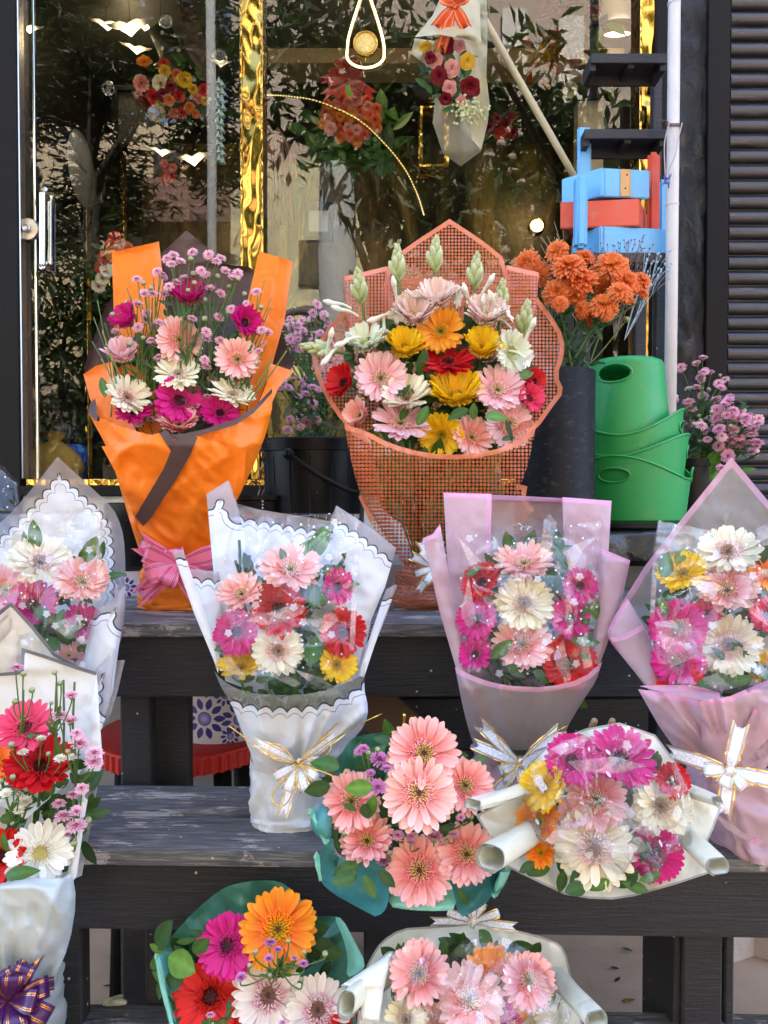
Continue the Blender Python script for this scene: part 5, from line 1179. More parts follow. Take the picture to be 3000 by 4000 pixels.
# dried sprays standing behind the chrysanthemums
def twigs(name, label, base, ends, col, bead=None, beadr=.003, rad=.0011, fork=5):
    root = thing(name, label, 'dried spray', base); m = MB()
    for e in ends:
        g = MB()
        e = Vector(e); j = base.lerp(e, .7); m.tube(smooth_path([base, base.lerp(j, .5) + Vector((rng.uniform(-.01, .01), 0, 0)), j], 4), rad, 4, col=col)
        for _ in range(fork):
            f = e + Vector((rng.gauss(0, .022), rng.gauss(0, .012), rng.gauss(0, .018))); m.tube([j, j.lerp(f, .5) + Vector((0, 0, .004)), f], rad * .7, 4, col=col)
            if bead: g.lathe(f, [(0, -beadr), (beadr, 0), (beadr * .6, beadr), (0, beadr)], 6)
        if bead: g.c = [bead] * len(g.v); g.obj('dried_head_cluster', M['petal'], root, True)
    m.obj('twigs', M['stem'], root, True)
bb = Vector((P(2400, 1400, 2.35).x, 2.35, P(0, 1330, 2.35).z))
twigs('blue_dried_spray', 'pale blue dried filler spray beside the white pipe', bb + Vector((.03, 0, 0)), [P(2540 + dx, 1050 + dy, 2.4) for dx, dy in ((0, -40), (30, 0), (50, -50), (20, 40), (-30, 20), (-10, 60), (48, 30))], (.36, .43, .48), (.35, .5, .62), .004, rad=.0008)
twigs('brown_dried_spray', 'brown dried filler spray in front of the lowest blue box', bb, [P(2440 + dx, 955 + dy, 2.42) for dx, dy in ((-40, 20), (0, -10), (40, -15), (75, -5), (-85, 22), (30, 55), (-10, 80), (60, 60))], (.16, .10, .07), (.20, .12, .10), .0032, fork=7)
twigs('straw_twigs', 'thin straw coloured twigs left of the blue boxes', bb + Vector((-.08, 0, 0)), [P(2150 + dx, 960 + dy, 2.4) for dx, dy in ((-20, -60), (10, -20), (40, 0), (-30, 10), (60, 20), (20, -80))], (.30, .2, .10), None, fork=3)
# ---------------- daisy buckets
def sprays(n, base, region, Y, hd, label, group, kinds, per=(4, 7), droop=False):
    x0, y0, x1, y1 = region
    for i in range(n):
        cx = rng.uniform(x0, x1); cyy = rng.uniform(y0, y1); hs = []
        for k in range(rng.randint(*per)):
            bd_ = rng.random() < .28; hs.append((cx + rng.gauss(0, 38), cyy + rng.gauss(0, 30), hd * rng.uniform(.72, 1.1) * (.5 if bd_ else 1), Y + rng.uniform(-.06, .06), rng.uniform(25, 75) if not droop else rng.uniform(-20, 50), rng.uniform(-30, 30), bd_, rng.choice(kinds)))
        spray(None, Vector(base) + Vector((rng.uniform(-.06, .06), rng.uniform(-.05, .04), 0)), hs, top={'label': label, 'group': group})
Yd = 2.16; bx = P(1230, 1932, Yd)
zr = P(0, 1706, Yd - .13).z; cb = Vector((bx.x, Yd, UZ)); Hh = zr - UZ
bk = thing('black_bucket', 'black basket bucket of pink daisies between the two big bouquets', 'bucket', cb); m = MB()
m.lathe(cb, [(0, 0), (.122, 0), (.128, .01), (.143, Hh - .05), (.143, Hh - .035), (.152, Hh - .034), (.155, Hh - .004), (.150, Hh), (.143, Hh - .004), (.125, .02), (0, .015)], 64); o = m.obj('bucket_body', M['bplastic'], bk, True); shade_auto(o, 40)
m = MB()
for t in (.25, .5, .72): m.lathe(cb, [(.128 + .015 * t, Hh * t - .002), (.131 + .015 * t, Hh * t), (.128 + .015 * t, Hh * t + .002)], 64)
for k in range(16): a = k * 6.283 / 16; m.tube([cb + Vector((.1285 * math.cos(a), .1285 * math.sin(a), .01)), cb + Vector((.1435 * math.cos(a), .1435 * math.sin(a), Hh - .05))], .002, 4)
m.obj('ribs', M['bplastic'], bk, True)
m = MB(); a0 = F_ - .38; h0 = cb + Vector((.150 * math.cos(a0), .150 * math.sin(a0), Hh - .045)); h1 = P(1412, 1925, Yd - .16); m.tube(smooth_path([h0, h0.lerp(h1, .4) + Vector((0, -.012, -.012)), h0.lerp(h1, .8) + Vector((0, -.01, -.012)), h1, h1 + Vector((.06, .02, .0))], 6), .007, 6); m.lathe(h0, [(0, .012), (.014, .011), (.016, 0)], 16, axis=Quaternion((1, 0, 0), R(90))); m.obj('handle', M['bplastic'], bk, True)
m = MB(); m.lathe(cb, [(0, Hh - .03), (.143, Hh - .03)], 32); m.obj('water', M['water'], bk, True)
tb_ = (bx.x, Yd, zr - .02); LAB = 'spray of small pink button daisies in the black basket bucket'; GR = 'pink daisy sprays in the basket bucket'
sprays(7, tb_, (1110, 1240, 1240, 1320), Yd, 42, LAB, GR, ['lilac'], (6, 8)); sprays(4, tb_, (1110, 1500, 1240, 1580), Yd - .06, 46, LAB, GR, ['lilac'], (4, 7)); sprays(2, tb_, (1100, 1620, 1200, 1660), Yd - .1, 46, LAB, GR, ['faded'], (2, 3), True); sprays(2, tb_, (1270, 1380, 1330, 1480), Yd, 46, LAB, GR, ['lilac'], (4, 5))
fl = MB()
for _ in range(90): q = Vector((bx.x + rng.uniform(-.12, .14), Yd + rng.uniform(-.1, .06), zr + rng.uniform(-.02, .16))); leaf_geo(fl, q, Vector((rng.uniform(-1, 1), rng.uniform(-.8, .3), rng.uniform(.1, 1))), rng.uniform(.03, .06), .3, lobed=True, col=(.022, .055, .022))
o = mobj('daisy_leaves', fl.v, fl.f, M['leaf'], None, True, col=fl.c); tag(o, 'dark feathery daisy leaves filling the black basket bucket', 'leaves', kind='stuff')
# dark woven chair back behind the bucket
pts = [(1085, 1420), (1085, 1275), (1110, 1235), (1165, 1215), (1225, 1222), (1275, 1262), (1292, 1330), (1290, 1420)]; m = MB()
m.tube(smooth_path([P(x, y, 2.36) for x, y in pts], 6), .012, 8); M['wicker'] = m_plain('dark_wicker', (.045, .025, .017), .6, 0, .3, 40, .5)
ch = thing('wicker_chair_back', 'dark brown woven chair back rising behind the pink daisies', 'chair', P(1190, 1420, 2.36)); m.obj('frame', M['wicker'], ch, True); m = MB()
for i in range(13):
    x = 1098 + i * 15; m.tube([P(x, 1430, 2.365), P(x + 30 * math.sin(i), 1330, 2.36), P(x, 1245 + abs(i - 6) * 5, 2.365)], .0035, 5); m.tube([P(1090, 1262 + i * 13, 2.37), P(1190, 1255 + i * 14, 2.355), P(1288, 1275 + i * 12, 2.37)], .0035, 5)
m.obj('weave', M['wicker'], ch, True)
# right pail
Yr = 2.62; cr = P(2705, 1932, Yr); cb2 = Vector((cr.x, Yr, LZ)); zr2 = P(0, 1790, Yr - .08).z; H2 = zr2 - LZ
pk = thing('black_pail', 'narrow black pail of pink daisies right of the green bins', 'bucket', cb2); m = MB(); m.lathe(cb2, [(0, 0), (.058, 0), (.066, H2 - .025), (.076, H2 - .024), (.078, H2), (.07, H2), (.06, .02), (0, .02)], 40); o = m.obj('pail_body', M['bplastic'], pk, True); shade_auto(o, 40); m = MB(); m.lathe(cb2, [(0, H2 - .01), (.069, H2 - .01)], 24); m.obj('water', M['water'], pk, True)
tb2 = (cr.x, Yr, zr2 - .01); L2 = 'spray of pink button daisies leaning out of the narrow black pail'; G2 = 'pink daisy sprays in the narrow pail'
sprays(4, tb2, (2660, 1440, 2760, 1560), Yr - .02, 48, L2, G2, ['lilac', 'mauve'], (4, 6)); sprays(7, tb2, (2730, 1580, 2880, 1700), Yr - .08, 52, L2, G2, ['lilac', 'mauve'], (6, 9)); sprays(4, tb2, (2860, 1620, 2970, 1740), Yr - .08, 50, L2, G2, ['lilac', 'mauve'], (5, 8)); sprays(2, tb2, (2830, 1740, 2900, 1790), Yr - .12, 62, L2, G2, ['mauve'], (3, 4), True); sprays(1, tb2, (2610, 1540, 2630, 1570), Yr - .02, 44, L2, G2, ['white'], (4, 5))
fl = MB()
for _ in range(120): q = Vector((cr.x + rng.uniform(-.05, .16), Yr + rng.uniform(-.1, .05), zr2 + rng.uniform(-.01, .17))); leaf_geo(fl, q, Vector((rng.uniform(-.6, 1), rng.uniform(-.8, .3), rng.uniform(.1, 1))), rng.uniform(.03, .06), .3, lobed=True, col=(.022, .06, .022))
for px, py, L, a in ((2745, 1880, 150, 70), (2735, 1900, 90, 60), (2800, 1830, 90, 260), (2880, 1840, 70, 10)): leaf_geo(fl, P(px, py, Yr - .05), Vector((math.cos(R(a)), -.2, math.sin(R(a)))), L * Yr / FPX, .4, col=(.10, .24, .03))
o = mobj('daisy_leaves', fl.v, fl.f, M['leaf'], None, True, col=fl.c); tag(o, 'green daisy leaves crowding the rim of the narrow black pail', 'leaves', kind='stuff')
# ---------------- left side things
c = Vector((P(520, 1932, 2.12).x, 2.14, UZ)); zt = P(0, 1968, 2.05).z
tub('black_pail', 'thick rimmed black pail behind the orange bouquet', 'bucket', c, [(0, 0), (.055, 0), (.06, zt - UZ - .05), (.078, zt - UZ - .05), (.084, zt - UZ - .03), (.082, zt - UZ), (.074, zt - UZ + .002), (.066, zt - UZ - .01), (.055, .02), (0, .02)])
c = Vector((P(990, 1932, 2.13).x, 2.13, UZ)); zt = P(0, 1935, 2.05).z
tub('black_tub', 'black tub with white paint drips behind the white scalloped bouquet', 'tub', c, [(0, 0), (.09, 0), (.105, zt - UZ - .015), (.113, zt - UZ - .012), (.113, zt - UZ), (.10, zt - UZ), (.085, .02), (0, .02)])
m = MB()
for k in range(3): m.lathe(P(1026, 1958 + 13 * k, 2.015), [(0, -.003), (.003, 0), (0, .003)], 8)
M['whitep'] = m_plain('white_paint_spots', (.7, .7, .7), .5); mobj('paint_drip', m.v, m.f, M['whitep'], bpy.data.objects['black_tub.001'])
twigs('cut_stems', 'dry cut stems lying behind the orange bouquet', Vector((P(960, 1932, 2.2).x, 2.2, LZ + .02)), [P(1040 + k * 4, 1800 + 45 * k, 2.15) for k in range(5)], (.38, .3, .16), None, rad=.003, fork=1)
# blue flower print planter and red stool under the upper step
def m_print():
    n = NT('blue_flower_print'); vec = n.attr('puv', 'Vector'); white = n.mix(n.noise(9, 6, .7, n.coord()), (.50, .47, .52), (.62, .58, .62)); k = n.mix(n.ramp(n.noise(16, 6, .75, n.coord('Object', (1, 1, 3))), [(.6, 0.0), (.72, .55)]), white, (.30, .2, .18))
    def flower(cx, cy, rad, k, ph=0):
        s = n.n('ShaderNodeVectorMath', operation='SUBTRACT'); n.t.links.new(vec, s.inputs[0]); s.inputs[1].default_value = (cx, cy, 0); sp = n.n('ShaderNodeSeparateXYZ'); n.t.links.new(s.outputs[0], sp.inputs[0]); x, y = sp.outputs[0], sp.outputs[1]
        ang = n.math('ARCTAN2', y, x); l = n.n('ShaderNodeVectorMath', operation='LENGTH'); n.t.links.new(s.outputs[0], l.inputs[0]); d = n.math('DIVIDE', l.outputs['Value'], rad)
        f = n.math('FRACT', n.math('ADD', n.math('MULTIPLY', ang, 10 / (2 * math.pi)), ph + 10)); u = n.math('MULTIPLY', n.math('SUBTRACT', f, .5), n.math('MULTIPLY', d, .6283))     # across the petal
        v = n.math('DIVIDE', n.math('SUBTRACT', d, .715), .29); wdt = n.math('MULTIPLY', n.math('SUBTRACT', 1, n.math('MULTIPLY', v, v)), .155)
        pm = n.math('MULTIPLY', n.math('LESS_THAN', n.math('ABSOLUTE', u), wdt), n.math('LESS_THAN', n.math('ABSOLUTE', v), 1))
        k = n.mix(pm, k, (.022, .024, .19)); cm = n.math('LESS_THAN', d, .335); k = n.mix(cm, k, n.mix(n.math('MULTIPLY', d, 3), (.40, .37, .62), (.06, .05, .30))); return k
    for (cx, cy, rad, ph) in ((.055, .062, .052, .5), (.105, .118, .027, .3), (.060, .163, .05, 0), (.14, .056, .045, .2), (.118, .017, .025, .5), (-.004, .11, .026, .3), (.0, .012, .025, 0), (.185, .12, .05, .5), (.18, .02, .03, 0)): k = flower(cx, cy, rad, k, ph)
    return n.end(n.pbr(k, .42, 0, n.bump(n.noise(20, 5), .2, .01)))
M['print'] = m_print()
def planter(label, pc, Y, zb, r, h, u0):
    c = Vector((P(pc, 1932, Y).x, Y, zb)); root = thing('printed_planter', label, 'planter', c, 'white planters with blue flower print'); n = 64; V = []; F = []; UV = []
    for i, z in enumerate(np.linspace(0, h, 8)):
        for j in range(n + 1): a = -math.pi + 2 * math.pi * j / n; V.append(c + Vector((r * math.sin(a), -r * math.cos(a), z))); UV.append((a * r + u0, z))
    for i in range(7):
        for j in range(n): F.append((i * (n + 1) + j, i * (n + 1) + j + 1, (i + 1) * (n + 1) + j + 1, (i + 1) * (n + 1) + j))
    mobj('planter_body', V, F, M['print'], root, True, uv=UV)
    m = MB(); m.lathe(c, [(0, h - .02), (r - .002, h - .02), (r - .002, h), (r, h)], 40); m.obj('soil', M['frame'], root, True)
    m = MB(); m.lathe(c, [(0, 0), (r, 0)], 40); m.obj('planter_base', M['frame'], root, True)
Yp = 1.98; zs = P(0, 2905, Yp - .12).z
planter('blue flower printed white planter standing on the red stool', 862, Yp, zs, .125, .27, .055 + (P(802, 0, Yp - .1).x - P(862, 0, Yp).x) * -1)
c = Vector((P(720, 1932, 1.99).x, 1.99, zs)); sr = thing('red_stool', 'round red plastic stool with a ribbed edge under the upper step', 'stool', c); m = MB(); Rs = .225
m.lathe(c, [(0, -.001), (Rs - .012, -.001), (Rs, -.006), (Rs, -.012), (Rs - .004, -.013)], 72); 
V = []; F = []; nn = 240
for z in (-.013, -.052):
    for j in range(nn): a = j / nn * 6.2832; rr = Rs - .002 + .0028 * (1 if (j % 4) < 2 else -1); V.append(c + Vector((rr * math.cos(a), rr * math.sin(a), z)))
for j in range(nn): F.append((j, (j + 1) % nn, nn + (j + 1) % nn, nn + j))
m.add(V, F); o = m.obj('seat', M['redplastic'], sr, True); shade_auto(o, 40)
for k in range(4): a = .785 + k * 1.571; m = MB(); m.tube([c + Vector((.17 * math.cos(a), .17 * math.sin(a), -.05)), Vector((c.x + .19 * math.cos(a), c.y + .19 * math.sin(a), 0.0))], .022, 10); m.obj('leg', M['frame'], sr, True)
pp = Vector((P(520, 1932, 2.03).x, 2.0, UZ))
def low_tile():
    root = thing('printed_tin', 'low white tin with blue flower print beside the orange bouquet base', 'tin', pp); m = MB(); UV = []; n = 40; r = .048; h = P(0, 2226, 1.95).z - UZ; V = []; F = []
    for i in range(5):
        for j in range(n + 1): a = -math.pi + 2 * math.pi * j / n; V.append(pp + Vector((r * math.sin(a), -r * math.cos(a), h * i / 4))); UV.append((a * r + .10, h * i / 4 + .095))
    for i in range(4):
        for j in range(n): F.append((i * (n + 1) + j, i * (n + 1) + j + 1, (i + 1) * (n + 1) + j + 1, (i + 1) * (n + 1) + j))
    mobj('tin_body', V, F, M['print'], root, True, uv=UV); q = MB(); q.lathe(pp, [(0, h), (r, h), (r + .002, h - .004)], 40); q.obj('tin_lid', M['frame'], root, True)
low_tile()
# small things on the concrete and the low step
m = MB(); z0 = .353; q = P(400, 3915, 1.325); q.z = .356
bd = MB(); bd.tube(smooth_path([P(402, 3915, 1.33), P(440, 3905, 1.33), P(480, 3885, 1.34)], 4), [.003, .004, .006, .007, .007, .007, .006, .005, .003], 8, col=(.6, .62, .42)); bd.tube(smooth_path([P(430, 3912, 1.32), P(470, 3908, 1.32), P(495, 3912, 1.32)], 3), [.003, .005, .006, .006, .005, .004, .002], 8, col=(.5, .52, .36))
dz = .352 - min(v[2] for v in bd.v); bd.v = [(x, y, z + dz) for x, y, z in bd.v]; o = bd.obj('fallen_bud', M['petal'], None, True); tag(o, 'fallen pale tuberose bud lying on the rear of the lowest step', 'flower bud')
LV = [(2430, 3702, 'green fallen leaf on the concrete just under the middle step board', (.06, .16, .02)), (2630, 3825, 'green fallen leaf beside the left leg on the right', (.04, .09, .02)), (2515, 3786, 'dark narrow fallen leaf on the concrete', (.03, .035, .02)), (2430, 3909, 'ochre fallen leaf lowest on the concrete', (.30, .15, .03)), (2400, 3835, 'small dark fallen leaf left on the concrete', (.04, .035, .02)), (2420, 3783, 'tiny dark green fallen leaf on the concrete', (.03, .05, .02)), (455, 3740, 'dark fallen leaf under the steps at left', (.05, .04, .025)), (440, 3850, 'brown fallen leaf at left close to the low step', (.06, .04, .025))]
for px, py, lab, cc in LV:
    Yg = None; v = P(px, py, 1.0) - CAM; t = (.004 - CAM.z) / v.z; p = CAM + v * t; lf = MB(); leaf_geo(lf, p, Vector((rng.uniform(-1, 1), rng.uniform(-.3, .3), .02)), .03 * rng.uniform(.6, 1.2), .4, col=cc, nrm=(0, 0, 1), bend=.1); lf.v = [(a, b, max(z, .002)) for a, b, z in lf.v]
    o = mobj('fallen_leaf', lf.v, lf.f, M['leaf'], None, True, col=lf.c, org=p); tag(o, lab, 'leaf', 'fallen leaves on the concrete')
# ------------------------------------------------------------------ bouquets
def bouquet(label, base, name='flower_bouquet'):
    return thing(name, label, 'bouquet', base)
def stems_bundle(b, tie, ends, n=16, name='stem_bundle'):
    m = MB()
    for _ in range(n):
        e = Vector(rng.choice(ends)); q = Vector(tie) + Vector((rng.uniform(-.02, .02), rng.uniform(-.02, .02), rng.uniform(-.02, .02))); m.tube(smooth_path([q, q.lerp(e, .5) + Vector((rng.uniform(-.015, .015), 0, 0)), e], 4), .0022, 5, col=lerp((.06, .12, .03), (.11, .2, .05), rng.random()))
    return m.obj(name, M['stem'], b, True)
def pouch(b, name, mat, secs, n=64, sq=3.2, wr=.004, seed=2, ed=9.0):
    """closed gathered foot of a bouquet: secs = (px_left, px_right, py, Y, half_depth)"""
    V = []; F = []; UV = []
    for i, (p0, p1, py, Y, hd) in enumerate(secs):
        a, c = P(p0, py, Y), P(p1, py, Y); ctr = (a + c) / 2; rx = (c - a).length / 2; zz = ctr.z
        for k in range(n):
            t = 2 * math.pi * k / n; cs, sn = math.cos(t), math.sin(t); e = 2 / sq
            x = math.copysign(abs(cs) ** e, cs) * rx; y = math.copysign(abs(sn) ** e, sn) * hd
            w = wr * (noise.noise(Vector((cs * 2.5, sn * 2.5, i * .55 + seed))) * 1.2 + 2.6 * (abs(noise.noise(Vector((cs * 3.5, sn * 3.5, i * .22 + seed + 5)))) - .2) + 1.2 * (abs(noise.noise(Vector((cs * 6 + i * .3, sn * 6, i * .7 + seed)))) - .2))
            V.append(Vector((ctr.x + x + w * cs, ctr.y + y + w * sn, zz + w * .3 * (0 < i < len(secs) - 1)))); UV.append((t * rx, zz))
    for i in range(len(secs) - 1):
        for k in range(n): F.append((i * n + k, i * n + (k + 1) % n, (i + 1) * n + (k + 1) % n, (i + 1) * n + k))
    F.append(tuple((len(secs) - 1) * n + k for k in range(n)))
    return mobj(name, V, F, mat, b, True, attrs={'ed': [ed] * len(V), 'es': [0] * len(V)}, uv=UV)
def dense(secs, k=4):
    out = []
    for i in range(len(secs) - 1):
        for j in range(k): t = j / k; out.append(tuple(a + (c - a) * t for a, c in zip(secs[i], secs[i + 1])))
    out.append(secs[-1]); return out
def heads(lst, d, Y, dy=.0):
    """[(px,py[,scale[,bud]])] -> spray heads"""
    return [(h[0], h[1], d * (h[2] if len(h) > 2 else 1), Y + rng.uniform(-.02, .02), rng.uniform(30, 70), rng.uniform(-30, 30), (len(h) > 3 and h[3] == 1)) for h in lst]
# ================= B1 orange bouquet
Y1 = 1.74
b = bouquet('tall bouquet in orange and dark brown paper tied with a pink ribbon', P(690, 2372, 1.78)); T1 = P(680, 2190, 1.76)
sheet('brown_back_sheet', b, M['brown'], [(322, 1452), (350, 1370), (405, 1205), (455, 1140), (600, 1010), (636, 985), (728, 900, 1), (834, 985), (868, 1034), (1005, 1043), (1060, 1180), (1148, 1425, 1), (1050, 1560), (930, 1750), (760, 1900), (600, 1900), (460, 1740), (370, 1620)], [(900, 1.90), (1450, 1.83), (1900, 1.77)], bulge=-.05, folds=dict(tie=(680, 2190), n=3, amp=.012), chaikin=1)
sheet('orange_flap', b, M['orange'], [(437, 985, 1), (621, 943, 1), (640, 1120), (672, 1420), (690, 1700), (560, 1740), (470, 1600), (447, 1300)], [(940, 1.865), (1740, 1.78)], bulge=-.012, wr=.002, cr=.003)
sheet('orange_flap', b, M['orange'], [(1013, 982, 1), (1085, 1003), (1040, 1220), (985, 1480), (940, 1700), (820, 1700), (900, 1450), (965, 1180)], [(980, 1.865), (1740, 1.78)], bulge=.004, wr=.002, cr=.003)
sheet('orange_flap', b, M['orange'], [(1085, 1003), (1143, 1022, 1), (1112, 1250), (1062, 1430), (990, 1620), (940, 1700), (985, 1480), (1040, 1220)], [(980, 1.865), (1740, 1.78)], bulge=-.02, wr=.002, cr=.003)
sheet('orange_side_sheet', b, M['orange'], [(326, 1462, 1), (372, 1430), (436, 1412, 1), (450, 1530), (520, 1660), (560, 1740), (530, 1830), (430, 1735), (395, 1650), (352, 1560)], [(1410, 1.80), (1830, 1.66)], bulge=-.02)
sheet('orange_side_sheet', b, M['orange'], [(1055, 1420, 1), (1090, 1430), (1143, 1448, 1), (1085, 1520), (1064, 1570), (1062, 1600), (1030, 1620), (1000, 1600), (1040, 1500)], [(1410, 1.80), (1620, 1.68)], bulge=.01)
sheet('brown_inner_fold', b, M['brown'], [(343, 1605), (352, 1575), (372, 1556, 1), (378, 1590), (382, 1650), (420, 1700), (432, 1740), (380, 1680)], [(1550, 1.73), (1740, 1.66)], bulge=-.015)
fy = [(1500, 1.70), (1740, 1.665), (2190, 1.725)]
sheet('orange_front_sheet', b, M['orange'], [(344, 1612, 1), (380, 1652), (398, 1630), (436, 1655), (548, 1690), (640, 1710), (760, 1704), (915, 1658), (985, 1614), (1030, 1560), (1064, 1524, 1), (1058, 1640), (1000, 1800), (950, 1905), (880, 2050), (820, 2195), (560, 2195), (520, 2080), (470, 1910), (425, 1760)], fy, bulge=.095, folds=dict(tie=(680, 2230), n=4.5, amp=.022), chaikin=1, grid=11, cr=.010)
def strip_at(b, nm, mat, pts, dY):
    return sheet(nm, b, mat, pts, fy, bulge=.0, grid=11, cr=.010 if 'overlay' in nm else 0, seed=11, yfn=lambda x, y: dY - .098 * np.sqrt(np.clip(1 - ((x - 715) / 340) ** 2, 0, 1)) * np.interp(y, [1500, 1740, 2190], [1, .9, .38]), wr=.001)
strip_at(b, 'brown_front_edge', M['brown'], [(600, 1692), (700, 1698), (800, 1676), (920, 1638), (990, 1594), (1030, 1552), (1062, 1518), (1064, 1532), (1030, 1572), (990, 1614), (920, 1660), (800, 1696), (700, 1716), (600, 1708)], -.014)
strip_at(b, 'orange_overlay_sheet', M['orange'], [(397, 1744, 1), (440, 1740), (540, 1715), (632, 1688, 1), (700, 1745), (770, 1703, 1), (860, 1735), (962, 1757, 1), (950, 1900), (868, 2055), (815, 2185), (585, 2185), (540, 2060), (498, 1950), (465, 1870)], -.026)
strip_at(b, 'brown_band', M['brown'], [(622, 1690), (656, 1684), (695, 1742), (668, 1762)], -.031)
strip_at(b, 'brown_band', M['brown'], [(698, 1690), (772, 1706), (742, 1780), (690, 1870), (640, 1945), (594, 2018), (560, 2056), (528, 2018), (580, 1930), (640, 1830), (668, 1760)], -.035)
pouch(b, 'wrapped_foot', M['orange'], dense([(585, 800, 2180, 1.75, .05), (570, 815, 2230, 1.76, .06), (566, 830, 2290, 1.775, .07), (562, 835, 2345, 1.78, .075), (572, 828, 2368, 1.78, .072), (590, 810, 2372, 1.78, .06)]), wr=.007)
for (x, y, d, k, up, sd_, cup) in ((745, 1180, 150, 'magenta', 48, 0, 50), (507, 1262, 130, 'magenta', 35, -50, 48), (952, 1265, 135, 'magenta', 12, 15, 42), (698, 1330, 182, 'peach', 18, 6, 16), (483, 1405, 135, 'pink', 45, -20, 54), (928, 1408, 175, 'peach', 20, 8, 18), (698, 1472, 180, 'ivory', 42, 0, 14), (492, 1560, 178, 'cream', 28, 25, 34), (696, 1570, 190, 'magenta', 20, 8, 24), (908, 1553, 180, 'ivory', 45, 8, 18), (525, 1622, 140, 'magenta', 45, -10, 20), (858, 1622, 150, 'magenta', 30, 15, 26), (700, 1670, 160, 'coral', 40, 0, 40)):
    gerbera(b, x, y, d, k, Y1 - (y - 1400) / 600 * .06, up, sd_, cup, T1)
tie = T1
for bx_, hs in (((690, 1330), [(678, 998), (652, 1010), (670, 1032), (705, 1025), (752, 985), (815, 995), (845, 1020), (862, 1010), (745, 1012, .7, 1)]), ((600, 1400), [(535, 1090), (613, 1060), (634, 1072, .9), (640, 1085, .8), (560, 1105, .6, 1), (590, 1125, .6, 1), (565, 1148), (595, 1148)]), ((800, 1350), [(786, 1058), (755, 1070, .7, 1), (802, 1072), (880, 1062), (928, 1068), (908, 1090), (850, 1080, .7, 1), (930, 1090, .6, 1), (895, 1120, .6, 1)]), ((960, 1400), [(1002, 1140), (955, 1148, .6, 1), (1020, 1200, .6, 1), (962, 1185, .7), (1045, 1300, .9), (1022, 1290), (903, 1208), (855, 1240)]), ((560, 1420), [(495, 1182, .6, 1), (440, 1228, .6, 1), (475, 1220), (538, 1190), (573, 1225), (570, 1250), (540, 1280), (622, 1262), (598, 1278)]), ((760, 1450), [(750, 1245), (800, 1245, .7, 1), (805, 1298), (808, 1325), (780, 1380, .6, 1), (800, 1405), (806, 1435), (828, 1482), (620, 1395), (560, 1416), (630, 1420), (862, 1395)]), ((720, 1420), [(660, 1120), (690, 1105), (720, 1090), (735, 1135, .6, 1), (640, 1150), (675, 1160, .6, 1), (820, 1130), (860, 1150), (800, 1170, .6, 1), (760, 1105, .6, 1)]), ((520, 1480), [(455, 1300), (470, 1330), (505, 1345, .6, 1), (590, 1330), (610, 1350), (560, 1320, .6, 1), (640, 1300)]), ((900, 1500), [(860, 1330), (880, 1350), (1010, 1370, .8), (985, 1350, .6, 1), (840, 1380, .6, 1), (1000, 1420, .6, 1), (1030, 1340, .6)]), ((600, 1620), [(540, 1655), (518, 1668, .9), (590, 1642, .9), (560, 1600, .6, 1), (765, 1590, .9), (810, 1550, .8), (645, 1690, .6, 1), (800, 1640, .6, 1)])):
    spray(b, P(bx_[0], bx_[1] + 250, Y1), heads(hs, 46, Y1 - .0, 0))
m = MB()
for _ in range(46):
    x0, y0 = rng.uniform(430, 1000), rng.uniform(1500, 1660); m.tube(smooth_path([P(x0, y0, Y1), P(x0 + rng.uniform(-25, 25), y0 - 150, Y1 + .01), P(x0 + (x0 - 700) * .25 + rng.uniform(-20, 20), y0 - rng.uniform(230, 460), Y1 + .02)], 4), .0012, 5, col=(.10, .18, .04))
for x0, y0, x1, y1 in ((455, 1500, 400, 1290), (470, 1480, 425, 1385), (450, 1520, 395, 1400), (980, 1560, 1120, 1370), (1000, 1540, 1060, 1400), (965, 1560, 1050, 1420)): m.tube(smooth_path([P(x0, y0, 1.70), P((x0 + x1) / 2 + 5, (y0 + y1) / 2, 1.69), P(x1, y1, 1.69)], 4), .0016, 5, col=(.16, .22, .05))
m.obj('grass_stems', M['stem'], b, True)
foliage(b, [(395, 1475, 90, 290, 1.70, .4, .5), (560, 1400, 90, 60, 1.75, .5, .1), (640, 1350, 80, 100, 1.76, .5, .1)], [(90, (440, 1250, 1000, 1690), 1.79, (40, 90)), (30, (640, 1120, 900, 1400), 1.80, (30, 60))])
bow(b, 690, 2205, 1.655, M['rib_pink'], [(158, .07, .05), (15, .085, .05), (-35, .07, .055), (200, .065, .05), (-120, .05, .05), (100, .035, .03)], [(152, .095, -.01), (222, .10, .0), (-58, .10, .0), (212, .10, .02)], .042)
bd = {'v': [], 'f': [], 'rv': []}
band_geo(bd, [P(575 + 32 * i, 2205 + 22 * math.sin(i * .4) - (28 if i > 5 else 0) * 0, 1.695 + .0006 * (i - 4) ** 2 * 2) for i in range(9)], Vector((0, 0, 1)), .04); mobj('ribbon_band', bd['v'], bd['f'], M['rib_pink'], b, True, attrs={'rv': bd['rv']})
# ================= B2 coral dotted bouquet
Y2 = 1.74
b = bouquet('large bouquet in coral dotted clear wrap with tuberoses standing up', P(1690, 2368, 1.79)); T2 = P(1650, 2210, 1.77)
sheet('back_sheet', b, M['mesh'], [(1500, 1040), (1580, 970), (1756, 855, 1), (1880, 935), (1990, 1025), (1990, 1300), (1500, 1300)], [(850, 1.93), (1300, 1.86)], stripe=[0, 1, 2, 3, 4], chaikin=1)
sheet('back_sheet', b, M['mesh'], [(1337, 1082, 1), (1400, 1072), (1512, 1040, 1), (1530, 1088), (1750, 1092), (1975, 1085), (1978, 1036, 1), (2060, 1042), (2106, 1066, 1), (2098, 1200), (2060, 1400), (2000, 1650), (1700, 1850), (1450, 1650), (1350, 1300)], [(1036, 1.89), (1850, 1.76)], bulge=-.05, stripe=[0, 1, 2, 3, 4, 5, 6, 7])
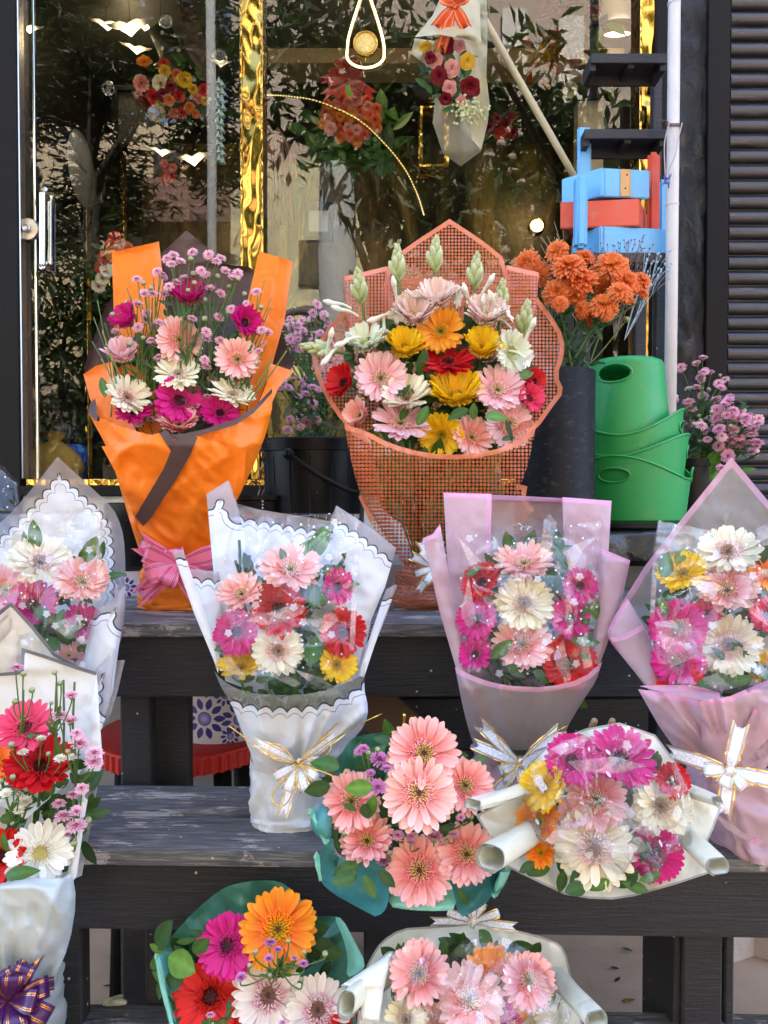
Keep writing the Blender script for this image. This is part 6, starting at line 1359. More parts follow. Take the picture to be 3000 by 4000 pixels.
sheet('side_flap', b, M['mesh'], [(1345, 1080, 1), (1512, 1040, 1), (1560, 1300), (1540, 1420), (1400, 1420), (1360, 1250)], [(1036, 1.875), (1420, 1.81)], bulge=.012, stripe=[0]); sheet('side_flap', b, M['mesh'], [(1978, 1036, 1), (2104, 1064, 1), (2098, 1180), (2050, 1380), (1960, 1400), (1970, 1200)], [(1036, 1.875), (1420, 1.81)], bulge=.012, stripe=[0])
sheet('left_wing', b, M['mesh'], [(1340, 1215, 1), (1262, 1300), (1222, 1380), (1218, 1410), (1236, 1470), (1262, 1540), (1345, 1662), (1440, 1700), (1500, 1600), (1480, 1300), (1400, 1240)], [(1215, 1.86), (1420, 1.80), (1700, 1.67)], bulge=-.03, stripe=[0, 1, 2, 3, 4, 5], chaikin=1, folds=dict(tie=(1650, 2210), n=4, amp=.015))
sheet('right_wing', b, M['mesh'], [(2098, 1160, 1), (2160, 1240), (2203, 1317), (2204, 1390), (2176, 1466), (2205, 1530), (2162, 1585), (2095, 1680), (2000, 1740), (1950, 1650), (2020, 1400), (2060, 1250)], [(1160, 1.87), (1420, 1.80), (1740, 1.66)], bulge=-.03, stripe=[0, 1, 2, 3, 4, 5, 6], chaikin=1, folds=dict(tie=(1650, 2210), n=4, amp=.02))
sheet('front_sheet', b, M['mesh'], [(1345, 1658, 1), (1440, 1686), (1520, 1732), (1666, 1772), (1823, 1778), (1980, 1746), (2092, 1674, 1), (2060, 1830), (2022, 1920), (1960, 2040), (1840, 2180), (1750, 2222), (1590, 2222), (1545, 2150), (1480, 2050), (1410, 1940), (1370, 1800)], [(1650, 1.655), (1780, 1.64), (2220, 1.735)], bulge=.10, stripe=[0, 1, 2, 3, 4, 5], chaikin=1, folds=dict(tie=(1660, 2260), n=6, amp=.014), grid=13)
sheet('front_flap', b, M['mesh'], [(1345, 1650, 1), (1400, 1690), (1445, 1715, 1), (1470, 1830), (1540, 2080), (1590, 2215), (1560, 2190), (1470, 2040), (1400, 1930)], [(1650, 1.625), (2220, 1.705)], bulge=.02, stripe=[0, 1], chaikin=1); sheet('tail_flap', b, M['mesh'], [(2020, 1890, 1), (2060, 1900), (2052, 1950), (2085, 1990), (2040, 2060), (1960, 2060)], 1.74, stripe=[0, 1, 2]); sheet('tail_flap', b, M['mesh'], [(1400, 1940, 1), (1418, 1925), (1480, 2040), (1560, 2180), (1500, 2130), (1440, 2030)], 1.71, stripe=[5])
pouch(b, 'wrapped_foot', M['mesh'], dense([(1580, 1750, 2195, 1.75, .045), (1578, 1755, 2225, 1.76, .045), (1560, 1790, 2265, 1.77, .06), (1532, 1820, 2310, 1.785, .08), (1528, 1830, 2345, 1.79, .085), (1545, 1815, 2364, 1.79, .07)]), wr=.010)
for (x, y, d, k, up, sd_, cup) in ((1620, 1250, 160, 'blush', 44, -8, 50), (1705, 1190, 150, 'blush', 54, 0, 48), (1895, 1255, 155, 'blush', 46, 8, 50), (1722, 1300, 165, 'amber', 22, 5, 28), (1432, 1360, 150, 'green', 42, -15, 46), (1578, 1380, 145, 'yellow', 52, -4, 52), (1880, 1380, 140, 'yellow', 50, 8, 54), (1990, 1375, 150, 'green', 12, 28, 24), (1750, 1430, 190, 'red', 52, 0, 22), (1352, 1500, 130, 'red', 20, -45, 40), (1486, 1482, 185, 'pink', 14, 8, 26), (1942, 1532, 190, 'pink', 35, 8, 24), (2080, 1490, 95, 'red', 10, 45, 30), (1590, 1570, 185, 'cream', 52, 2, 36), (1780, 1570, 205, 'yellow', 62, 0, 46), (1412, 1625, 110, 'peach', 20, -35, 48), (1565, 1665, 205, 'pink', 35, 8, 10), (1985, 1655, 180, 'pink', 12, 28, 14), (1838, 1712, 150, 'peach', 18, 18, 30), (1727, 1695, 160, 'yellow', -8, -8, 24), (2060, 1560, 110, 'rose', 15, 40, 40)):
    gerbera(b, x, y, d * 1.12, k, Y2 - (y - 1400) / 600 * .06, up, sd_, cup, T2)
def tuberose(b, base, top, buds, opens=()):
    """base/top (px,py,Y); buds at the tip; opens: (px,py,ang) trumpet flowers along the stem"""
    A, Bt = P(*base), P(*top); ax = (Bt - A).normalized(); m = MB(); g = (.14, .26, .09)
    m.tube(smooth_path([A, A.lerp(Bt, .5) + Vector((.003, 0, 0)), Bt], 5), [.0042 - .00016 * i for i in range(11)], 7, col=g)
    sd = ax.orthogonal().normalized()
    def budge(p, d, L, r, c0, c1):
        pts = [p, p + d * L * .25, p + d * L * .55, p + d * L * .8, p + d * L]; b0 = len(m.v); m.tube(pts, [r * .45, r * .8, r, r * .85, r * .25], 7, col=c0); K = len(m.v) - b0
        for i in range(K): m.c[b0 + i] = lerp(c0, c1, min(1, (i // 7) / 4))
    L = .034
    for i in range(buds):
        t = i / buds; q = i * 2.4; p = Bt - ax * (.066 * (1 - t)); d = (ax * (1.6 + t) + (Quaternion(ax, q) @ sd) * (.75 - .4 * t)).normalized(); budge(p, d, L * 1.25 * (1.15 - .6 * t), .0088 * (1.1 - .5 * t), (.36, .48, .17), lerp((.62, .68, .42), (.5, .5, .25), t))
    o = m.obj('tuberose', M['petal'], b, True)
    f = MB()
    for px, py, ang, opn in opens:
        tip = P(px, py, top[2] - .03); d = Vector((math.cos(R(ang)), -.45, math.sin(R(ang)))).normalized(); s0 = tip - d * .045; f.tube(smooth_path([s0, s0.lerp(tip, .5) + Vector((0, 0, .004)), tip], 3), [.0025, .0028, .003, .0034, .004, .005, .0058][:7], 7, col=(.74, .76, .58), cap=False)
        if opn:
            u = d.orthogonal().normalized(); w = d.cross(u); g2 = MB()
            for ring in (0, 1):
                for k in range(5): petal_geo(g2, (k + ring * .5) * 1.2566, .003, .021, .0125, R(28 + 10 * ring), -.35, hx('f4f0dc'), hx('f8f6ea'), hx('faf8f0'), rng, rows=3, cols=3, z0=.0)
            qd = d.to_track_quat('Z', 'Y'); f.add([tip + qd @ Vector(v) for v in g2.v], g2.f, g2.c)
        else: f.tube([tip, tip + d * .012, tip + d * .024], [.0058, .0068, .002], 7, col=(.80, .80, .66))
    if f.v: f.obj('tuberose_blossoms', M['petal'], o, True)
for a_, t_, nb, op in (((1425, 1300, 1.80), (1398, 1075, 1.76), 13, [(1300, 1185, 170, 0), (1330, 1210, 165, 0), (1500, 1300, 270, 1), (1470, 1245, 200, 0)]), ((1560, 1260, 1.80), (1552, 985, 1.77), 15, [(1540, 1120, 100, 0), (1548, 1225, 250, 1), (1610, 1160, 60, 1)]), ((1690, 1240, 1.80), (1702, 950, 1.78), 14, [(1770, 1125, 350, 0), (1780, 1165, 345, 1), (1640, 1160, 120, 1)]), ((1840, 1260, 1.80), (1862, 1015, 1.77), 13, [(1910, 1105, 60, 0), (1820, 1145, 110, 0), (1890, 1190, 95, 0)]), ((1945, 1290, 1.80), (1962, 1120, 1.76), 12, [(1925, 1170, 120, 0), (1975, 1230, 30, 1), (1940, 1240, 150, 1)]), ((2030, 1350, 1.78), (2058, 1200, 1.74), 12, [(2075, 1280, 70, 0), (2055, 1400, 330, 1)]), ((1370, 1385, 1.76), (1200, 1355, 1.72), 12, [(1290, 1320, 75, 0), (1340, 1340, 205, 0), (1280, 1400, 230, 0)])): tuberose(b, a_, t_, nb, op)
foliage(b, [(1640, 1470, 110, 80, 1.72, .5, .2), (1690, 1500, 90, 100, 1.72, .5, .1), (1800, 1500, 90, 70, 1.74, .5, .15), (1895, 1630, 85, 10, 1.66, .75, .8), (2030, 1470, 60, 20, 1.70, .6, .7), (1975, 1640, 90, 290, 1.645, .25, .0), (1630, 1660, 90, 60, 1.66, .5, .5), (1850, 1640, 70, 90, 1.68, .5, .6), (1960, 1720, 60, 20, 1.65, .5, .3), (1545, 1500, 80, 300, 1.72, .5, .2), (1590, 1590, 70, 250, 1.7, .5, .3), (1830, 1600, 90, 200, 1.66, .5, .3)], [(150, (1330, 1220, 2100, 1750), 1.77, (55, 110)), (40, (1500, 1480, 1900, 1720), 1.74, (60, 110))])
stems_bundle(b, T2, [P(x, y, 1.72) for x, y in ((1450, 1700), (1600, 1720), (1700, 1740), (1800, 1740), (1950, 1720), (1550, 1650), (1880, 1700), (1500, 1720), (1990, 1720))], 60)
foliage(b, [], [(60, (1440, 1740, 2000, 2050), 1.72, (60, 120))])
bd = {'v': [], 'f': [], 'rv': []}; band_geo(bd, [P(1572 + 24 * i, 2216 + 8 * math.sin(i * .5), 1.72 + .0012 * (i - 4) ** 2) for i in range(9)], Vector((0, 0, 1)), .02); M['rib_clear'] = m_ribbon('pale_pink_clear_ribbon', (.75, .45, .48), (.8, .6, .62), False, .6); mobj('ribbon_band', bd['v'], bd['f'], M['rib_clear'], b, True, attrs={'rv': bd['rv']})
bow(b, 1700, 2215, 1.66, M['rib_white'], [(130, .045, .025), (200, .045, .025), (60, .035, .02), (240, .04, .025)], [(120, .07, 0), (155, .06, 0), (235, .07, 0), (80, .06, 0)], .02)
def painted_film_sheens(b, Y, polys):  # overlapping film pieces with the bright sheen patches painted into their colour
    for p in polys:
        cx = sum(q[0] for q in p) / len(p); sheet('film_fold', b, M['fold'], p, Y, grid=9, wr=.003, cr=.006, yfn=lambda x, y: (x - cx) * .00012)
# ================= white scalloped bouquets
def bouquet_scallop_centre():
    Y = 1.345
    b = bouquet('gerbera bouquet in white scalloped paper with white gold edged bow', P(1125, 3200, 1.37)); T = P(1150, 2960, 1.37)
    sheet('back_sheet', b, M['scallop'], [(807, 1930, 1), (892, 1876, 1), (928, 1968, 1), (1010, 1990), (1150, 2012), (1288, 2036, 1), (1313, 1974, 1), (1400, 2030), (1470, 2090), (1548, 2142, 1), (1500, 2300), (1450, 2420), (1410, 2640), (1150, 2760), (880, 2660), (850, 2420)], [(1870, 1.47), (2640, 1.36)], bulge=-.045, stripe=[0, 1, 2, 3, 4, 5, 6, 7, 8], grid=12, folds=dict(tie=(1150, 2960), n=2.5, amp=.012))
    sheet('back_fold', b, M['scallop'], [(807, 1930, 1), (892, 1876, 1), (935, 2000), (960, 2120), (940, 2400), (880, 2560), (850, 2400), (826, 2150)], [(1870, 1.452), (2600, 1.36)], bulge=.015, stripe=[0, 1], grid=12); sheet('back_fold', b, M['scallop'], [(1313, 1974, 1), (1440, 2056), (1548, 2142, 1), (1505, 2290), (1450, 2420), (1400, 2600), (1330, 2500), (1290, 2200)], [(1970, 1.455), (2600, 1.36)], bulge=.012, stripe=[0, 1], grid=12)
    sheet('side_fold', b, M['scallop_r'], [(742, 2222, 1), (800, 2228), (856, 2232, 1), (866, 2400), (862, 2560), (810, 2470)], [(2220, 1.40), (2560, 1.34)], bulge=.01, stripe=[0, 1], grid=11)
    sheet('side_fold', b, M['scallop_r'], [(672, 2150, 1), (716, 2147, 1), (760, 2280), (815, 2430), (858, 2560), (852, 2630), (835, 2580), (760, 2400)], [(2150, 1.36), (2630, 1.33)], bulge=.02, stripe=[0], grid=10)
    roll('rolled_corner', b, M['scallop_r'], P(1530, 2292, 1.38), P(1405, 2640, 1.335), .0135, .017, turns=1.1)
    sheet('front_sheet', b, M['scallop_f'], [(836, 2618, 1), (860, 2650), (920, 2690), (1000, 2710), (1100, 2716), (1200, 2712), (1300, 2690), (1380, 2640), (1430, 2580, 1), (1420, 2680), (1440, 2765), (1428, 2830), (1370, 2900), (1306, 2975), (1262, 3010), (1220, 3060), (1000, 3060), (986, 2960), (950, 2870), (905, 2750), (860, 2680)], [(2580, 1.315), (2720, 1.295), (3060, 1.335)], bulge=.07, stripe=[0, 1, 2, 3, 4, 5, 6, 7], chaikin=1, grid=10, folds=dict(tie=(1150, 3060), n=3.2, amp=.016), wr=.006, cr=.008)
    pouch(b, 'wrapped_foot', M['whitewrap2'], dense([(984, 1290, 2945, 1.365, .06), (984, 1275, 2990, 1.37, .062), (985, 1262, 3060, 1.372, .065), (987, 1258, 3140, 1.374, .066), (993, 1262, 3165, 1.372, .07), (1000, 1255, 3188, 1.372, .07), (1024, 1235, 3200, 1.372, .06)]), wr=.004, seed=5)
    for (x, y, d, k, up, sd_, cup) in ((1135, 2235, 240, 'peach', 34, 0, 24), (945, 2330, 185, 'peach', 38, -10, 34), (1312, 2292, 150, 'magenta', 10, 30, 20), (1085, 2385, 225, 'red', 24, 0, 24), (1335, 2470, 190, 'red', 5, 22, 18), (930, 2472, 185, 'magenta', 10, -18, 18), (1085, 2545, 200, 'cream', 14, 0, 28), (945, 2618, 185, 'yellow', 38, -10, 26), (1313, 2600, 160, 'yellow', 15, 12, 26)): gerbera(b, x, y, d, k, Y - (y - 2400) / 600 * .06, up, sd_, cup, T)
    foliage(b, [(1160, 2190, 110, 60, 1.38, .55, .7), (1230, 2180, 150, 75, 1.39, .5, .6), (1250, 2230, 90, 10, 1.37, .5, .5), (1225, 2380, 90, 85, 1.33, .5, .4), (1255, 2360, 90, 80, 1.33, .6, .45), (1240, 2480, 130, 260, 1.33, .6, .5), (1200, 2560, 120, 20, 1.33, .6, .15), (905, 2520, 70, 200, 1.33, .5, .6), (1150, 2630, 90, 270, 1.31, .5, .3), (1000, 2660, 90, 20, 1.30, .5, .25)], [(70, (880, 2160, 1370, 2640), 1.39, (60, 110)), (36, (930, 2600, 1330, 2720), 1.345, (60, 110))])
    m = MB()
    for x0, y0, x1, y1 in ((930, 2330, 935, 2110), (960, 2300, 975, 2170), (940, 2290, 920, 2190)): m.tube(smooth_path([P(x0, y0, 1.38), P((x0 + x1) / 2 + 6, (y0 + y1) / 2, 1.37), P(x1, y1, 1.38)], 4), .003, 5, col=(.03, .045, .012))
    m.obj('twig', M['stem'], b, True); stems_bundle(b, T, [P(x, 2700, 1.33) for x in (950, 1050, 1150, 1250)], 16)
    crease_film('cellophane', b, M['cello'], [(930, 2010), (1014, 2003, 1), (1405, 2006, 1), (1398, 2300), (1385, 2560), (1370, 2640), (1150, 2690), (900, 2660), (838, 2596), (848, 2440), (868, 2220), (890, 2100)], [(2000, 1.385), (2250, 1.29), (2690, 1.25)], .045, .024, 10, 1, 2.5, 200, 240)
    painted_film_sheens(b, 1.222, [[(955, 2425), (1060, 2388), (1150, 2360), (1198, 2368), (1180, 2398), (1100, 2432), (1020, 2440)], [(1195, 2440), (1230, 2380), (1312, 2398), (1322, 2425), (1260, 2475)], [(1055, 2640), (1090, 2626), (1180, 2668), (1150, 2684)], [(1150, 2615), (1250, 2645), (1320, 2690), (1240, 2692)], [(1383, 2008), (1404, 2008), (1396, 2300), (1384, 2540), (1364, 2540), (1377, 2300)], [(1016, 2006), (1034, 2006), (1004, 2220), (984, 2230)], [(890, 2560), (960, 2640), (930, 2660), (880, 2620)]])
    bow(b, 1165, 2985, 1.262, M['rib_white'], [(205, .042, .025), (-75, .045, .025), (-35, .04, .025), (245, .045, .025), (10, .035, .02)], [(35, .09, 0), (152, .085, 0), (252, .085, 0), (-42, .055, 0)], .018, cord=[(150, .055, .012), (30, .06, .012), (-120, .07, .014), (-30, .075, .01), (40, .15, 0), (150, .13, 0), (-50, .12, 0), (28, .16, 0)])
M['whitewrap2'] = m_paper('white_paper_foot', (.69, .75, .81), .99, .2, .5, mott=.04)
bouquet_scallop_centre()
def bouquet_scallop_left():
    Y = 1.40
    b = bouquet('gerbera bouquet in white scalloped paper cut off by the left photo edge', P(150, 2900, 1.46)); T = P(180, 2900, 1.43)
    sheet('back_sheet', b, M['scallop'], [(-150, 2180), (-30, 2070), (54, 1994), (140, 1890), (225, 1784, 1), (347, 1896), (440, 1980), (476, 2060), (488, 2140), (491, 2300), (470, 2560), (300, 2750), (-100, 2750)], [(1784, 1.52), (2700, 1.43)], bulge=-.05, stripe=[0, 1, 2, 3, 4, 5, 6, 7, 8, 9], grid=12, chaikin=1)
    sheet('side_fold', b, M['scallop_r'], [(374, 2368, 1), (410, 2366), (450, 2330), (491, 2282, 1), (488, 2400), (468, 2500), (452, 2620), (440, 2720), (380, 2860), (310, 2860), (320, 2600)], [(2280, 1.40), (2860, 1.33)], bulge=.03, stripe=[0, 1, 2, 3], grid=11, chaikin=1)
    sheet('side_fold', b, M['scallop_r'], [(360, 2630), (428, 2556, 1), (445, 2600), (430, 2760), (395, 2850), (340, 2850)], [(2550, 1.335), (2850, 1.305)], bulge=.012, stripe=[0, 1, 2], grid=10); sheet('side_fold', b, M['scallop_r'], [(455, 2580, 1), (488, 2578, 1), (460, 2700), (432, 2790), (395, 2850), (420, 2740)], [(2570, 1.385), (2850, 1.33)], bulge=.012, stripe=[0, 1, 2], grid=9)
    sheet('front_sheet', b, M['scallop_f'], [(-100, 2560), (100, 2620), (300, 2640), (350, 2700), (330, 2900), (150, 3000), (-100, 2950)], [(2560, 1.36), (3000, 1.36)], bulge=.04, stripe=[0, 1, 2], grid=13)
    for (x, y, d, k, up, sd_, cup) in ((155, 2205, 240, 'cream', 34, 4, 16), (322, 2282, 215, 'peach', 28, 8, 30), (25, 2310, 200, 'coral', 25, -10, 24), (130, 2370, 195, 'magenta', 22, 5, 34), (318, 2440, 160, 'magenta', 20, 15, 26), (268, 2565, 120, 'pink', 25, 5, 30), (10, 2470, 150, 'pink', 20, -10, 25)): gerbera(b, x, y, d, k, Y - (y - 2400) / 600 * .06, up, sd_, cup, T)
    foliage(b, [(335, 2195, 110, 70, 1.41, .6, .55), (150, 2140, 110, 100, 1.43, .5, .6), (105, 2160, 100, 80, 1.44, .5, .4), (225, 2400, 120, 290, 1.37, .5, .5), (250, 2380, 90, 250, 1.36, .5, .4), (250, 2480, 90, 20, 1.36, .7, .4), (170, 2490, 90, 320, 1.36, .6, .4), (390, 2190, 80, 80, 1.42, .5, .4)], [(60, (0, 2140, 400, 2560), 1.44, (60, 110)), (25, (60, 2420, 360, 2620), 1.39, (60, 100))])
    crease_film('cellophane', b, M['cello'], [(-80, 2000), (60, 2010), (250, 1992), (388, 1990, 1), (402, 2250), (405, 2340), (372, 2380), (330, 2620), (100, 2650), (-80, 2620)], [(1990, 1.44), (2250, 1.35), (2620, 1.325)], .03, .022, 10, 0, 6.5, 190, 240)
    painted_film_sheens(b, 1.31, [[(248, 2000), (300, 2000), (245, 2120), (185, 2180)], [(200, 2440), (300, 2400), (322, 2445), (255, 2490)], [(372, 2000), (390, 2000), (402, 2250), (380, 2270)], [(80, 2010), (110, 2012), (60, 2180), (30, 2190)]])
bouquet_scallop_left()
# ================= pink wrapped bouquets
def bouquet_pink():
    Y = 1.34
    b = bouquet('gerbera bouquet in frosted pink film in the middle of the right half', P(2020, 3250, 1.36)); T = P(2025, 2960, 1.36)
    sheet('back_sheet', b, M['pinkclear'], [(1732, 1924, 1), (2050, 1938), (2389, 1956, 1), (2374, 2200), (2356, 2450), (2320, 2620), (2040, 2760), (1810, 2640), (1750, 2250)], [(1924, 1.46), (2760, 1.35)], bulge=-.045, stripe=[0, 1, 2], grid=13)
    sheet('back_fold', b, M['pinkfilm'], [(1732, 1924, 1), (1921, 1929, 1), (1915, 2200), (1890, 2500), (1830, 2640), (1780, 2450), (1748, 2200)], [(1924, 1.445), (2640, 1.36)], bulge=.012, stripe=[0, 1], grid=12); sheet('back_fold', b, M['pinkfilm'], [(2197, 1942, 1), (2389, 1956, 1), (2374, 2200), (2356, 2450), (2320, 2620), (2230, 2500), (2205, 2200)], [(1940, 1.445), (2640, 1.36)], bulge=.01, stripe=[0], grid=12)
    sheet('side_fold', b, M['pinkfilm'], [(1651, 2103, 1), (1690, 2086), (1719, 2046, 1), (1742, 2180), (1770, 2330), (1830, 2640), (1850, 2720), (1790, 2640), (1720, 2400)], [(2046, 1.40), (2720, 1.315)], bulge=.03, stripe=[0, 1], grid=11)
    sheet('side_fold', b, M['pinkfilm'], [(2343, 2141, 1), (2400, 2163), (2462, 2189, 1), (2432, 2330), (2385, 2480), (2330, 2630), (2300, 2650), (2325, 2400)], [(2141, 1.40), (2650, 1.315)], bulge=.03, stripe=[0, 1], grid=11)
    sheet('front_sheet', b, M['pinkclear'], [(1777, 2606, 1), (1853, 2643), (1930, 2668), (2005, 2681), (2140, 2685), (2275, 2652), (2352, 2584, 1), (2330, 2660), (2275, 2740), (2210, 2850), (2185, 2930), (1865, 2930), (1845, 2900), (1811, 2780)], [(2584, 1.305), (2690, 1.285), (2930, 1.325)], bulge=.06, stripe=[0, 1, 2, 3, 4, 5], chaikin=1, grid=11, folds=dict(tie=(2025, 2980), n=3, amp=.01))
    pouch(b, 'wrapped_foot', M['pinkfilm'], dense([(1858, 2192, 2915, 1.35, .05), (1862, 2180, 2960, 1.355, .052), (1845, 2200, 3030, 1.355, .06), (1830, 2230, 3120, 1.36, .068), (1825, 2240, 3240, 1.36, .07), (1850, 2220, 3262, 1.36, .06)]), wr=.009, seed=9)
    for (x, y, d, k, up, sd_, cup) in ((2045, 2212, 225, 'peach', 40, 0, 20), (1890, 2282, 170, 'red', 20, -25, 28), (2262, 2290, 140, 'magenta', 10, 25, 30), (2045, 2365, 225, 'ivory', 22, 4, 22), (1868, 2420, 165, 'magenta', 8, -22, 20), (2222, 2415, 170, 'magenta', 8, 18, 22), (2038, 2520, 230, 'peach', 20, 0, 26), (1862, 2560, 135, 'magenta', 10, -25, 30), (2215, 2600, 220, 'scarlet', 18, 14, 30)): gerbera(b, x, y, d, k, Y - (y - 2400) / 600 * .06, up, sd_, cup, T)
    foliage(b, [(2000, 2160, 90, 110, 1.38, .6, .6), (2050, 2150, 90, 60, 1.38, .6, .3), (2190, 2170, 120, 100, 1.38, .5, .3), (2150, 2160, 90, 20, 1.38, .4, .4), (1820, 2250, 70, 30, 1.36, .5, .5), (1920, 2570, 110, 40, 1.30, .5, .5), (2270, 2540, 90, 300, 1.31, .4, .5), (2280, 2440, 110, 60, 1.33, .6, .5), (2230, 2500, 110, 350, 1.30, .5, .4), (1980, 2600, 90, 330, 1.29, .5, .4), (2080, 2620, 90, 330, 1.29, .5, .5)], [(60, (1840, 2170, 2300, 2600), 1.38, (60, 110)), (50, (1900, 2600, 2260, 2850), 1.33, (60, 110))])
    stems_bundle(b, T, [P(x, 2660, 1.33) for x in (1880, 1980, 2080, 2180, 2260)], 26)
    crease_film('cellophane', b, M['cello'], [(1781, 2092, 1), (1830, 2080), (1920, 2086), (2005, 2046), (2060, 2030), (2150, 2010), (2180, 2040), (2230, 2046), (2358, 2034, 1), (2345, 2250), (2335, 2450), (2318, 2620), (2050, 2690), (1830, 2630), (1800, 2400), (1790, 2250)], [(2010, 1.39), (2250, 1.285), (2690, 1.245)], .04, .024, 10, 0, 11.5, 165, 240)
    painted_film_sheens(b, 1.222, [[(2125, 2030), (2150, 2012), (2176, 2040), (2130, 2240), (2104, 2230)], [(2195, 2150), (2290, 2108), (2352, 2085), (2290, 2135), (2230, 2235)], [(1788, 2095), (1885, 2195), (1835, 2210)], [(2160, 2560), (2200, 2495), (2232, 2650), (2208, 2672)], [(2268, 2500), (2292, 2468), (2314, 2600), (2280, 2615)], [(1798, 2400), (1830, 2255), (1862, 2425), (1830, 2455)], [(1960, 2230), (2100, 2290), (2080, 2320), (1940, 2270)], [(2205, 2300), (2225, 2290), (2240, 2470), (2215, 2480)]])
    bow(b, 2030, 2985, 1.272, M['rib_white'], [(200, .035, .022), (-20, .03, .02), (-75, .035, .02), (235, .04, .022)], [(42, .095, 0), (138, .095, 0), (160, .085, 0), (25, .08, 0), (232, .085, 0)], .02, cord=[(128, .075, 0), (40, .10, 0), (-130, .07, .008), (200, .03, .008)])
bouquet_pink()
def bouquet_pink_right():
    Y = 1.275
    b = bouquet('large gerbera bouquet in pink bordered film cut off by the right photo edge', P(2860, 3300, 1.29)); T = P(2850, 2990, 1.29)
    sheet('back_sheet', b, M['greyfilm'], [(2857, 1786, 1), (2990, 1945), (3160, 2130), (3180, 2500), (3100, 2750), (2850, 2850), (2650, 2750), (2520, 2500), (2440, 2420), (2420, 2370), (2520, 2210), (2620, 2080)], [(1786, 1.40), (2850, 1.29)], bulge=-.05, stripe=[0, 1, 8, 9, 10, 11], grid=13)
    sheet('side_fold', b, M['pinkfilm'], [(2450, 2335, 1), (2400, 2405), (2376, 2455), (2372, 2482), (2392, 2520), (2460, 2600), (2560, 2730), (2660, 2860), (2680, 2700), (2560, 2520), (2500, 2420)], [(2330, 1.35), (2860, 1.24)], bulge=.03, stripe=[0, 1, 2, 3], grid=11, chaikin=1)
    sheet('side_fold', b, M['pinkclear'], [(2382, 2492, 1), (2440, 2478), (2510, 2440, 1), (2560, 2560), (2620, 2720), (2560, 2720), (2450, 2590)], [(2440, 1.31), (2720, 1.235)], bulge=.012, stripe=[0, 1], grid=10)
    sheet('front_sheet', b, M['pinkfilm'], [(2492, 2692, 1), (2600, 2706), (2740, 2738), (2850, 2720), (2990, 2660), (3150, 2600), (3150, 2850), (2980, 3010), (2720, 3010), (2640, 2930), (2570, 2830)], [(2600, 1.225), (2740, 1.205), (3010, 1.245)], bulge=.07, stripe=[0, 1, 2, 3, 4], grid=11, folds=dict(tie=(2850, 3040), n=5, amp=.024), cr=.008)
    sheet('front_pleat', b, M['pinkfilm'], [(2498, 2680, 1), (2540, 2676), (2700, 2676), (2760, 2690), (2810, 2706), (2815, 2728), (2760, 2740), (2640, 2716)], [(2670, 1.20), (2740, 1.185)], bulge=-.01, stripe=[0, 1, 2, 3], grid=9)
    sheet('front_pleat', b, M['pinkfilm'], [(2738, 2740, 1), (2878, 2715, 1), (2870, 2860), (2856, 2990), (2800, 2990), (2740, 2900)], [(2700, 1.155), (2990, 1.185)], bulge=.012, stripe=[0], grid=10); sheet('front_pleat', b, M['pinkfilm'], [(2945, 2770, 1), (3100, 2730, 1), (3050, 2830), (2900, 2990), (2870, 2930)], [(2730, 1.15), (2990, 1.18)], bulge=.01, stripe=[0], grid=10)
    pouch(b, 'wrapped_foot', M['pinkfilm'], dense([(2712, 2985, 2990, 1.275, .06), (2720, 2990, 3040, 1.28, .06), (2740, 3060, 3120, 1.285, .075), (2765, 3120, 3220, 1.29, .085), (2790, 3140, 3282, 1.285, .09), (2830, 3100, 3296, 1.285, .07)]), wr=.010, seed=12)
    sheet('skirt_tail', b, M['pinkclear'], [(2760, 3150, 1), (2800, 3180), (2900, 3250), (2985, 3290, 1), (2945, 3300), (2840, 3240)], [(3150, 1.20), (3300, 1.195)], grid=9, stripe=[3])
    for (x, y, d, k, up, sd_, cup) in ((2845, 2165, 235, 'cream', 30, 4, 24), (2672, 2250, 195, 'yellow', 35, -12, 28), (2838, 2315, 230, 'peach', 28, 0, 28), (3005, 2245, 170, 'orange', 25, 10, 24), (2650, 2452, 220, 'magenta', 6, -10, 18), (2648, 2590, 205, 'magenta', 14, -10, 18), (2650, 2665, 200, 'scarlet', 30, -10, 20), (2848, 2520, 240, 'cream', 6, 2, 20), (3000, 2405, 150, 'rose', 8, 15, 24), (2995, 2610, 140, 'yellow', 10, 10, 22), (2760, 2400, 120, 'rose', 20, 0, 30)): gerbera(b, x, y, d, k, Y - (y - 2400) / 600 * .06, up, sd_, cup, T)
    foliage(b, [(2590, 2260, 110, 75, 1.29, .55, .5), (2640, 2200, 90, 60, 1.30, .5, .6), (2930, 2210, 110, 50, 1.30, .55, .15), (2960, 2230, 110, 40, 1.30, .5, .6), (2570, 2330, 90, 290, 1.27, .5, .4), (2780, 2640, 110, 340, 1.22, .5, .4), (2720, 2680, 110, 10, 1.21, .5, .2), (2850, 2670, 90, 20, 1.21, .5, .5)], [(70, (2570, 2180, 3040, 2640), 1.315, (60, 110)), (30, (2640, 2560, 3000, 2720), 1.25, (60, 110))])
    crease_film('cellophane', b, M['cello'], [(2570, 2028, 1), (2700, 2058), (2860, 2088), (2910, 2088), (2990, 2050), (3100, 2020), (3100, 2660), (2900, 2710), (2700, 2700), (2600, 2680), (2545, 2520), (2538, 2300), (2550, 2150)], [(2028, 1.32), (2250, 1.215), (2700, 1.165)], .03, .025, 10, 0, 17.3, 190, 190)
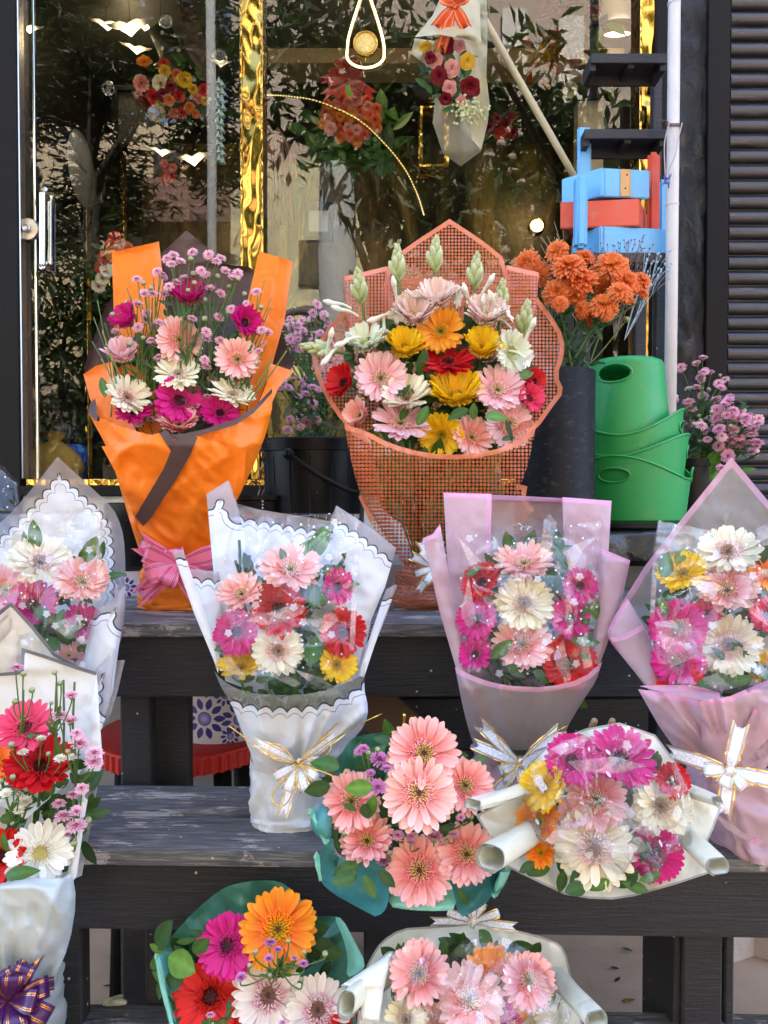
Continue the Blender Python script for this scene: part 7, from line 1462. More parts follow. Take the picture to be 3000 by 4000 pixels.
    painted_film_sheens(b, 1.155, [[(2572, 2032), (2720, 2062), (2862, 2090), (2870, 2100), (2680, 2148), (2556, 2165)], [(2690, 2265), (2790, 2275), (2840, 2300), (2740, 2318)], [(2556, 2430), (2690, 2415), (2732, 2560), (2620, 2610)], [(2840, 2335), (2930, 2330), (2970, 2362), (2880, 2376)], [(2740, 2650), (2800, 2630), (2860, 2690), (2800, 2702)], [(2550, 2200), (2570, 2190), (2556, 2420), (2538, 2420)]])
    bow(b, 2850, 3010, 1.135, M['rib_white'], [(185, .036, .02), (-8, .036, .022), (80, .026, .02), (-45, .03, .02), (250, .026, .02)], [(170, .095, 0), (78, .075, 0), (-6, .085, 0), (264, .07, 0)], .023, cord=[])
bouquet_pink_right()
# ================= B7 cream bouquet at the front left
def bouquet_front_left():
    Y = 1.17
    b = bouquet('bouquet in cream silver edged wrap with a purple bow at front left', P(60, 4080, 1.19)); T = P(60, 3920, 1.18)
    sheet('back_sheet', b, M['silver'], [(-140, 2520), (-40, 2420), (43, 2350, 1), (130, 2445), (217, 2553), (300, 2600), (378, 2626, 1), (386, 2800), (402, 2970), (372, 3120), (320, 3420), (0, 3560), (-140, 3500)], [(2350, 1.30), (3500, 1.19)], bulge=-.05, stripe=[0, 1, 2, 3, 4, 5], grid=12, folds=dict(tie=(60, 3920), n=2.5, amp=.012)); sheet('back_fold', b, M['silver'], [(0, 2628, 1), (80, 2622), (84, 2530, 1), (180, 2560), (300, 2602), (378, 2626, 1), (330, 3000), (100, 3200), (-80, 3100), (-80, 2640)], [(2530, 1.275), (3200, 1.2)], bulge=-.02, stripe=[0, 1, 2, 3, 4, 8], grid=12)
    sheet('side_fold', b, M['silver'], [(378, 2626, 1), (392, 2850), (402, 2975), (372, 3086), (345, 3110, 1), (330, 3200), (300, 3420), (250, 3500), (265, 3400), (310, 3180), (335, 2950)], [(2620, 1.255), (3500, 1.13)], bulge=.015, stripe=[3], grid=10)
    sheet('front_sheet', b, M['whitewrap'], [(-140, 3470), (0, 3452), (70, 3434), (150, 3428), (230, 3436), (282, 3410, 1), (300, 3515), (272, 3690), (212, 3826), (200, 3900), (-140, 3900)], [(3410, 1.115), (3900, 1.145)], bulge=.05, grid=10, folds=dict(tie=(60, 3960), n=3.5, amp=.02), chaikin=1, wr=.006, cr=.008)
    pouch(b, 'wrapped_foot', M['whitewrap'], dense([(-120, 208, 3826, 1.17, .07), (-115, 206, 3880, 1.175, .068), (-110, 220, 3950, 1.18, .07), (-110, 212, 4050, 1.185, .075), (-110, 200, 4250, 1.185, .075), (-100, 180, 4300, 1.185, .06)]), wr=.004, seed=21)
    for (x, y, d, k, up, sd_, cup) in ((102, 2852, 225, 'rose', 30, -5, 24), (-15, 2982, 170, 'orange', 25, -10, 26), (160, 3005, 260, 'red', 32, 5, 26), (15, 3345, 210, 'scarlet', 10, -15, 30), (160, 3335, 250, 'white', 2, 0, 14)): gerbera(b, x, y, d, k, Y - (y - 3000) / 600 * .05, up, sd_, cup, T)
    for bs, hs, kd in (((90, 3000), [(65, 2608), (92, 2632, .55, 1), (125, 2695, .6, 1), (60, 2740, .6, 1)], 'mauve'), ((230, 3050), [(213, 2626, .5, 1), (234, 2668, .5, 1), (200, 2745, .4, 1), (278, 2718)], 'lilac'), ((300, 3250), [(235, 2796, 1.2), (276, 2818, 1.1), (300, 2865), (312, 2905, 1.4), (368, 2942, 1.3), (366, 2980, 1.3), (265, 2935, .5, 1)], 'lilac'), ((300, 3300), [(318, 3080), (286, 3105), (230, 3140), (248, 3188, 1.4), (298, 3172), (298, 3228, 1.5), (345, 3205, .7, 1), (290, 3295, .6, 1), (265, 3260, .6)], 'lilac'), ((90, 3200), [(90, 2940, .8), (160, 2890, .8), (235, 2965, .9), (280, 2960, .8), (45, 2908, .6, 1), (190, 2945, .5, 1)], 'white'), ((60, 3300), [(25, 3105, 1), (98, 3135, 1.1), (75, 3165, .8), (50, 3035, .55, 1), (8, 3050, .5, 1), (72, 3103, .5, 1)], 'white')): spray(b, P(bs[0], bs[1], Y + .02), heads(hs, 58, Y - .03), kd)
    m = MB()
    for px in (88, 215, 250, 285): m.tube(smooth_path([P(px + rng.uniform(-15, 15), 3050, Y + .01), P(px, 2850, Y), P(px + rng.uniform(-6, 14), 2640 + rng.uniform(0, 60), Y - .01)], 5), .0018, 5, col=(.09, .17, .04))
    m.obj('grass_stems', M['stem'], b, True)
    foliage(b, [(225, 2960, 90, 80, 1.15, .3, .5), (20, 3420, 140, 20, 1.11, .4, .4), (30, 3330, 90, 100, 1.13, .5, .5), (350, 3090, 100, 60, 1.15, .5, .1), (300, 3060, 90, 30, 1.16, .5, .1), (60, 3240, 90, 300, 1.15, .5, .2)], [(70, (-20, 2880, 360, 3400), 1.20, (60, 110)), (30, (-20, 3200, 300, 3430), 1.19, (60, 100))])
    bow(b, 40, 3905, 1.075, M['rib_purple'], [(60, .045, .045), (5, .05, .05), (-35, .06, .05), (-80, .045, .05), (110, .04, .045), (150, .05, .04), (230, .045, .04), (-20, .035, .06), (80, .03, .06)], [(58, .125, 0), (-60, .09, .0), (-115, .08, .0)], .030)
    bd = {'v': [], 'f': [], 'rv': []}; band_geo(bd, [P(-60 + 34 * i, 3880 - 6.0 * (i - 4) * (i > 4) - 2 * i, 1.10 + .0013 * (i - 4) ** 2) for i in range(9)], Vector((0, 0, 1)), .02); mobj('ribbon_band', bd['v'], bd['f'], M['rib_purple'], b, True, attrs={'rv': bd['rv']})
bouquet_front_left()
# ================= B8 teal
def bouquet_teal():
    Y = 1.07
    b = bouquet('bouquet of pale coral gerberas in teal and mint paper', P(1560, 3120, 1.32)); T = P(1580, 2880, 1.36)
    sheet('outer_sheet', b, M['tealback'], [(1306, 3010), (1340, 2930), (1372, 2888), (1400, 2873), (1480, 2862), (1560, 2862), (1700, 2880), (1800, 2940), (1880, 3060), (1930, 3200), (1960, 3340), (1930, 3480), (1780, 3440), (1500, 3480), (1330, 3420), (1262, 3300), (1270, 3150)], [(2860, 1.17), (3480, 1.08)], bowl=.07, grid=13, chaikin=1, folds=dict(tie=(1590, 3180), n=3, amp=.015))
    sheet('lower_flap', b, M['teal'], [(1286, 3270, 1), (1268, 3300), (1238, 3355), (1233, 3390), (1256, 3450), (1300, 3490), (1380, 3535), (1465, 3580, 1), (1495, 3568), (1515, 3535), (1530, 3440), (1520, 3380), (1400, 3330)], [(3270, 1.11), (3580, 1.02)], bulge=-.018, grid=11, chaikin=1)
    sheet('mint_flap', b, M['mint'], [(1512, 3540), (1536, 3460), (1540, 3380), (1640, 3360), (1740, 3370), (1760, 3440), (1788, 3552), (1720, 3560), (1600, 3556)], [(3370, 1.10), (3560, 1.03)], bulge=.012, grid=11, chaikin=1)
    sheet('lower_flap', b, M['teal'], [(1745, 3400), (1765, 3470), (1783, 3550), (1806, 3582, 1), (1850, 3562), (1905, 3525), (1922, 3490), (1924, 3400), (1900, 3340), (1820, 3380)], [(3340, 1.10), (3582, 1.02)], bulge=-.015, grid=11, chaikin=1)
    sheet('side_flap', b, M['teal'], [(1920, 3500), (1955, 3480), (1980, 3455), (1986, 3420), (1970, 3385), (1930, 3360), (1910, 3430)], [(3360, 1.06), (3500, 1.02)], bulge=-.025, grid=9, chaikin=1)
    sheet('side_flap', b, M['teal'], [(1300, 3120), (1250, 3140), (1216, 3168), (1210, 3205), (1224, 3250), (1262, 3285), (1290, 3290), (1310, 3210)], [(3100, 1.10), (3290, 1.05)], bulge=.03, grid=9, chaikin=1)
    roll('rolled_edge', b, M['mint'], P(1214, 3170, 1.05), P(1278, 3292, 1.045), .006, .010, turns=.8, n=16); roll('rolled_edge', b, M['mint'], P(1237, 3345, 1.035), P(1252, 3440, 1.03), .005, .004, turns=.8, n=16); roll('rolled_edge', b, M['mint'], P(1975, 3400, 1.03), P(1930, 3500, 1.035), .016, .010, turns=.8, n=18)
    for (x, y, d, k, up, sd_, cup) in ((1655, 2945, 290, 'coral', 8, 2, 14), (1375, 3130, 240, 'coral', -2, -14, 14), (1815, 3070, 220, 'coral', 8, 18, 26), (1635, 3100, 305, 'peach', 2, 2, 12), (1435, 3290, 215, 'coral', 16, -10, 34), (1822, 3340, 250, 'coral', 6, 12, 20), (1640, 3400, 275, 'coral', -2, 0, 16)): gerbera(b, x, y, d * .96, k, Y - (.02 if (x, y) == (1635, 3100) else 0) - (y - 3100) / 600 * .03, up, sd_, cup, T)
    for bs, hs, kd in (((1460, 3150), [(1405, 2935, .8), (1420, 2926, .8), (1482, 2968, 1.45), (1510, 3005, .9), (1532, 3008, .6, 1), (1438, 2940, .5, 1), (1474, 2928, .5, 1), (1357, 3015, .55, 1)], 'purple'), ((1480, 3200), [(1475, 3078, 1.35), (1448, 3022, .75), (1432, 3035, .55, 1), (1536, 3068, .75), (1510, 3063, .5, 1)], 'purple'), ((1420, 3250), [(1343, 3318, 1.3), (1345, 3255, .55, 1), (1500, 3362, 1.15), (1505, 3305, .8), (1522, 3332, .55, 1)], 'purple'), ((1650, 3250), [(1555, 3265, .9), (1605, 3268, .7), (1605, 3292, .65), (1695, 3272, 1.35), (1772, 3260, .75), (1800, 3195, .7), (1762, 3225, .5, 1), (1840, 3190, .5, 1), (1745, 3285, .5, 1)], 'mauve')): spray(b, P(bs[0], bs[1], Y + .08), heads(hs, 60, Y - .01), kd)
    foliage(b, [(1325, 3000, 120, 160, 1.07, .6, .35), (1290, 3070, 105, 190, 1.07, .62, .1), (1455, 3075, 110, 180, 1.035, .62, 1), (1465, 3110, 120, 250, 1.035, .42, .75), (1340, 3140, 60, 330, 1.05, .4, .3), (1420, 3140, 60, 290, 1.035, .8, .1), (1410, 3370, 130, 200, 1.035, .45, .3), (1395, 3420, 110, 190, 1.03, .55, .35), (1390, 3400, 90, 230, 1.03, .55, .3), (1420, 3420, 100, 300, 1.02, .45, .35), (1480, 3400, 90, 320, 1.03, .5, .1), (1790, 3470, 80, 300, 1.03, .4, .2), (1300, 3170, 110, 280, 1.07, .3, .2), (1310, 3260, 110, 280, 1.06, .3, .15), (1690, 3270, 110, 30, 1.06, .4, .2), (1380, 2960, 80, 60, 1.09, .4, .4)], [(90, (1320, 2900, 1880, 3430), 1.13, (70, 130))])
    m = MB(); m.tube(smooth_path([P(1575, 2860, 1.13), P(1580, 2800, 1.12), P(1578, 2792, 1.12)], 4), .0022, 5); m.tube(smooth_path([P(1600, 2850, 1.13), P(1605, 2805, 1.13), P(1630, 2820, 1.125), P(1650, 2860, 1.12)], 5), .0018, 5); m.obj('gold_cord', M['gold_thin'], b, True)
bouquet_teal()
# ================= B9 cream round with cellophane dome
def bouquet_cream():
    Y = 1.06
    b = bouquet('round gerbera bouquet in cream paper under a printed cellophane dome', P(2350, 3180, 1.28)); T = P(2380, 2900, 1.34)
    sheet('paper_collar', b, M['cream'], [(1858, 3184, 1), (1990, 3120), (2060, 2990), (2150, 2900), (2290, 2845), (2420, 2822), (2560, 2870), (2650, 2990), (2700, 3085), (2818, 3152, 1), (2790, 3230), (2762, 3295), (2790, 3405), (2640, 3455), (2473, 3502), (2390, 3514, 1), (2300, 3510), (2205, 3495), (2090, 3440), (1975, 3385)], [(2822, 1.15), (3514, 1.02)], bowl=.035, stripe='all', grid=13)
    roll('rolled_corner', b, M['creamroll'], P(1845, 3142, 1.00), P(2100, 3070, 1.10), .0155, .031); roll('rolled_corner', b, M['creamroll'], P(1915, 3352, .96), P(2130, 3225, 1.09), .026, .040, turns=1.05, sq=.85, start=1.2)
    roll('rolled_corner', b, M['creamroll'], P(2805, 3128, 1.02), P(2620, 3060, 1.12), .0125, .030, start=2); roll('rolled_corner', b, M['creamroll'], P(2808, 3385, .98), P(2630, 3215, 1.10), .0235, .036, start=2)
    for (x, y, d, k, up, sd_, cup) in ((2235, 2975, 210, 'magenta', 18, -8, 22), (2420, 2975, 270, 'magenta', 22, 4, 20), (2130, 3075, 200, 'yellow', 8, -28, 24), (2118, 3215, 210, 'orange', 5, -30, 24), (2335, 3125, 240, 'coral', 8, 0, 22), (2575, 3150, 240, 'ivory', 8, 18, 22), (2620, 3050, 140, 'red', 15, 25, 28), (2320, 3310, 300, 'cream', -2, 0, 16), (2560, 3330, 210, 'magenta', -2, 14, 18), (2115, 3330, 120, 'orange', -12, -15, 24), (2240, 3180, 130, 'pink', 10, -8, 24)): gerbera(b, x, y, d, k, Y - (.015 if y > 3280 else 0) - (y - 3100) / 600 * .03, up, sd_, cup, T)
    foliage(b, [(2180, 3330, 130, 300, 1.035, .6, .3), (2150, 3380, 100, 200, 1.03, .5, .25), (2200, 3400, 90, 260, 1.02, .5, .2), (2240, 3400, 110, 280, 1.015, .6, .1), (2290, 3460, 100, 190, 1.01, .6, .25), (2380, 3440, 90, 200, 1.01, .5, .7), (2490, 3400, 110, 210, 1.015, .7, .15), (2480, 3360, 100, 60, 1.03, .6, .3), (2530, 3480, 110, 160, 1.01, .4, .4), (2580, 3410, 100, 190, 1.015, .4, .6), (2440, 3290, 130, 10, 1.04, .6, .15), (2090, 3370, 80, 200, 1.03, .5, .2), (2450, 3330, 100, 70, 1.03, .5, .4)], [(90, (2090, 2930, 2640, 3400), 1.12, (70, 120))])
    o = cello_dome('cellophane_dome', b, M['cello_hazy'], [(2020, 3250), (2030, 3120), (2060, 2990), (2150, 2900), (2290, 2842), (2420, 2820), (2560, 2880), (2640, 2980), (2680, 3120), (2690, 3250), (2640, 3400), (2600, 3430), (2400, 3345), (2300, 3300), (2080, 3380), (2040, 3340)], 1.07, .09, 9, .034, 1, 3.1)
    painted_film_sheens(b, .965, [[(2215, 2975), (2400, 2955), (2525, 2990), (2420, 3022), (2260, 3012)], [(2318, 3098), (2480, 3168), (2562, 3240), (2530, 3272), (2400, 3200)], [(2128, 3285), (2220, 3180), (2302, 3312), (2250, 3335)], [(2278, 3292), (2500, 3268), (2535, 3322), (2400, 3352)], [(2150, 2925), (2290, 2862), (2320, 2880), (2190, 2950)]])
    m = MB()
    for x in (2322, 2392): m.tube([P(x - 12, 2850, 1.17), P(x, 2815, 1.16), P(x + 2, 2806, 1.16)], [.006, .005, .003], 6, col=(.30, .18, .11))
    m.obj('stem_ends', M['stem'], b, True)
bouquet_cream()
# ================= B10 green wrapped, front
def bouquet_green():
    Y = 1.08
    b = bouquet('bright mixed gerbera bouquet in green paper at the bottom centre', P(980, 3900, 1.2)); T = P(960, 4000, 1.36)
    sheet('outer_sheet', b, M['tealback'], [(607, 3720), (645, 3690), (715, 3604), (822, 3503), (880, 3465), (930, 3450), (1006, 3438), (1088, 3442), (1120, 3460), (1152, 3486), (1200, 3540), (1230, 3580), (1310, 3578), (1340, 3590), (1385, 3674), (1433, 3769), (1360, 3830), (1400, 4000), (1380, 4150), (680, 4150), (676, 4000), (650, 3930), (620, 3800)], [(3438, 1.20), (4150, 1.02)], bowl=.05, grid=14, folds=dict(tie=(1000, 3800), n=3, amp=.016), chaikin=1)
    sheet('mint_edge', b, M['mint'], [(1302, 3580), (1336, 3586), (1384, 3674), (1432, 3768), (1400, 3800), (1352, 3822), (1360, 3740), (1340, 3660)], [(3580, 1.13), (3822, 1.06)], bulge=-.012, grid=10, chaikin=1); roll('rolled_edge', b, M['mint'], P(612, 3735, 1.06), P(672, 4010, 1.02), .0045, .006, turns=.8, n=16); sheet('side_flap', b, M['teal'], [(612, 3722), (640, 3730), (660, 3800), (655, 3870), (690, 4000), (650, 3940), (620, 3830)], [(3720, 1.08), (4000, 1.03)], bulge=.02, grid=9)
    for (x, y, d, k, up, sd_, cup) in ((1085, 3630, 295, 'orange', 2, 4, 12), (892, 3695, 235, 'magenta', 2, -12, 16), (822, 3895, 275, 'scarlet', 4, -4, 14), (1045, 3890, 275, 'creampink', 2, 2, 12), (1240, 3950, 250, 'creampink', 6, 10, 14), (1340, 4010, 130, 'scarlet', 10, 8, 24), (1000, 4050, 160, 'magenta', 10, 0, 20)): gerbera(b, x, y, d, k, Y - (y - 3700) / 600 * .05, up, sd_, cup, T)
    spray(b, P(1080, 3830, 1.06), heads([(1055, 3683, 1), (1085, 3712, .7), (1050, 3745, .7), (1185, 3765, .8), (942, 3820, .9), (1150, 3742, .5), (998, 3718, .5, 1), (1126, 3676, .5, 1), (1190, 3720, .5, 1), (1270, 3725, .6, 1), (1055, 3810, .5, 1), (1178, 3826, .5, 1), (975, 3772, .5, 1)], 56, 1.025), 'purple'); spray(b, P(800, 4020, 1.02), heads([(822, 3965, .8), (1105, 3995, .7), (830, 4000, .4, 1)], 50, .99), 'mauve')
    foliage(b, [(612, 3705, 165, 62, 1.06, .5, .08), (640, 3715, 60, 150, 1.06, .6, .6), (600, 3790, 60, 80, 1.06, .6, .5), (660, 3735, 130, 340, 1.045, .8, .9), (755, 3720, 110, 45, 1.04, .55, .3), (690, 3680, 90, 10, 1.06, .3, .3), (650, 3830, 90, 15, 1.05, .8, .05), (660, 3890, 90, 270, 1.04, .6, .15), (625, 3830, 80, 270, 1.06, .4, .2)], [(80, (680, 3600, 1300, 4000), 1.12, (70, 120))])
bouquet_green()
# ================= B11 cream cellophane at the bottom
def bouquet_bottom():
    Y = 1.0
    b = bouquet('cream paper bouquet under clear film at the bottom edge right of centre', P(1850, 4000, 1.15)); T = P(1850, 3700, 1.3)
    sheet('paper_collar', b, M['cream'], [(1410, 3820, 1), (1450, 3735), (1490, 3675), (1565, 3627), (1664, 3620), (1780, 3612), (1883, 3605), (2029, 3635), (2161, 3672), (2208, 3708), (2234, 3824), (2270, 3950), (2300, 4180), (1380, 4180)], [(3600, 1.15), (4180, .98)], bowl=.03, stripe='all', grid=14, chaikin=1)
    sheet('side_fold', b, M['cream'], [(1330, 3850, 1), (1420, 3790), (1530, 3720, 1), (1500, 3860), (1480, 3990), (1408, 3984, 1), (1395, 3910), (1360, 3860)], [(3720, 1.02), (3990, .95)], bulge=.035, stripe=[5, 6, 7], grid=10); roll('rolled_corner', b, M['creamroll'], P(1352, 3925, .935), P(1530, 3775, 1.05), .014, .026, sq=1.5, start=1)
    roll('rolled_corner', b, M['creamroll'], P(2335, 3985, .95), P(2160, 3800, 1.07), .022, .030, start=2)
    for (x, y, d, k, up, sd_, cup) in ((1640, 3805, 235, 'coral', 4, -8, 18), (1835, 3910, 270, 'peach', 4, -4, 14), (1935, 3860, 300, 'orange', 6, 4, 14), (2062, 3830, 210, 'coral', 8, 16, 22), (1915, 3990, 230, 'magenta', 6, 0, 20), (1590, 3985, 170, 'ivory', 10, -10, 34), (2070, 4000, 170, 'white', 8, 10, 30), (1710, 4030, 200, 'pink', 6, 0, 20)): gerbera(b, x, y, d, k, Y + (.02 if k == 'orange' else 0) - (y - 3800) / 600 * .03, up, sd_, cup, T)
    foliage(b, [(2150, 3860, 110, 290, .99, .4, .8), (1980, 3720, 110, 20, 1.04, .6, .2), (2040, 3730, 90, 150, 1.04, .6, .1)], [(50, (1540, 3700, 2120, 3800), 1.06, (60, 110)), (60, (1500, 3780, 2180, 4100), 1.06, (70, 120))])
    cello_dome('cellophane_dome', b, M['cello_hazy'], [(1480, 4150), (1500, 3960), (1540, 3800), (1600, 3680), (1700, 3700), (1850, 3640), (1960, 3650), (2100, 3720), (2170, 3800), (2220, 3950), (2240, 4150)], 1.02, .08, 9, .030, 1, 8.4)
    painted_film_sheens(b, .925, [[(1700, 3805), (1800, 3770), (1872, 3780), (1960, 3900), (2005, 4000), (1930, 3985), (1800, 3900)], [(1578, 3690), (1645, 3705), (1600, 3850), (1555, 3960)], [(2060, 3780), (2120, 3800), (2180, 3960), (2140, 3950)]])
    bow(b, 1850, 3600, 1.13, M['rib_white'], [(165, .04, .02), (120, .03, .02), (90, .026, .02), (60, .03, .02), (20, .04, .02)], [(183, .065, 0), (-3, .065, 0)], .013)
bouquet_bottom()
# scrap of clear film at the left edge
r_ = thing('cellophane_scrap', 'clear crumpled cellophane sticking up at the left edge beside the door frame', 'wrapping', P(40, 1960, 1.62)); crease_film('film', r_, M['cello'], [(-60, 1780), (5, 1815), (70, 1880), (85, 1950), (80, 2010), (-60, 2000)], [(1780, 1.62), (2010, 1.56)], .02, .015, 9, 0, 5)
# ------------------------------------------------------------------ arrangements hanging inside the window
def rose_geo(Rr, rnd, c0, c1):
    a = MB()
    for n, L, e, z, w in ((6, 1.0, 18, -.1, .95), (6, .92, 42, -.02, .85), (5, .75, 62, .05, .8), (5, .55, 78, .1, .7), (4, .38, 88, .14, .55)):
        for k in range(n): petal_geo(a, (k + rnd.random() * .4) * 6.283 / n + z * 9, Rr * .05, Rr * L * rnd.uniform(.9, 1.05), Rr * w, R(e), -.3 if e < 40 else -.75, lerp(c0, c1, .2), lerp(c0, c1, .5), c1, rnd, rows=3, cols=5, chan=.12, z0=Rr * z)
    return a
ROSE = {k: [to_me(rose_geo(1, rng, hx(a), hx(c)), 'rose', M['petal']) for _ in range(2)] for k, (a, c) in dict(maroon=('5a0818', '8a1428'), pinkrose=('d87a78', 'f0b4ae'), yellowrose=('d8a018', 'f2cc48'), coralrose=('b83a28', 'e87858'), red=('900a14', 'c01a20'), orangerose=('c8501a', 'ee8c3a'), goldrose=('c88a10', 'e8b838')).items()}
def hang(label, px, py, Y, items, wraps=(), leaves=None, name='hanging_bouquet', extra=None):
    b = thing(name, label, 'hanging bouquet', P(px, py, Y))
    for nm, mt, outl, ys, bg_ in wraps: sheet(nm, b, M[mt], outl, ys, bulge=bg_, grid=14, folds=dict(tie=(px, py), n=4, amp=.03))
    for it in items:
        x, y, d, k, up, sd_ = it
        if k in PAL: gerbera(b, x, y, d, k, Y, up, sd_, 18, None, False)
        else:
            n = normal_at(x, y, Y, up, sd_); inst('rose', rng.choice(ROSE[k]), b, P(x, y, Y + rng.uniform(-.02, .02)), n.to_track_quat('Z', 'Y') @ Quaternion((0, 0, 1), rng.uniform(0, 6)), d * .5 * Y / FPX)
    if leaves: foliage(b, [], [leaves])
    if extra: extra(b)
    return b
M['dotted_black'] = None
n = NT('black_dotted_paper'); uv = n.attr('puv', 'Vector'); v = n.n('ShaderNodeTexVoronoi'); v.voronoi_dimensions = '2D'; v.inputs['Scale'].default_value = 13; v.inputs['Randomness'].default_value = .3; n.t.links.new(uv, v.inputs['Vector'])
M['dotted_black'] = n.end(n.pbr(n.mix(n.math('LESS_THAN', v.outputs['Distance'], .13), (.012, .012, .012), (.5, .48, .42)), .5))
its = [(553, 325, 62, 'coral', -8, -10), (627, 326, 66, 'ivory', -8, 10), (612, 440, 66, 'cream', -20, -5), (720, 310, 60, 'yellow', -10, 35), (645, 278, 46, 'goldrose', 0, 0), (690, 290, 42, 'coralrose', 0, 10), (702, 315, 40, 'goldrose', 0, 0), (668, 340, 50, 'maroon', 0, 0), (640, 375, 58, 'maroon', 0, 0), (600, 380, 54, 'red', 0, 0), (566, 400, 52, 'maroon', 0, -10), (618, 410, 50, 'goldrose', 0, 0), (660, 392, 46, 'orangerose', 0, 0), (755, 350, 40, 'goldrose', 0, 10), (775, 385, 40, 'coralrose', 0, 10), (740, 420, 44, 'orangerose', -10, 10), (700, 375, 46, 'red', 0, 0), (795, 350, 44, 'red', 0, 20), (710, 440, 40, 'red', -10, 0), (765, 445, 36, 'orangerose', -10, 20), (640, 250, 42, 'red', 10, 0), (565, 245, 60, 'orange', 55, -10), (680, 445, 44, 'coralrose', -15, 0), (800, 395, 34, 'goldrose', 0, 20), (540, 370, 34, 'pinkrose', 0, -15)]
def drops(b):
    s = MB(); 
    for i in range(26):
        x = rng.uniform(530, 820); y = rng.uniform(430, 500); s.tube([P(x, y - 60, 3.6), P(x + rng.uniform(-8, 8), y, 3.58)], .0012, 4, col=(.10, .14, .04)); s.lathe(P(x, y, 3.58), [(0, -.006), (.006, 0), (0, .006)], 6); s.c += [lerp((.45, .38, .12), (.3, .35, .15), rng.random())] * (len(s.v) - len(s.c))
    s.obj('filler_buds', M['petal'], b, True)
hang('dark upside down bouquet of gerberas and roses hanging behind the door', 660, 130, 3.6, its, [('wrapping_sheet', 'dotted_black', [(580, 120), (650, 60), (760, 290), (850, 330), (800, 480), (700, 400), (640, 260)], [(60, 3.75), (480, 3.68)], .05), ('wrapping_sheet', 'brown', [(700, 0), (760, 20), (850, 330), (800, 320), (720, 180)], [(0, 3.7), (330, 3.62)], .02)], (60, (530, 230, 830, 480), 3.66, (30, 60)), extra=drops)
its = []
for i in range(34): a_ = i * 2.4; r_ = 12 * math.sqrt(i); its.append((1372 + r_ * math.cos(a_) * 1.75, 462 + r_ * math.sin(a_) * 1.3, rng.uniform(38, 52), rng.choice(['coralrose', 'coralrose', 'orangerose', 'pinkrose']), rng.uniform(-15, 10), rng.uniform(-20, 20)))
hang('ball of coral roses hanging in dark leaves behind the main window', 1370, 300, 3.7, its, (), (110, (1200, 380, 1560, 680), 3.78, (50, 100)))
bb_ = {'v': [], 'f': [], 'rv': []}
rb = thing('red_bow', 'dark red pulled ribbon bow above the hanging coral roses', 'bow', P(1360, 290, 3.6)); M['rib_red'] = m_ribbon('dark_red_ribbon', (.42, .03, .04), (.5, .2, .15), False, lines=(.05, .95))
bow(rb, 1360, 300, 3.6, M['rib_red'], [(a_, rng.uniform(.07, .10), .04) for a_ in (10, 40, 70, 100, 130, 165, 195, 330, 300)], [(215, .15, 0), (235, .12, 0), (-30, .15, 0), (-50, .10, 0), (180, .13, .02)], .035)
M['tissue'] = m_paper('cream_tissue', (.62, .58, .38), .92, .35, .45, gloss=.25); M['tissue2'] = m_paper('sheer_tissue', (.42, .38, .25), .6, .3, .5)
its = [(1742, 176, 74, 'maroon', 0, 0), (1700, 235, 62, 'pinkrose', 0, -8), (1765, 268, 66, 'pinkrose', 0, 0), (1825, 240, 64, 'yellowrose', 0, 8), (1715, 298, 68, 'maroon', 0, -5), (1838, 340, 82, 'maroon', -10, 5), (1755, 345, 60, 'pinkrose', -10, 0), (1715, 180, 44, 'yellowrose', 8, -8), (1795, 180, 50, 'pinkrose', 8, 6), (1680, 225, 46, 'maroon', 0, -20), (1740, 385, 50, 'maroon', -20, 0), (1800, 395, 44, 'pinkrose', -20, 0), (1655, 185, 40, 'yellowrose', 5, -20), (1670, 180, 36, 'goldrose', 5, -10)]
def filler(b):
    s = MB()
    for i in range(120):
        p = P(rng.gauss(1830, 28), rng.gauss(440, 26), 2.80 + rng.uniform(-.02, .02)); s.lathe(p, [(0, -.006), (.007, 0), (0, .006)], 6); s.c += [lerp((.55, .58, .25), (.7, .7, .5), rng.random())] * (len(s.v) - len(s.c))
    s.obj('filler_blossoms', M['petal'], b, True)
    bow(b, 1775, 20, 2.70, M['rib_red2'], [(30, .05, .03), (150, .05, .03), (80, .05, .03)], [(250, .15, 0), (225, .10, 0), (-60, .09, 0)], .04)
M['rib_red2'] = m_ribbon('orange_red_ribbon', (.75, .09, .02), (.9, .4, .2), False)
hang('cream tissue bouquet of roses hanging upside down before the window', 1790, 30, 2.82, its, [('wrapping_sheet', 'tissue', [(1760, -80), (1900, -80), (1905, 120), (1900, 300), (1912, 400), (1905, 480), (1880, 585, 1), (1800, 500), (1790, 300), (1740, 180)], [(-80, 2.86), (585, 2.91)], -.03), ('wrapping_sheet', 'tissue', [(1750, -80), (1880, -80), (1875, 60), (1880, 165, 1), (1800, 150), (1720, 135), (1620, 145, 1), (1690, 60)], [(-80, 2.80), (165, 2.75)], .04), ('wrapping_sheet', 'tissue', [(1620, 150), (1700, 160), (1680, 260), (1700, 340), (1660, 250), (1605, 210)], [(150, 2.86), (340, 2.90)], .02), ('wrapping_sheet', 'tissue2', [(1700, 380), (1800, 400), (1840, 520), (1880, 590), (1800, 650), (1730, 600), (1690, 480)], [(380, 2.89), (650, 2.94)], .04)], (40, (1660, 180, 1880, 440), 2.87, (40, 70)), extra=filler)
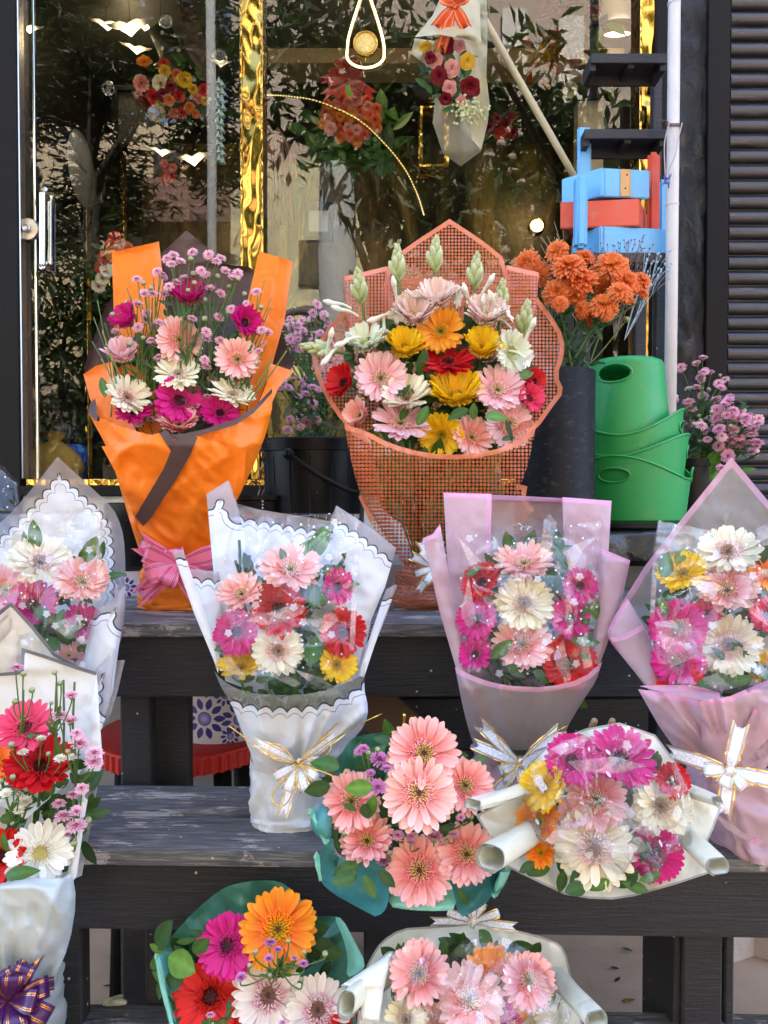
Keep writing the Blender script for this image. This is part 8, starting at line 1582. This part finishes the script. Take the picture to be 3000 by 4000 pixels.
# rust coloured dried leaves and the smaller arrangements further right
def rust(label, px, py, w, h, Y, cols, nn, L, name='dried_leaf_bunch'):
    mb = MB(); st = MB(); top = P(px, py - h * .6, Y)
    for _ in range(nn):
        x = rng.gauss(px, w * .35); y = rng.gauss(py, h * .35); p = P(x, y, Y + rng.uniform(-.06, .06)); leaf_geo(mb, p, Vector((rng.uniform(-.6, .6), rng.uniform(-.5, .3), rng.uniform(-1, .1))), L * rng.uniform(.6, 1.2), .42, col=lerp(cols[0], cols[1], rng.random()))
        if rng.random() < .3: st.tube(smooth_path([top, top.lerp(p, .5) + Vector((rng.uniform(-.02, .02), 0, 0)), p], 3), .0015, 4, col=(.05, .03, .02))
    r = thing(name, label, 'dried leaves', top); mobj('leaves', mb.v, mb.f, M['leaf'], r, True, col=mb.c); st.obj('twigs', M['stem'], r, True); return r
rust('rust coloured dried leaf bunch hanging at the upper right of the window', 2200, 110, 150, 260, 3.5, (hx('5a2010'), hx('a8401a')), 120, .075)
rust('dark green trailing leaves hanging right of the lamp pole', 2310, 120, 120, 200, 3.7, (hx('20280c'), hx('4a4a18')), 40, .09, 'trailing_leaves')
its = [(2150, 210, 50, 'yellow', -10, 0), (2230, 240, 60, 'coral', -10, 10), (2120, 190, 40, 'goldrose', 0, 0), (2190, 265, 44, 'coralrose', -10, 0), (2225, 350, 60, 'ivory', -25, 10), (2155, 165, 44, 'red', 0, 0)]
hang('small bouquet in orange paper hanging low at the window right side', 2180, 120, 3.55, its, [('wrapping_sheet', 'orange2', [(2120, 320), (2310, 320), (2300, 460), (2180, 430), (2110, 400)], [(320, 3.6), (460, 3.55)], .03)] if False else (), (20, (2100, 180, 2260, 300), 3.6, (30, 60)))
its = [(x, y, rng.uniform(36, 50), k, -10, 0) for x, y, k in ((1940, 465, 'maroon'), (1975, 490, 'maroon'), (1955, 520, 'red'), (2000, 455, 'maroon'), (1915, 500, 'maroon'), (2000, 520, 'maroon'))]
hang('dark maroon rose cluster hanging below the bamboo pole', 1960, 400, 3.6, its, (), (16, (1900, 440, 2030, 560), 3.66, (30, 60)))
its = [(x, y, rng.uniform(34, 46), k, -10, 0) for x, y, k in ((655, 660, 'red'), (640, 640, 'coralrose'), (668, 690, 'red'), (650, 700, 'coralrose'), (675, 655, 'coralrose'))]
hang('small cluster of red paper flowers inside the door beneath the bird lamps', 655, 600, 3.7, its)
# flowers standing on the shop floor, half hidden behind the orange bouquet
its = [(x, y, rng.uniform(40, 60), k, 20, 0) for x, y, k in ((400, 1090, 'ivory'), (420, 1060, 'white'), (395, 1050, 'red'), (430, 955, 'coralrose'), (450, 930, 'red'), (470, 960, 'pinkrose'), (440, 990, 'orangerose'), (500, 970, 'coralrose'), (410, 1010, 'red'), (385, 1120, 'cream'))]
hang('mixed red and cream flowers standing in the shop behind the orange paper', 420, 1180, 3.45, its, (), (40, (340, 940, 520, 1180), 3.5, (30, 70)), name='shop_flowers')
its = [(x, y, rng.uniform(36, 50), k, 10, 0) for x, y, k in ((1105, 620, 'goldrose'), (1130, 650, 'red'), (1120, 600, 'orangerose'), (1095, 660, 'red'), (1140, 680, 'goldrose'))]
hang('small red and gold flower cluster behind the brown dried grass bundle', 1120, 560, 3.6, its, (), (20, (1090, 580, 1180, 760), 3.64, (40, 70)))
